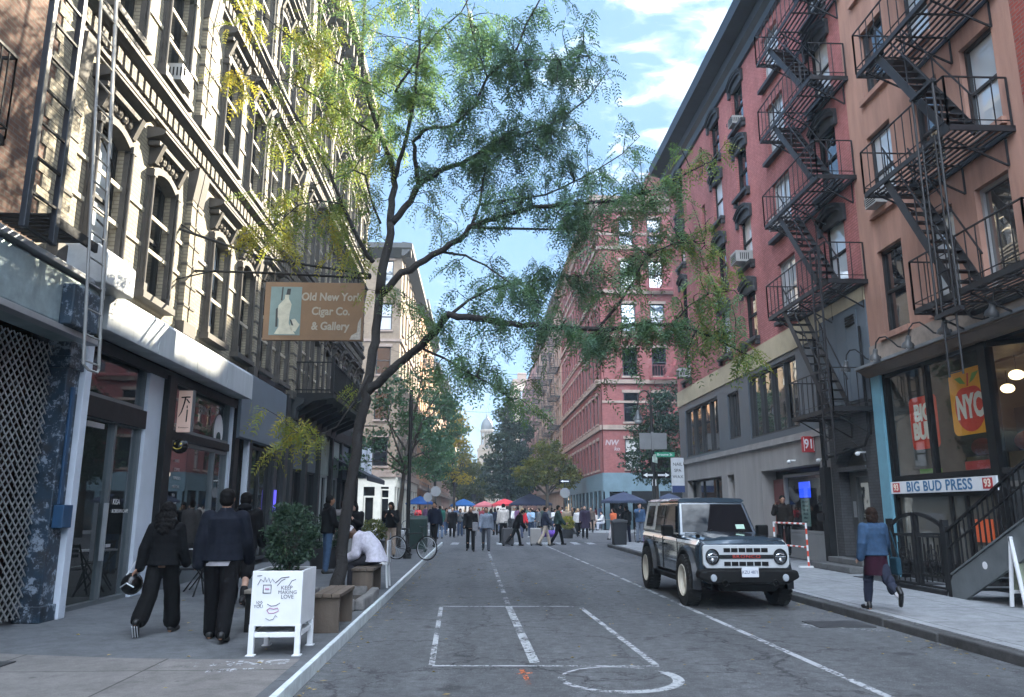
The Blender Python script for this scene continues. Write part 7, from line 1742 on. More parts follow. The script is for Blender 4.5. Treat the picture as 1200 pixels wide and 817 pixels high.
# suitcase and purple bag come with the people
def suitcase(label, x, y, rz=0, z=0):
    t = thing('suitcase', label, 'suitcase', (x, y, z), rz); mb = MB(); mb.box(-.26, .26, -.15, .15, .06, .78); obj('shell', mb, mat('grey_suitcase', (.26, .25, .24), .6, .1), t, local=True, bevel=.05)
    mb = MB()
    for s in (-1, 1): mb.tube([(s*.14, .1, .78), (s*.14, .1, 1.05)], .012, 6)
    mb.tube([(-.14, .1, 1.05), (.14, .1, 1.05)], .016, 6); obj('handle', mb, M_black, t, local=True)
    for sx in (-.2, .2):
        for sy in (-.1, .1): mb = MB(); mb.ell((sx, sy, .035), (.035, .02, .035), n=8, m=6); obj('wheel', mb, M_black, t, local=True)
    return t
suitcase('grey upright suitcase pulled across the crossing', 2.62, 35.6)
s2_ = suitcase('dark grey bin like case beside the stooping figure on the crossing', 1.35, 35.4, .2)
sh_ = [c for c in s2_.children if c.name.startswith('shell')][0]; sh_.material_slots[0].link = 'OBJECT'; sh_.material_slots[0].material = mat('charcoal_case', (.05, .05, .055), .6, .1)
pb = thing('duffel_bag', 'violet duffel bag carried low across the crossing', 'bag', (3.32, 36.4, .36)); mb = MB(); mb.capsule((-.22, 0, .14), (.22, 0, .14), .16, .16, 14); obj('bag_body', mb, mat('violet_cloth', (.16, .07, .45), .7, .15, 8), pb, local=True, smooth=True)
mb = MB()
for s in (-1, 1): mb.tube([(-.13, s*.12, .22), (-.08, s*.05, .42), (.08, s*.05, .42), (.13, s*.12, .22)], .014, 6)
obj('handle', mb, M_black, pb, local=True)
# overhead wires
for i, (a, b) in enumerate((((XL, 47, 11.5), (XR, 58, 12.5)), ((XL, 57, 9.6), (XR, 62, 10.8)))):
    mb = MB(); a, b = Vector(a), Vector(b); mb.tube([a.lerp(b, t/12)-V(0, 0, 1.2*4*(t/12)*(1-t/12)) for t in range(13)], .012, 5); tag(obj('overhead_wire', mb, M_black), ['thin wire sagging across the street, nearer of two', 'thin wire sagging across the street, farther of two'][i], 'wire')
# ------------------------------------------------------------------ parked off-road car (front towards -y, local origin under its middle)
car = thing('parked_car', 'dark blue grey boxy off-road car with white grille and cream wheels at the kerb', 'car', (4.38, 15.0, 0), R(0))
car.scale = (.89, 1, 1)
M_paint = mat('dark_blue_grey_paint', (.034, .054, .074), .22, .05, 2, coat=1.0, metal=.25)
M_roofw = mat('silver_white_paint', (.72, .74, .74), .28, .04, 2, coat=.8)
M_plast = mat('black_plastic', (.0035, .0038, .004), .65, .15, 8, spec=.2)
M_tyre = mat('tyre_rubber', (.006, .006, .006), .85, .2, 12, bumps=.4, bscale=50)
M_rimc = mat('cream_wheel', (.66, .62, .52), .45, .06, 5)
M_carglass = glass('car_glass', (.005, .007, .009), 1.4, 0, spec=.4)
W2 = .86                     # half body width
yf, yr = -2.2, 2.25          # nose and tail
FA, RA = -1.46, 1.46         # axles
HB = 1.13                    # belt height
def ring(y, pts): return [(x, y, z) for x, z in pts]
def loft(mb, rings, mi=0, cap=True):
    n = len(rings[0]); o = len(mb.v)
    for r_ in rings: mb.v.extend(r_)
    for i in range(len(rings)-1):
        for k in range(n):
            k2 = (k+1) % n; mb.f.append([o+i*n+k, o+i*n+k2, o+(i+1)*n+k2, o+(i+1)*n+k]); mb.m.append(mi)
    if cap:
        mb.f.append([o+k for k in range(n)][::-1]); mb.m.append(mi); e = o+(len(rings)-1)*n; mb.f.append([e+k for k in range(n)]); mb.m.append(mi)
# lower body: cross-sections along the length; wheel arches are cut by boolean-free notches in the section bottom
def sec(w, zb, zs, zt, crown=.02): return [(-w+.06, zb), (-w, zb+.08), (-w, zs), (-w+.04, zt-.03), (-w+.10, zt), (0, zt+crown), (w-.10, zt), (w-.04, zt-.03), (w, zs), (w, zb+.08), (w-.06, zb)]
def archz(y):
    for a in (FA, RA):
        if abs(y-a) < .50: return max(.42, .42+math.sqrt(max(0, .50**2-(y-a)**2))*1.02)
    return .42
ys = [-2.16, -2.10, -1.97, -1.9] + [FA+.5*math.cos(R(a)) for a in range(165, 0, -15)] + [-.9, -.80, -.4, 0, .5, .9] + [RA+.5*math.cos(R(a)) for a in range(165, 0, -15)] + [2.0, 2.12, 2.2]
ys = sorted(set(round(y, 4) for y in ys))
def top_z(y):
    if y < -.78: return 1.135 - .04*((-.78-y)/1.38)**1.5*1.2
    return HB
rings = []
for y in ys:
    w = W2 - (.10 if y < -2.12 else .03 if y < -2.0 else 0) - (.05 if y > 2.15 else 0)
    zb = archz(y); zt = top_z(y) - (.05 if y < -2.12 else 0)
    rings.append(ring(y, sec(w, min(zb, zt-.22), zt-.14, zt, .025)))
mb = MB(); loft(mb, rings); obj('body', mb, M_paint, car, local=True, smooth=True, angle=35)
# hood with raised middle and side ridges
mb = MB(); P = []
for y in (-2.08, -1.9, -1.4, -.84): z = top_z(y)+.012; P.append([(-.74, y, z), (-.70, y, z+.035), (-.50, y, z+.03), (-.42, y, z+.055), (0, y, z+.065), (.42, y, z+.055), (.50, y, z+.03), (.70, y, z+.035), (.74, y, z)])
loft(mb, P); obj('hood', mb, M_paint, car, local=True, smooth=True, angle=35)
mb = MB()
for s in (-1, 1): mb.box(s*.76, s*.80, -1.98, -1.82, 1.13, 1.19)
obj('hood_catch', mb, M_plast, car, local=True, bevel=.01)
# cabin: windscreen, pillars, roof
RZ = 1.80; yw0, yw1, yb0, yb1 = -.80, -.42, 2.2, 2.06
wt, wb = .70, .82
mb = MB()      # dark shell of the cabin (pillars)
A = [(-wb, yw0, HB), (wb, yw0, HB), (wb, yb0, HB), (-wb, yb0, HB)]; B = [(-wt, yw1, RZ-.07), (wt, yw1, RZ-.07), (wt+.02, yb1, RZ-.07), (-wt-.02, yb1, RZ-.07)]
mb.hexa(A+B); obj('cabin', mb, M_paint, car, local=True, bevel=.03)
mb = MB(); loft(mb, [[(-wt+.03, y, RZ-.07), (-wt-.01, y, RZ-.04), (-wt+.06, y, RZ), (0, y, RZ+.02), (wt-.06, y, RZ), (wt+.01, y, RZ-.04), (wt-.03, y, RZ-.07)] for y in (yw1+.0, yw1+.25, .35)]); obj('front_roof', mb, M_paint, car, local=True, smooth=True, angle=50)
mb = MB(); loft(mb, [[(-wt+.03, y, RZ-.07), (-wt-.02, y, RZ-.04), (-wt+.06, y, RZ+.005), (0, y, RZ+.026), (wt-.06, y, RZ+.005), (wt+.02, y, RZ-.04), (wt-.03, y, RZ-.07)] for y in (.352, 1.0, yb1+.02)]); 
for s in (-1, 1):        # pale quarter panel and sill line behind the doors
    mb.hexa([(s*(wb+.004), 1.08, HB+.06), (s*(wb+.004), 2.2, HB+.06), (s*(wb-.05), 2.2, HB+.06), (s*(wb-.05), 1.08, HB+.06), (s*(wt+.024), 1.04, RZ-.06), (s*(wt+.024), 2.06, RZ-.06), (s*(wt-.03), 2.06, RZ-.06), (s*(wt-.03), 1.04, RZ-.06)])
obj('rear_roof', mb, M_roofw, car, local=True, smooth=True, angle=50)
mb = MB()
for s in (-1, 1): mb.hexa([(s*.80, -2.0, 1.10), (s*.868, -2.0, 1.02), (s*.868, 2.18, 1.06), (s*.80, 2.18, 1.145), (s*.78, -2.0, 1.105), (s*.80, -2.0, 1.03), (s*.80, 2.18, 1.07), (s*.78, 2.18, 1.148)])
obj('belt_moulding', mb, M_roofw, car, local=True, bevel=.008)
def lerp3(a, b, t): return Vector(a).lerp(Vector(b), t)
def glass_on(a, b, c, d, off, name, inset=(.06, .06, .05, .05), m=None, parent=None):
    """inset quad on the face a b (bottom) c d (top), pushed out by off"""
    a, b, c, d = map(Vector, (a, b, c, d)); n = (b-a).cross(d-a).normalized()
    def P(u, v): return a.lerp(b, u).lerp(d.lerp(c, u), v) + n*off
    mb = MB(); l, r_, bo, t = inset; mb.quad(P(l, bo), P(1-r_, bo), P(1-r_, 1-t), P(l, 1-t)); return obj(name, mb, m or M_carglass, parent or car, local=True)
glass_on(A[0], A[1], B[1], B[0], .004, 'windscreen', (.05, .05, .10, .06))
glass_on(A[2], A[3], B[3], B[2], .004, 'rear_window', (.1, .1, .1, .1))
def side_pt(s, y, z): 
    t = (z-HB)/(RZ-.07-HB); return (s*(wb+(wt-wb)*t), y, z)
for s in (-1, 1):
    for y0, y1, sl in ((-.62, .28, .26), (.36, 1.04, 0), (1.32, 1.92, -.06)):
        lo = .12 if sl < 0 else .05
        a, b = side_pt(s, y0, HB+lo), side_pt(s, y1, HB+lo); c, d = side_pt(s, y1 - (0 if sl >= 0 else .06), RZ-.13), side_pt(s, y0+sl, RZ-.13)
        n = V(s, 0, .18).normalized()*.03
        mb = MB(); mb.quad(*[Vector(p)+n for p in (a, b, c, d)]); obj('side_window', mb, M_carglass, car, local=True)
    # doors: seam lines, handles
    for y0, y1 in ((-.78, .30), (.33, 1.08)):
        mb = MB(); X = s*(W2+.004)
        for p, q in (((y0, .50), (y0, 1.08)), ((y1, .50), (y1, 1.08)), ((y0, .50), (y1, .50))): mb.bar((X, p[0], p[1]), (X, q[0], q[1]), .010, .012, up=(1, 0, 0))
        d_ = obj('door', mb, M_black, car, local=True)
        mb = MB(); mb.box(X-.0, X+s*.035, y1-.24, y1-.08, .94, .975); obj('handle', mb, M_plast, d_, local=True, bevel=.008)
    # flares
    for a_ in (FA, RA):
        mb = MB(); n = 14; r0, r1 = .49, .60
        for i in range(n):
            t0, t1_ = PI*(-.06+1.12*i/n), PI*(-.06+1.12*(i+1)/n)
            def q(r, t, x): return (x, a_-r*math.cos(t), .42+r*math.sin(t)*1.0)
            x0_, x1_ = s*(W2-.06), s*(W2+.085)
            mb.hexa([q(r0, t0, x0_), q(r1, t0, x0_), q(r1, t1_, x0_), q(r0, t1_, x0_), q(r0+.015, t0, x1_), q(r1-.045, t0, x1_), q(r1-.045, t1_, x1_), q(r0+.015, t1_, x1_)])
        obj('wheel_arch', mb, mat('arch_plastic', (.008, .010, .013), .45, .1, 6), car, local=True, smooth=True, angle=50)
    mb = MB(); mb.box(s*.62, s*(W2+.06), -.92, .92, .36, .43); mb.box(s*(W2-.02), s*(W2+.075), -.88, .88, .43, .445); obj('side_step', mb, M_plast, car, local=True, bevel=.02)
    # mirror
    mb = MB(); mb.box(s*(W2+.02), s*(W2+.25), -.66, -.50, 1.12, 1.32); mb.bar((s*(W2-.06), -.58, 1.10), (s*(W2+.08), -.58, 1.16), .06, .06); obj('mirror', mb, M_plast, car, local=True, bevel=.035)
# underside, inner arches
mb = MB(); mb.box(-.74, .74, -2.0, 2.05, .34, .60); mb.box(-.6, .6, -2.05, -1.2, .30, .42); obj('chassis', mb, M_dark, car, local=True)
# wheels
def wheel(x, y, s):
    w = part_empty('wheel', car); T = Matrix.Translation((x, y, .42)) @ Matrix.Scale(1.05, 4) @ Matrix.Rotation(R(90*s), 4, 'Y')
    mb = MB(); mb.lathe([(.24, .10), (.30, .13), (.36, .125), (.395, .10), (.40, .05), (.40, -.05), (.395, -.11), (.36, -.13), (.24, -.13)], 36, T)
    for i in range(36):
        a = 2*PI*i/36
        for z0_, z1_ in ((.035, .118), (-.118, -.035)):
            c0, c1 = math.cos(a), math.sin(a); M = T @ Matrix.Rotation(a+(.04 if z0_ > 0 else 0), 4, 'Z'); mb.add([M @ V(*p) for p in ((.385, -.022, z0_), (.41, -.02, z0_), (.41, .02, z0_), (.385, .022, z0_), (.385, -.022, z1_), (.402, -.02, z1_), (.402, .02, z1_), (.385, .022, z1_))], [(0, 1, 2, 3), (4, 5, 6, 7), (0, 1, 5, 4), (1, 2, 6, 5), (2, 3, 7, 6)])
    obj('tyre', mb, M_tyre, w, local=True, smooth=True, angle=35)
    mb = MB(); mb.lathe([(.245, .125), (.25, .112), (.225, .095), (.205, .03), (.19, .02), (.12, .045), (.085, .05), (.08, .07), (.001, .075)], 32, T)
    for i in range(8):
        M = T @ Matrix.Rotation(2*PI*i/8, 4, 'Z'); mb.add([M @ V(*p) for p in ((.13, -.022, .05), (.19, -.034, .032), (.19, .034, .032), (.13, .022, .05))], [(0, 1, 2, 3)], 1)
    obj('rim', mb, [M_rimc, M_dark], w, local=True, smooth=True, angle=30)
for x, s in ((-.86, -1), (.86, 1)):
    for y in (FA, RA): wheel(x, y, s)
# nose: white grille with round lamps, black slots, red letters
mb = MB(); P = [(-.80, .72), (-.74, .66), (-.45, .66), (.45, .66), (.74, .66), (.80, .72), (.80, .99), (.77, 1.03), (-.77, 1.03), (-.80, .99)]
mb.prism(P, .06, Matrix.Translation((0, -2.16, 0)) @ Matrix.Rotation(R(90), 4, 'X')); gr = obj('grille', mb, mat('grille_white', (.42, .44, .45), .4, .05, 3), car, local=True, bevel=.012)
mb = MB(); mb.box(-.78, .78, -2.14, -2.0, .50, .66); obj('lower_nose', mb, M_paint, car, local=True, bevel=.03)
mb = MB(); mb.box(-.50, .50, -2.235, -2.219, .815, .875)
for r_ in (.70, .915):
    for i in range(6): mb.box(-.415+i*.14, -.295+i*.14, -2.229, -2.219, r_, r_+.065)
for s in (-1, 1): mb.box(s*.5, s*.66, -2.232, -2.219, .83, .86)
obj('grille_slot', mb, M_black, gr, local=True)
mb = MB()
for r_ in (.70, .915):
    for i in range(6): mb.box(-.405+i*.14, -.305+i*.14, -2.233, -2.2295, r_+.022, r_+.028); mb.box(-.405+i*.14, -.305+i*.14, -2.233, -2.2295, r_+.042, r_+.048)
obj('grille_bar', mb, M_plast, gr, local=True)
t_ = text('lettering', 'BRONCO', .075, (0, 0, 0), FACE_S, mat('red_letter', (.42, .03, .02), .5, 0), gr, .003, sx=1.5, space=1.15); t_.location = (0, -2.238, .845)
for s in (-1, 1):
    T = Matrix.Translation((s*.63, -2.222, .845)) @ Matrix.Rotation(R(90), 4, 'X')
    mb = MB(); mb.lathe([(.125, -.01), (.128, .02), (.112, .024), (.108, .004)], 28, T); hl = obj('headlight', mb, M_plast, car, local=True, smooth=True)
    mb = MB(); mb.lathe([(0.001, .012), (.108, .006)], 28, T); obj('lens', mb, glass('lamp_lens', (.03, .035, .04), 1.6, 0), hl, local=True)
    mb = MB(); mb.ell((s*.63, -2.235, .79), (.035, .02, .035), n=12, m=8); mb.tube([(s*.63-.07, -2.236, .87), (s*.63, -2.24, .895), (s*.63+.07, -2.236, .87)], .010, 6); mb.box(s*.63-.1, s*.63+.1, -2.238, -2.23, .838, .85); obj('reflector', mb, mat('lamp_reflector', (.7, .72, .75), .15, 0, metal=.8), hl, local=True, smooth=True)
mb = MB(); P = [(-.93, .52), (-.90, .63), (-.78, .65), (.78, .65), (.90, .63), (.93, .52), (.70, .42), (-.70, .42)]
mb.prism(P, .26, Matrix.Translation((0, -2.08, 0)) @ Matrix.Rotation(R(90), 4, 'X')); bu = obj('bumper', mb, M_plast, car, local=True, bevel=.035)
mb = MB(); mb.hexa([(-.5, -2.24, .30), (.5, -2.24, .30), (.5, -1.9, .32), (-.5, -1.9, .32), (-.6, -2.30, .42), (.6, -2.30, .42), (.6, -1.9, .44), (-.6, -1.9, .44)]); obj('skid_plate', mb, M_plast, bu, local=True, bevel=.02)
for s in (-1, 1): mb = MB(); mb.lathe([(0.001, .02), (.05, .015), (.06, 0)], 16, Matrix.Translation((s*.66, -2.342, .52)) @ Matrix.Rotation(R(90), 4, 'X')); obj('fog_lamp', mb, mat('fog_lens', (.30, .33, .36), .2, 0), bu, local=True, smooth=True); mb = MB(); mb.tube([(s*.46+.05*math.cos(R(a)), -2.36, .44+.05*math.sin(R(a))) for a in range(0, 361, 30)], .012, 6); obj('tow_hook', mb, M_plast, bu, local=True)
mb = MB(); mb.box(-.155, .155, -2.375, -2.36, .535, .69); npl = obj('licence_plate', mb, mat('plate_white', (.55, .57, .60), .5, .05), bu, local=True, bevel=.004)
t_ = text('lettering', 'KZU 4871', .07, (0, 0, 0), FACE_S, mat('plate_navy', (.02, .03, .10), .6, 0), bu, .001); t_.location = (0, -2.377, .61)
for s in (-.45, .25): mb = MB(); mb.bar((s, -.84, 1.155), (s+.38, -.72, 1.24), .012, .02); obj('wiper', mb, M_black, car, local=True)
mb = MB(); mb.quad((.40, -.80+.06, HB+.12), (.58, -.80+.06, HB+.12), (.58, -.80+.12, HB+.20), (.40, -.80+.12, HB+.20)); obj('windscreen_sticker', mb, mat('sticker_green', (.35, .5, .4), .6, .1), car, local=True)
mb = MB(); mb.lathe([(.40, -.1), (.40, .1), (.001, .1)], 28, Matrix.Translation((.15, 2.32, .98)) @ Matrix.Rotation(R(-90), 4, 'X'), closed=True); obj('spare_wheel', mb, M_tyre, car, local=True, smooth=True)
mb = MB()
for s in (-1, 1): mb.box(s*.72, s*.84, 2.19, 2.215, .75, 1.02)
obj('tail_lamp', mb, mat('tail_red', (.35, .02, .02), .3, 0), car, local=True)
# ------------------------------------------------------------------ people: voxel-fused figures, clothing as children
SKIN = [mat('skin_light', (.42, .25, .18), .6, .1, 12), mat('skin_tan', (.30, .16, .10), .6, .1, 12), mat('skin_dark', (.11, .06, .04), .6, .1, 12)]
HAIR = {'black': mat('black_hair', (.0035, .003, .003), .75, .2, 30, spec=.15, bumps=.8, bscale=70), 'brown': mat('brown_hair', (.018, .010, .007), .75, .2, 30, spec=.15, bumps=.8, bscale=70), 'grey': mat('grey_hair', (.25, .24, .23), .6, .2, 30), 'blond': mat('blond_hair', (.28, .18, .08), .55, .2, 30)}
M_shoe = mat('dark_shoe', (.006, .006, .0065), .5, .2, 8); M_shoew = mat('pale_shoe', (.5, .5, .5), .6, .1, 8)
def fuse(name, mb, voxel, smooth_it=3):
    me = mb.mesh(name); o = bpy.data.objects.new('tmp', me); C.objects.link(o)
    r = o.modifiers.new('r', 'REMESH'); r.mode = 'VOXEL'; r.voxel_size = voxel; r.use_smooth_shade = True
    s = o.modifiers.new('s', 'SMOOTH'); s.factor = .5; s.iterations = smooth_it
    bpy.context.view_layer.update()
    out = bpy.data.meshes.new_from_object(o.evaluated_get(bpy.context.evaluated_depsgraph_get()))
    bpy.data.objects.remove(o); out.name = name
    return out
def rx(a): return Matrix.Rotation(a, 3, 'X')
def skeleton(p):
    """joints of a figure facing +y; angles in degrees, forward positive"""
    J = {}; H = p.get('H', 1.72); k = H/1.72
    lean = R(p.get('lean', 0)); pel = V(0, 0, 0); U = rx(-lean)          # negative x-rotation tips the head towards +y
    tw = Matrix.Rotation(R(p.get('twist', 0)), 3, 'Z')
    up = lambda v: pel + U @ (tw @ (v*k))
    J['pel'] = pel; J['waist'] = up(V(0, 0, .16)); J['chest'] = up(V(0, p.get('hunch', 0)*.5, .36)); J['neck'] = up(V(0, p.get('hunch', 0), .52)); 
    hp = R(p.get('nod', 0)); hy = R(p.get('look', 0))
    HR = U @ tw @ Matrix.Rotation(hy, 3, 'Z') @ rx(-hp); J['HR'] = HR
    J['head'] = J['neck'] + HR @ V(0, .025, .145)*k
    for s, n in ((-1, 'L'), (1, 'R')):
        sh = up(V(s*p.get('shw', .185), p.get('hunch', 0)*.8, .435)); J['sh'+n] = sh
        a = R(p.get('arm'+n, 5 if s < 0 else -5)); e = R(p.get('elb'+n, 12)); ab = R(p.get('abd'+n, 9)); inw = R(p.get('inw'+n, 0))
        d = U @ V(s*math.sin(ab), math.sin(a)*math.cos(ab), -math.cos(a)*math.cos(ab)); el = sh + d*.285*k; J['el'+n] = el
        ab2 = ab*.4 - inw
        d2 = U @ V(s*math.sin(ab2), math.sin(a+e)*math.cos(ab2), -math.cos(a+e)*math.cos(ab2)); wr = el + d2*.25*k; J['wr'+n] = wr; J['fd'+n] = d2
        hip = V(s*.092, 0, -.03)*k; J['hip'+n] = hip
        t = R(p.get('leg'+n, 0)); kn = R(p.get('kne'+n, 4)); lab = R(p.get('lab'+n, 2))
        d = V(s*math.sin(lab), math.sin(t)*math.cos(lab), -math.cos(t)*math.cos(lab)); kj = hip + d*.43*k; J['kn'+n] = kj
        d = V(s*math.sin(lab)*.2, math.sin(t-kn), -math.cos(t-kn)); an = kj + d*.42*k; J['an'+n] = an
        fa = R(p.get('foot'+n, 0)) + (t-kn)*.0; J['toe'+n] = an + rx(fa) @ V(s*.03, .15, -.05)*k; J['heel'+n] = an + rx(fa) @ V(0, -.055, -.055)*k
    low = min(min(J['toe'+n].z, J['heel'+n].z) for n in 'LR') - .03*k
    for q in list(J):
        if q != 'HR': J[q] = J[q] - V(0, 0, low)
    J['k'] = k; return J
def hand(mb, J, n, k, curl=.6, fine=True):
    w = J['wr'+n]; d = J['fd'+n].normalized(); s = -1 if n == 'L' else 1
    side = d.cross(V(s, 0, 0)); side = (side if side.length > .2 else d.cross(V(0, 0, 1))).normalized(); palm = side.cross(d).normalized()
    if palm.x*s > 0: palm = -palm       # palm faces the thigh
    c = w + d*.045*k
    rot = Matrix((side, palm, d)).transposed()
    mb.ell(c, (.040*k, .016*k, .052*k), rot, 12, 8)
    L = [.066, .078, .073, .058]
    for i in range(4):
        b = w + d*.085*k + side*(.027-.018*i)*k
        d1 = (d + palm*curl*.5).normalized(); m = b + d1*L[i]*.55*k; d2 = (d + palm*curl*1.6).normalized(); e = m + d2*L[i]*.55*k
        if fine: mb.capsule(b - d*.02*k, m, .0092*k, .0085*k, 8); mb.capsule(m, e, .0085*k, .0075*k, 8)
        elif i in (0, 2): mb.capsule(b - d*.02*k, m, .017*k, .016*k, 8); mb.capsule(m, e, .016*k, .013*k, 8)
    f = side if True else -side
    t0 = w + d*.025*k + side*.03*k; t1 = t0 + (d*.7 + side*.7).normalized()*.035*k; t2 = t1 + (d + side*.25 + palm*.5).normalized()*.03*k
    r = .0105 if fine else .014
    mb.capsule(t0, t1, r*k, r*.95*k, 8); mb.capsule(t1, t2, r*.95*k, r*.8*k, 8)
def loft_ell(mb, secs, n=20):
    """closed skin through elliptical sections (centre, X, Y, rx, ry)"""
    o = len(mb.v)
    for c, X, Y, a, b in secs:
        for i in range(n):
            t = 2*PI*i/n; mb.v.append(tuple(c + X*(a*math.cos(t)) + Y*(b*math.sin(t))))
    m = len(secs)
    for i in range(m-1):
        for q in range(n):
            q2 = (q+1) % n; mb.f.append([o+i*n+q, o+i*n+q2, o+(i+1)*n+q2, o+(i+1)*n+q]); mb.m.append(0)
    mb.f.append([o+q for q in range(n)][::-1]); mb.m.append(0); mb.f.append([o+(m-1)*n+q for q in range(n)]); mb.m.append(0)
def torso_shapes(mb, J, g, fat=1.0, hem=0.0, hemr=.0):
    k = J['k']
    X = (J['shR']-J['shL']).normalized(); Z = (J['neck']-J['pel']).normalized(); Y = Z.cross(X).normalized(); B = Matrix((X, Y, Z)).transposed()
    H0 = V(1, 0, 0); Hy = V(0, 1, 0); sw = (J['shR']-J['shL']).length/k/2
    S = []
    if hem:
        S.append((J['pel']-V(0, 0, hem)*k, H0, Hy, (.172*fat+g+hemr)*k, (.125*fat+g+hemr)*k)); S.append((J['pel']-V(0, 0, hem*.5)*k, H0, Hy, (.172*fat+g+hemr*.5)*k, (.125*fat+g+hemr*.5)*k))
    else: S.append((J['pel']-V(0, 0, .08)*k, H0, Hy, (.13*fat+g)*k, (.10*fat+g)*k))
    S.append((J['pel']+Z*.02*k, H0, Hy, (.168*fat+g)*k, (.120*fat+g)*k))
    S.append((J['waist']-Z*.02*k, X, Y, (.152*fat+g)*k, (.110*fat+g)*k)); S.append((J['waist']+Z*.08*k, X, Y, (.156*fat+g)*k, (.110*fat+g)*k))
    S.append((J['chest']-Z*.02*k, X, Y, (.172*fat+g)*k, (.118*fat+g)*k)); S.append((J['chest']+Z*.07*k, X, Y, (sw-.012+g*.8)*k, (.112*fat+g)*k))
    S.append((J['neck']-Z*.06*k, X, Y, (sw*.72+g*.5)*k, (.085+g)*k)); S.append((J['neck']-Z*.02*k, X, Y, (.088+g*.5)*k, (.066+g*.6)*k)); S.append((J['neck']+Z*.012*k, X, Y, (.062+g*.5)*k, (.056+g*.5)*k))
    loft_ell(mb, S)
    for n in 'LR': mb.ell(J['sh'+n], (.060+g*.9)*k, None, 12, 8)
    return B, Z
def make_person(spec):
    """spec -> dict of meshes"""
    J = skeleton(spec); k = J['k']; near = spec.get('near', False); vx = .0085 if near else .018; fat = spec.get('fat', 1.0); out = {}
    HR = J['HR']; hd = J['head']
    mb = MB()                                                     # body
    torso_shapes(mb, J, 0, fat)
    mb.capsule(J['neck']-V(0, 0, .03)*k, hd-HR@V(0, .01, .05)*k, .056*k, .054*k)
    mb.ell(hd, (.076*k, .094*k, .108*k), HR, 18, 12); mb.ell(hd+HR@V(0, .035, -.055)*k, (.056*k, .060*k, .058*k), HR, 14, 9)
    mb.capsule(hd+HR@V(0, .085, .012)*k, hd+HR@V(0, .112, -.022)*k, .011*k, .017*k, 8)          # nose
    mb.capsule(hd+HR@V(-.035, .083, .028)*k, hd+HR@V(.035, .083, .028)*k, .016*k, .016*k, 8)       # brow
    mb.capsule(hd+HR@V(-.020, .086, -.058)*k, hd+HR@V(.020, .086, -.058)*k, .012*k, .012*k, 8)      # lips
    for s in (-1, 1): mb.ell(hd+HR@V(s*.078, -.005, -.005)*k, (.012*k, .024*k, .034*k), HR, 8, 6)
    for n in 'LR':
        mb.capsule(J['sh'+n], J['el'+n], .050*k, .040*k); mb.capsule(J['el'+n], J['wr'+n], .040*k, .027*k); hand(mb, J, n, k, spec.get('curl', .6), near)
        mb.capsule(J['hip'+n], J['kn'+n], .082*k*fat, .056*k); mb.capsule(J['kn'+n], J['an'+n], .056*k, .036*k); mb.ell(J['kn'+n].lerp(J['an'+n], .3), (.055*k, .06*k, .12*k), None, 10, 8)
        mb.capsule(J['heel'+n], J['toe'+n], .034*k, .030*k)
    out['body'] = fuse('body', mb, vx, 3)
    g = spec.get('bulk', .022)
    mb = MB(); B, Z = torso_shapes(mb, J, g, fat, spec.get('hem', .04), spec.get('hemr', .0))                            # top
    sl = spec.get('sleeve', 1.0)
    for n in 'LR':
        mb.capsule(J['sh'+n], J['el'+n], (.056+g)*k, (.048+g*.9)*k)
        if sl > .5:
            e = J['el'+n].lerp(J['wr'+n], min(1, (sl-.5)*2)); mb.capsule(J['el'+n], e, (.048+g*.9)*k, (.036+g*.9)*k)
            mb.ell(J['el'+n], (.060*k+g*.6, .060*k+g*.6, .05*k), None, 10, 7)
    if spec.get('hood'): mb.ell(J['neck']+B@V(0, -.05, .03)*k, (.11*k, .08*k, .07*k), B, 14, 8)
    else: mb.lathe([(.062*k, 0), (.075*k, 0), (.072*k, .055*k), (.060*k, .055*k), (.058*k, 0)], 16, Matrix.Translation(J['neck']-Z*.01*k) @ B.to_4x4())
    out['top'] = fuse('top', mb, vx*1.15, 2)
    mb = MB(); lo = spec.get('legr', (.094, .074, .066)); low = spec.get('cut', 1.0)                           # trousers
    mb.ell(J['pel']+V(0, 0, .02)*k, (.172*fat*k, .125*fat*k, .12*k), None, 16, 10)
    for n in 'LR':
        mb.capsule(J['hip'+n], J['kn'+n], lo[0]*k*fat, lo[1]*k)
        if low > .5: e = J['kn'+n].lerp(J['an'+n], min(1.02, (low-.5)*2)); mb.capsule(J['kn'+n], e, lo[1]*k, lo[2]*k)
    if spec.get('skirt'):
        L = spec['skirt']; cs = [J['pel']+V(0, 0, .06)*k, J['pel'], J['pel']-V(0, 0, .12)*k, J['pel']-V(0, -.01, L*.6)*k, J['pel']-V(0, -.02, L)*k]
        loft_ell(mb, [(c, V(1, 0, 0), V(0, 1, 0), r0*k, r1*k) for c, r0, r1 in zip(cs, (.16, .18, .19, .195, .20), (.12, .14, .15, .16, .17))], 24)
    out['bottom'] = fuse('bottom', mb, vx*1.15, 2)
    for n in 'LR':
        mb = MB(); h_, t_ = J['heel'+n], J['toe'+n]; d = (t_-h_).normalized()
        mb.capsule(h_+d*.015, t_, .042*k, .037*k); mb.capsule(h_+V(0, 0, .02), J['an'+n]+V(0, 0, spec.get('boot', .02)), .044*k, .046*k)
        out['shoe'+n] = fuse('shoe', mb, vx*1.2, 1)
    hs = spec.get('hair', 'short'); mb = MB()
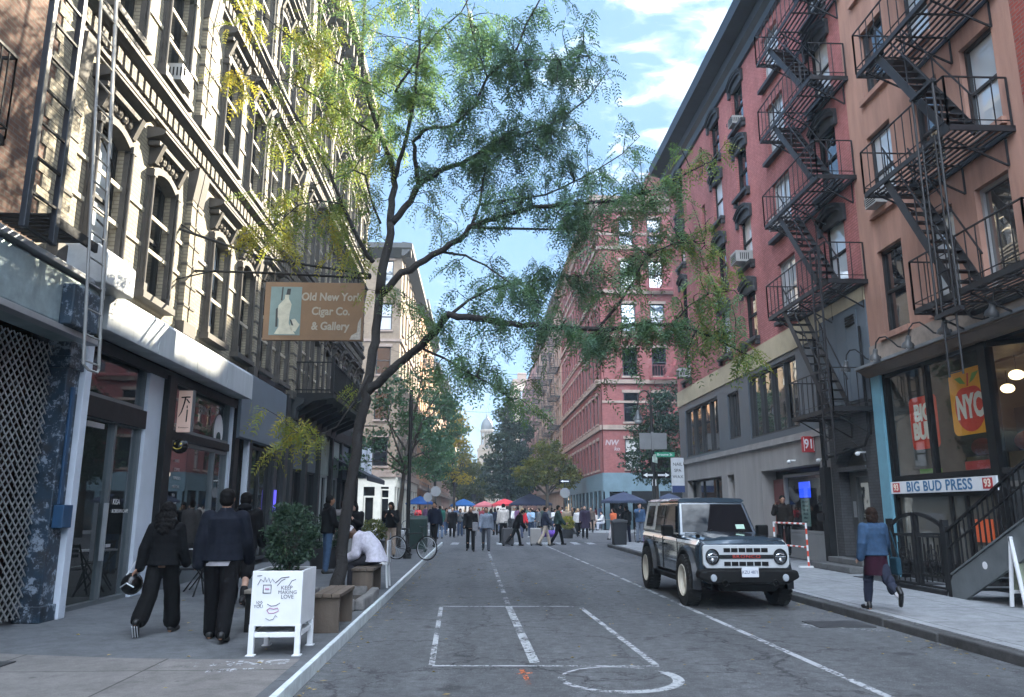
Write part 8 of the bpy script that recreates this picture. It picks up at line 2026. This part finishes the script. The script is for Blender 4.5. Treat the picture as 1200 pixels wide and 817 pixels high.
    if hs != 'bald':
        if hs == 'short': mb.ell(hd+HR@V(0, -.020, .032)*k, (.090*k, .098*k, .094*k), HR, 16, 10); mb.ell(hd+HR@V(0, -.040, -.018)*k, (.086*k, .074*k, .080*k), HR, 16, 9)
        if hs == 'long':
            mb.ell(hd+HR@V(0, -.020, .022)*k, (.104*k, .110*k, .112*k), HR, 16, 10); mb.ell(hd+HR@V(0, -.035, -.04)*k, (.112*k, .095*k, .10*k), HR, 16, 9); L = spec.get('hairlen', .25)
            for t in (.25, .5, .75, 1): mb.ell(hd+HR@V(0, -.065-.03*t, -.02-L*t)*k, ((.118+.05*math.sin(t*PI))*k, (.072+.02*t)*k, .095*k), HR, 14, 9)
        if hs == 'bob':
            mb.ell(hd+HR@V(0, -.020, .024)*k, (.098*k, .106*k, .104*k), HR, 16, 10); mb.ell(hd+HR@V(0, -.038, -.05)*k, (.104*k, .088*k, .095*k), HR, 16, 9); mb.ell(hd+HR@V(0, -.05, -.11)*k, (.095*k, .07*k, .06*k), HR, 16, 9)
        if hs == 'bun': mb.ell(hd+HR@V(0, -.022, .030)*k, (.086*k, .094*k, .092*k), HR, 16, 10); mb.ell(hd+HR@V(0, -.11, .06)*k, .045*k, None, 10, 7)
        if hs in ('cap', 'beanie'):
            mb.ell(hd+HR@V(0, -.012, .044)*k, (.094*k, .108*k, .084*k), HR, 16, 10)
            if hs == 'beanie': mb.ell(hd+HR@V(0, -.035, -.01)*k, (.092*k, .086*k, .085*k), HR, 16, 9)
            if hs == 'cap': mb.ell(hd+HR@V(0, .11, .045)*k, (.07*k, .06*k, .012*k), HR, 14, 6)
        m_ = fuse('hair', mb, vx*1.1, 1); out['hair'] = m_
        if near:          # strands break the outline
            tx = bpy.data.textures.new('strand', 'CLOUDS'); tx.noise_scale = .035 if hs in ('long', 'bob') else .018
            o = bpy.data.objects.new('tmp', m_); C.objects.link(o); md = o.modifiers.new('d', 'DISPLACE'); md.texture = tx; md.strength = .026 if hs in ('long', 'bob') else .010 if hs == 'short' else .002; bpy.context.view_layer.update()
            out['hair'] = bpy.data.meshes.new_from_object(o.evaluated_get(bpy.context.evaluated_depsgraph_get())); bpy.data.objects.remove(o)
    out['J'] = J; return out
PARTN = {'body': 'body', 'top': 'jacket', 'bottom': 'trousers', 'shoeL': 'shoe', 'shoeR': 'shoe', 'hair': 'hair'}
def person(label, proto, x, y, rz, z=SW, top=(.02, .02, .025), bottom=(.02, .02, .025), skin=0, hair='black', shoe=None, scale=1.0, group=None, names=None, hairm=None):
    t = thing('person', label, 'person', (x, y, z), R(rz), group); t.scale = (scale,)*3
    mm = {'body': SKIN[skin], 'top': cloth(top), 'bottom': cloth(bottom), 'shoeL': shoe or M_shoe, 'shoeR': shoe or M_shoe, 'hair': hairm or HAIR[hair]}
    parts = {}
    for key, me in proto.items():
        if key == 'J': continue
        if not me.materials: me.materials.append(M_shoe)
        o = link((names or {}).get(key, PARTN[key]), me, t); o.material_slots[0].link = 'OBJECT'; o.material_slots[0].material = mm[key]; parts[key] = o
    return t, parts, proto['J']

def folds(me, strength=.012, scale=.11):
    tx = bpy.data.textures.new('fold', 'CLOUDS'); tx.noise_scale = scale; tx.noise_depth = 3
    o = bpy.data.objects.new('tmp', me); C.objects.link(o); md = o.modifiers.new('d', 'DISPLACE'); md.texture = tx; md.strength = strength; md.mid_level = .5; bpy.context.view_layer.update()
    r = bpy.data.meshes.new_from_object(o.evaluated_get(bpy.context.evaluated_depsgraph_get())); bpy.data.objects.remove(o); return r
def near_person(spec):
    p = make_person(dict(spec, near=True))
    for k_ in ('top', 'bottom'): p[k_] = folds(p[k_])
    return p

# --- the nearer figures
P = near_person(dict(H=1.70, legL=14, kneL=6, legR=-12, kneR=14, armL=-10, armR=12, elbL=16, elbR=22, bulk=.045, hem=.05, hemr=.012, hair='short', legr=(.115, .095, .085), abdL=12, abdR=12, fat=1.08, footR=-14))
t, pp, J = person('man with short dark hair in dark navy bomber jacket and wide black trousers walking away', P, -2.98, 9.45, 6, top=(.007, .009, .015), bottom=(.005, .005, .006), skin=1, hair='black')
mb = MB(); mb.lathe([(.178, 0), (.186, 0), (.188, .05), (.178, .055)], 28, Matrix.Translation(J['pel']+V(0, 0, -.105)) @ Matrix.Diagonal((1.05, .80, 1, 1))); obj('shirt_hem', mb, cloth((.42, .40, .42)), t, local=True, smooth=True)
P = near_person(dict(H=1.55, legL=-17, kneL=26, legR=16, kneR=4, armL=-14, armR=14, elbL=8, elbR=22, bulk=.030, shw=.168, hem=.05, hemr=.015, hair='long', hairlen=.24, legr=(.108, .105, .110), cut=.93, footL=-46, abdL=16))
t, pp, J = person('woman with long black wavy hair, black jacket and wide black trousers walking away', P, -3.85, 9.95, 2, top=(.005, .0055, .0065), bottom=(.0045, .0045, .005), skin=1, hair='black')
mb = MB(); hl_ = J['heelL']; tl = J['toeL']; d = (tl-hl_).normalized(); nrm = V(0, d.z, -d.y)
for sft in (-.028, .028, 0): mb.tube([hl_ + d*t_ + nrm*(-.044 if nrm.z > 0 else .044) + V(sft, 0, 0) for t_ in (-.01, .06, .12, .18)], .006, 5)
obj('sole_stripe', mb, M_white, t, local=True)
bg_ = thing('tote_bag', 'teal cloth tote hanging at the right side of the woman in denim', 'bag', (6.27, 11.68, .78)); mb = MB(); mb.box(-.04, .04, -.11, .11, -.14, .12); obj('bag_body', mb, cloth((.015, .045, .065)), bg_, local=True, bevel=.03); mb = MB(); mb.tube([(0, -.1, .12), (-.06, -.05, .5), (-.06, .05, .5), (0, .1, .12)], .012, 6); obj('strap', mb, cloth((.015, .045, .065)), bg_, local=True)
hb = thing('helmet', 'black helmet like round bag held by the walking woman with long hair', 'helmet', (-4.17, 9.86, .72)); mb = MB(); mb.ell((0, 0, 0), (.12, .15, .13), n=18, m=12); obj('shell', mb, mat('glossy_black', (.005, .005, .005)), hb, local=True, smooth=True)
mb = MB(); mb.tube([(-.05, -.05, .10), (.02, 0, .26), (.06, .05, .11)], .012, 6); mb.tube([(-.08, -.128, -.03), (0, -.152, .02), (.08, -.128, -.03)], .008, 6); obj('strap', mb, M_alu, hb, local=True)
P = near_person(dict(H=1.72, legL=12, kneL=4, legR=-14, kneR=12, armL=-8, armR=14, elbL=14, elbR=30, bulk=.045, hem=.09, hood=True, hair='beanie', legr=(.115, .105, .09), cut=.55, footR=-16))
t, pp, J = person('person in black hoodie, black shorts and tall black socks before the navy jacket man', P, -3.72, 12.75, 4, top=(.005, .005, .006), bottom=(.005, .005, .006), skin=0, hair='black')
for n in 'LR': mb = MB(); mb.capsule(J['kn'+n].lerp(J['an'+n], .62), J['an'+n], .058, .046); obj('sock', mb, cloth((.012, .012, .013)), t, local=True, smooth=True)
P = near_person(dict(H=1.50, legL=16, kneL=4, legR=-20, kneR=40, armL=-18, armR=16, elbL=30, elbR=26, bulk=.034, shw=.165, hem=.03, hemr=.01, hair='bob', legr=(.085, .064, .050), skirt=.36, fat=1.05, footR=-58, abdL=16, abdR=14, boot=.10))
t, pp, J = person('woman in blue denim jacket, burgundy skirt and dark boots walking away past the stoop', P, 5.98, 11.7, -4, top=(.030, .060, .11), bottom=(.026, .007, .015), skin=0, hair='brown', names={'bottom': 'skirt'})
for n in 'LR': mb = MB(); mb.capsule(J['hip'+n].lerp(J['kn'+n], .5), J['kn'+n], .080, .068); mb.capsule(J['kn'+n], J['kn'+n].lerp(J['an'+n], .4), .068, .066); mb.capsule(J['kn'+n].lerp(J['an'+n], .4), J['an'+n], .070, .046); mb.ell(J['kn'+n].lerp(J['an'+n], .3), (.066, .072, .14), None, 12, 8); mb.ell(J['kn'+n], .076, None, 12, 8); obj('tights', mb, cloth((.022, .026, .042)), t, local=True, smooth=True); mb = MB(); mb.capsule(J['kn'+n].lerp(J['an'+n], .72), J['an'+n], .052, .049); obj('sock', mb, cloth((.55, .55, .57)), t, local=True, smooth=True)
P = near_person(dict(H=1.72, legL=78, kneL=76, legR=84, kneR=88, armL=34, elbL=62, armR=38, elbR=58, inwL=26, inwR=26, lean=30, hunch=.12, nod=36, bulk=.05, hem=.09, hemr=.03, sleeve=.92, hair='cap', legr=(.10, .08, .07), fat=1.15))
t, pp, J = person('man in white cap and long white shirt sitting hunched on a bench', P, -1.86, 14.75, 80, z=SW, top=(.60, .58, .66), bottom=(.035, .035, .042), skin=2, hairm=cloth((.62, .60, .63)), names={'top': 'shirt', 'hair': 'cap'})
mb = MB(); mb.lathe([(.085, 0), (.098, 0), (.098, .022), (.085, .022)], 20, Matrix.Translation(J['head']) @ J['HR'].to_4x4() @ Matrix.Translation((0, -.008, .03)) @ Matrix.Diagonal((.97, 1.12, 1, 1))); obj('cap_band', mb, cloth((.10, .10, .11)), t, local=True, smooth=True)
P = near_person(dict(H=1.72, legL=6, kneL=4, legR=-4, kneR=6, armL=-4, elbL=40, armR=50, elbR=100, inwR=20, inwL=10, bulk=.04, hem=.07, hair='short', nod=10, look=20))
person('man in dark brown jacket leaning at the shop door, hand raised to his face', P, 9.15, 23.2, 150, z=SW+.14, top=(.018, .015, .013), bottom=(.006, .006, .007), skin=1, hair='black')
# --- prototypes for the crowd
A_walk = make_person(dict(legL=17, kneL=6, legR=-15, kneR=16, armL=-20, armR=20, elbL=18, elbR=20, bulk=.035, hem=.06, footR=-20))
A_walk2 = make_person(dict(H=1.66, legL=-16, kneL=18, legR=18, kneR=6, armL=14, armR=-14, elbL=24, elbR=16, bulk=.03, hem=.08, hair='long', footL=-18))
A_stand = make_person(dict(H=1.74, armL=4, armR=10, elbL=20, elbR=55, bulk=.04, hem=.08, legL=3, legR=-2, hood=True))
A_phone = make_person(dict(H=1.66, armL=20, elbL=95, armR=20, elbR=95, inwL=25, inwR=25, bulk=.03, hem=.06, hair='bob', nod=22))
A_long = make_person(dict(H=1.70, bulk=.045, hem=.42, hemr=.05, hair='short', legL=8, legR=-8, kneR=10, armL=-8, armR=12))
A_stoop = make_person(dict(H=1.68, lean=26, nod=10, legL=20, kneL=10, legR=-24, kneR=18, armL=40, elbL=25, armR=30, elbR=30, bulk=.045, hem=.15, hood=True, hair='beanie', footR=-24))
A_sit = make_person(dict(H=1.68, legL=84, kneL=80, legR=86, kneR=92, armL=40, elbL=45, armR=35, elbR=55, inwL=15, inwR=15, lean=8, bulk=.028, hem=.02))
A_reach = make_person(dict(H=1.72, armL=10, elbL=20, armR=78, elbR=12, abdR=24, bulk=.035, hem=.06))
K, NV, WH, BG, JN, GY, GN, RD, LB, OR_ = (.006, .006, .007), (.009, .012, .026), (.50, .49, .49), (.28, .22, .16), (.035, .055, .10), (.09, .095, .10), (.02, .10, .075), (.50, .03, .04), (.30, .42, .55), (.60, .14, .06)
G = 'people on and beyond the crossing'
def at(u, y): return (u-560)/900*y        # rough ground position from a bearing
crowd = [
 ('man in dark jacket with a grey bag walking this way on the crossing', A_walk, -.28, 31.0, 180, 0, K, K, 0, 'brown', None, 1.0),
 ('person in open grey denim jacket over black walking this way on the crossing', A_walk, .33, 31.2, 178, 0, (.17, .20, .25), (.06, .065, .08), 1, 'black', None, .98),
 ('dark clothed figure stooping over the case on the crossing', A_stoop, 1.72, 35.3, -80, 0, K, K, 1, 'black', None, 1.0),
 ('tall person in off white shirt with back turned beyond the crossing', A_stand, 1.25, 38.5, 20, 0, (.55, .50, .46), K, 0, 'black', None, 1.06),
 ('man in navy jacket and beige trousers pulling the grey suitcase', A_walk, 3.05, 35.5, -85, 0, (.02, .025, .045), (.40, .34, .28), 0, 'brown', None, 1.0),
 ('person in dark green coat carrying the violet duffel bag', A_walk, 3.72, 36.3, -88, 0, (.02, .04, .035), K, 1, 'black', None, 1.04),
 ('woman in bright red top and jeans beyond the crossing', A_walk2, at(611, 45), 45, 200, 0, RD, (.05, .06, .10), 0, 'blond', None, 1.0),
 ('woman in pale blue top beside the woman in red', A_phone, at(621, 46), 46, 150, 0, LB, JN, 0, 'brown', M_shoew, 1.0),
 ('person in long dark purple coat in the road beyond the crossing', A_long, at(683, 44), 44, 170, 0, (.03, .022, .04), K, 0, 'brown', None, 1.05),
 ('woman in white top with dark trousers behind the long dark coat', A_walk2, at(675, 47), 47, 190, 0, WH, K, 0, 'blond', None, 1.0),
 ('person in orange red top and pale trousers by the litter bin corner', A_walk2, at(716, 42.5), 42.5, 120, 0, OR_, (.45, .42, .42), 0, 'brown', None, 1.0),
 ('person in dark clothes holding the bicycle behind the litter bin', A_stand, 6.9, 36.2, 30, 0, K, NV, 1, 'black', None, 1.0),
 ('man in blue denim jacket reaching out by the lamp post', A_reach, 7.35, 35.5, 200, SW, (.06, .11, .20), (.16, .19, .24), 0, 'brown', None, 1.0),
 ('person in green hooded top and jeans seen from behind left of the road', A_stand, at(517, 44), 44, 10, 0, GN, (.11, .15, .22), 0, 'brown', None, 1.02),
 ('person all in black beside the green hooded top', A_long, at(531, 46), 46, 180, 0, K, K, 0, 'blond', None, .98),
 ('woman in dark top and beige trousers looking at her phone by the bicycle', A_phone, -2.78, 25.4, 175, SW, K, (.36, .28, .22), 1, 'black', None, 1.02),
 ('man in black jacket and blue jeans behind the leaning tree', A_stand, -3.55, 18.9, -60, SW, K, (.05, .09, .16), 1, 'black', None, 1.02),
 ('dark haired woman with white striped bag strap behind the seated man', A_phone, -3.1, 20.0, 160, SW, K, (.3, .3, .3), 0, 'black', None, 1.0),
 ('person in grey coat walking behind the dark bush in a tub', A_long, -3.9, 23.0, 0, SW, (.13, .12, .12), K, 0, 'brown', None, 1.0),
 ('dark dressed man stepping out behind the green cabinet', A_walk, -1.75, 32.0, 160, SW, NV, K, 1, 'black', None, 1.02),
 ('person in pale top seated in the left part of the far crowd', A_sit, at(541, 52), 52, 190, 0, (.5, .42, .38), GY, 0, 'blond', None, 1.0),
 ('second seated person in pinkish top in the far crowd', A_sit, at(547, 53), 53, 150, 0, (.45, .28, .26), GY, 0, 'brown', None, 1.0),
 ('person in white seated at the corner shop table', A_sit, 9.0, 56.2, 100, SW, WH, (.4, .4, .45), 0, 'brown', None, 1.0),
 ('person in shorts with pale legs seated opposite at the corner shop table', A_sit, 8.6, 57.2, 140, SW, (.4, .35, .33), (.40, .28, .22), 0, 'brown', None, 1.0),
 ('person in black standing beneath the scalloped navy parasol', A_stand, 10.2, 56.0, 200, SW, K, K, 0, 'black', None, 1.0),
 ('person in navy passing below the second navy parasol', A_walk, 11.9, 55.8, 90, SW, NV, GY, 1, 'black', None, 1.0),
 ('man with backpack in brown crossing far behind the stooping figure', A_walk, at(583, 58), 58, 0, 0, (.10, .07, .05), JN, 0, 'brown', None, 1.0),
 ('woman in maroon far up the road left of the middle', A_walk2, at(561, 60), 60, 180, 0, (.18, .03, .05), K, 1, 'black', None, 1.0),
 ('person in teal far up the road under the trees', A_walk2, at(575, 66), 66, 0, 0, (.04, .16, .18), K, 0, 'brown', None, 1.0),
 ('man in white far up the road before the red canopy', A_walk, at(602, 62), 62, 180, 0, WH, GY, 1, 'black', None, 1.0),
 ('person in black far up the road under the navy canopy', A_stand, at(622, 64), 64, 180, 0, K, K, 0, 'brown', None, 1.0),
 ('person in grey under the right edge of the navy canopy', A_stand, at(640, 63), 63, 170, 0, GY, K, 0, 'black', None, 1.0),
 ('person in red jacket near the far stop sign', A_phone, at(655, 60), 60, 200, 0, (.35, .04, .05), NV, 0, 'brown', None, 1.0),
 ('person in navy leaning over beside the black tub bush', A_stoop, at(665, 50), 50, 60, 0, NV, GY, 0, 'brown', None, 1.0),
 ('couple member in black at the far left kerb by the stop sign', A_long, -2.6, 57, 170, SW, K, K, 0, 'brown', None, 1.0),
 ('person in pale blue shirt at the far left kerb', A_walk, -3.3, 58.5, 190, SW, LB, JN, 0, 'brown', None, 1.0),
 ('person in red top below the blue parasol', A_phone, -4.4, 58.0, 180, SW, (.42, .04, .05), K, 0, 'black', None, 1.0),
 ('person in black top and black trousers by the left crossing end', A_stand, at(509, 47), 47, 20, 0, K, K, 0, 'brown', None, 0.99),
 ('person in dark brown top and denim trousers just behind the green hooded top', A_walk2, at(524, 50), 50, 200, 0, (.08,.06,.05), JN, 1, 'black', None, 1.01),
 ('person in denim blue top and navy trousers right of the all black figure', A_walk, at(536, 57), 57, 0, 0, JN, NV, 0, 'black', None, 1.04),
 ('person in pale grey top and grey trousers between the two walkers and the blue canopy', A_long, at(556, 49), 49, 170, 0, (.22,.20,.19), GY, 1, 'blond', None, 1.01),
 ('person in navy top and black trousers behind the denim jacket walker', A_phone, at(580, 50), 50, 20, 0, NV, K, 0, 'black', None, 1.00),
 ('person in maroon top and denim trousers in the middle of the far road', A_stand, at(566, 55), 55, 200, 0, (.16,.03,.04), JN, 1, 'black', None, 0.99),
 ('person in dark teal top and navy trousers left of the off white shirt', A_walk2, at(590, 52), 52, -60, 0, (.05,.09,.08), NV, 0, 'brown', None, 0.97),
 ('person in plum top and grey trousers behind the woman in red', A_walk, at(606, 56), 56, 20, 0, (.10,.05,.10), GY, 1, 'black', None, 1.02),
 ('person in grey top and black trousers behind the suitcase man', A_long, at(630, 52), 52, 90, 0, GY, K, 0, 'black', None, 0.97),
 ('person in white top and denim trousers behind the duffel bag carrier', A_phone, at(648, 53), 53, 200, 0, WH, JN, 1, 'black', None, 0.98),
 ('person in beige top and navy trousers left of the black tub bush', A_stand, at(662, 47), 47, 0, 0, BG, NV, 0, 'blond', None, 1.00),
 ('person in black top and grey trousers behind the tub bush', A_walk2, at(671, 54), 54, 90, 0, K, GY, 1, 'black', None, 1.02),
 ('person in dark brown top and black trousers right of the long purple coat', A_walk, at(690, 55), 55, 170, 0, (.08,.06,.05), K, 0, 'black', None, 1.02),
 ('person in denim blue top and denim trousers near the corner shop front', A_long, at(703, 60), 60, 200, SW, JN, JN, 1, 'black', None, 1.05),
 ('person in pale grey top and navy trousers under the blue canopy', A_phone, at(545, 66), 66, 20, 0, (.22,.20,.19), NV, 0, 'blond', None, 0.96),
 ('person in navy top and grey trousers before the red canopy', A_stand, at(597, 72), 72, 20, 0, NV, GY, 1, 'black', None, 0.97),
 ('person in maroon top and black trousers under the left half of the navy canopy', A_walk2, at(614, 75), 75, 90, 0, (.16,.03,.04), K, 0, 'black', None, 1.03),
 ('person in dark teal top and denim trousers under the right half of the navy canopy', A_walk, at(634, 76), 76, -60, 0, (.05,.09,.08), JN, 1, 'blond', None, 0.99),
 ('person in plum top and navy trousers on the far left pavement corner', A_long, at(500, 60), 60, -60, SW, (.10,.05,.10), NV, 0, 'black', None, 1.01),
 ('person in grey top and grey trousers outside the white corner shopfront', A_phone, at(487, 58), 58, 200, SW, GY, GY, 1, 'black', None, 1.01),
 ('navy topped figure in black trousers behind the far left stop sign', A_walk, at(512, 62), 62, 200, SW, NV, K, 0, 'black', None, 1.00),
 ('white topped figure in denim trousers left of the blue canopy legs', A_stand, at(528, 70), 70, 180, 0, WH, JN, 1, 'black', None, 1.05),
 ('tan brown topped figure in grey trousers right of the blue canopy legs', A_walk2, at(551, 75), 75, 0, 0, (.08,.05,.03), GY, 2, 'brown', None, 1.01),
 ('black topped figure in black trousers under the dark pointed tree', A_phone, at(570, 72), 72, 90, 0, K, K, 0, 'black', None, 0.99),
 ('crimson topped figure in denim trousers beside the pinkish canopy', A_long, at(586, 80), 80, 90, 0, (.20,.03,.04), JN, 1, 'black', None, 0.96),
 ('grey topped figure in grey trousers beside the red canopy legs', A_walk, at(604, 66), 66, 200, 0, GY, GY, 2, 'black', None, 1.03),
 ('bottle green topped figure in black trousers in front of the red canopy', A_stand, at(618, 58), 58, 200, 0, (.03,.07,.05), K, 0, 'black', None, 1.00),
 ('denim topped figure in denim trousers at the near leg of the navy canopy', A_walk2, at(627, 68), 68, 180, 0, JN, JN, 1, 'black', None, 0.97),
 ('navy topped figure in grey trousers at the far leg of the navy canopy', A_phone, at(645, 70), 70, 180, 0, NV, GY, 2, 'black', None, 1.05),
 ('white topped figure in black trousers below the olive tree', A_long, at(657, 66), 66, 90, 0, WH, K, 0, 'black', None, 1.04),
 ('tan brown topped figure in denim trousers right below the olive tree', A_walk, at(668, 62), 62, 200, 0, (.08,.05,.03), JN, 1, 'black', None, 1.05),
 ('black topped figure in grey trousers on the kerb by the arrow sign', A_stand, at(680, 58), 58, 160, 0, K, GY, 2, 'black', None, 1.03),
 ('crimson topped figure in black trousers at the corner shop doorway', A_walk2, at(696, 64), 64, 200, SW, (.20,.03,.04), K, 0, 'black', None, 1.04),
 ('grey topped figure in denim trousers in front of the seated pair', A_phone, at(540, 48), 48, 180, 0, GY, JN, 1, 'brown', None, 0.99),
 ('person in olive walking on the far left pavement', A_walk, -4.9, 66, 180, SW, (.10, .11, .05), K, 0, 'black', None, 1.0),
]
for (lab, pr, x, y, rz, z, tp_, bt_, sk, hr, shw, sc) in crowd:
    nm = {'bottom': 'trousers', 'top': 'jacket' if tp_ in (K, NV, GY) else 'top'}
    if pr is A_stoop: nm['hair'] = 'hat'
    person(lab, pr, x, y, rz, z, tp_, bt_, sk, hr, shw, sc, G, nm)
# stools under the seated ones
for i, (x, y) in enumerate(((at(541, 52), 52.05), (at(547, 53), 53.0), (9.0, 56.2), (8.6, 57.2))):
    t = thing('stool', ['dark stool under the person in the pale top', 'dark stool under the person in the pinkish top', 'dark stool under the person in white at the corner shop', 'dark stool under the person in shorts at the corner shop'][i], 'stool', (x, y, SW if i > 1 else 0), 0, 'stools under seated people')
    mb = MB(); mb.lathe([(0.001, .37), (.18, .37), (.18, .41), (.001, .41)], 14); obj('seat', mb, M_iron, t, local=True)
    for a in range(4): mb = MB(); mb.tube([(.12*math.cos(a*PI/2+.8), .12*math.sin(a*PI/2+.8), .38), (.17*math.cos(a*PI/2+.8), .17*math.sin(a*PI/2+.8), 0)], .014, 6); obj('leg', mb, M_iron, t, local=True)
gb_ = thing('shoulder_bag', 'grey bag hanging at the side of the man in dark jacket on the crossing', 'bag', (-.1, 30.85, .95)); mb = MB(); mb.box(-.11, .11, -.06, .06, -.18, .16); obj('bag_body', mb, cloth((.22, .22, .24)), gb_, local=True, bevel=.03); mb = MB(); mb.tube([(-.1, 0, .16), (-.16, .1, .5), (-.14, .12, .52), (.1, .1, .2)], .012, 5); obj('strap', mb, M_black, gb_, local=True)
# ------------------------------------------------------------------ thin town haze
mh = bpy.data.materials.new('haze'); mh.use_nodes = True; nt = mh.node_tree; nt.nodes.clear()
o_ = nt.nodes.new('ShaderNodeOutputMaterial'); pv = nt.nodes.new('ShaderNodeVolumePrincipled')
pv.inputs['Color'].default_value = (.72, .88, 1, 1); pv.inputs['Density'].default_value = .0008; pv.inputs['Anisotropy'].default_value = .15
nt.links.new(pv.outputs[0], o_.inputs['Volume'])
mb = MB(); mb.box(-255, 255, -65, 425, -1.03, 38.5)
struct('haze', mb, mh, kind='stuff')
SC.cycles.volume_bounces = 1
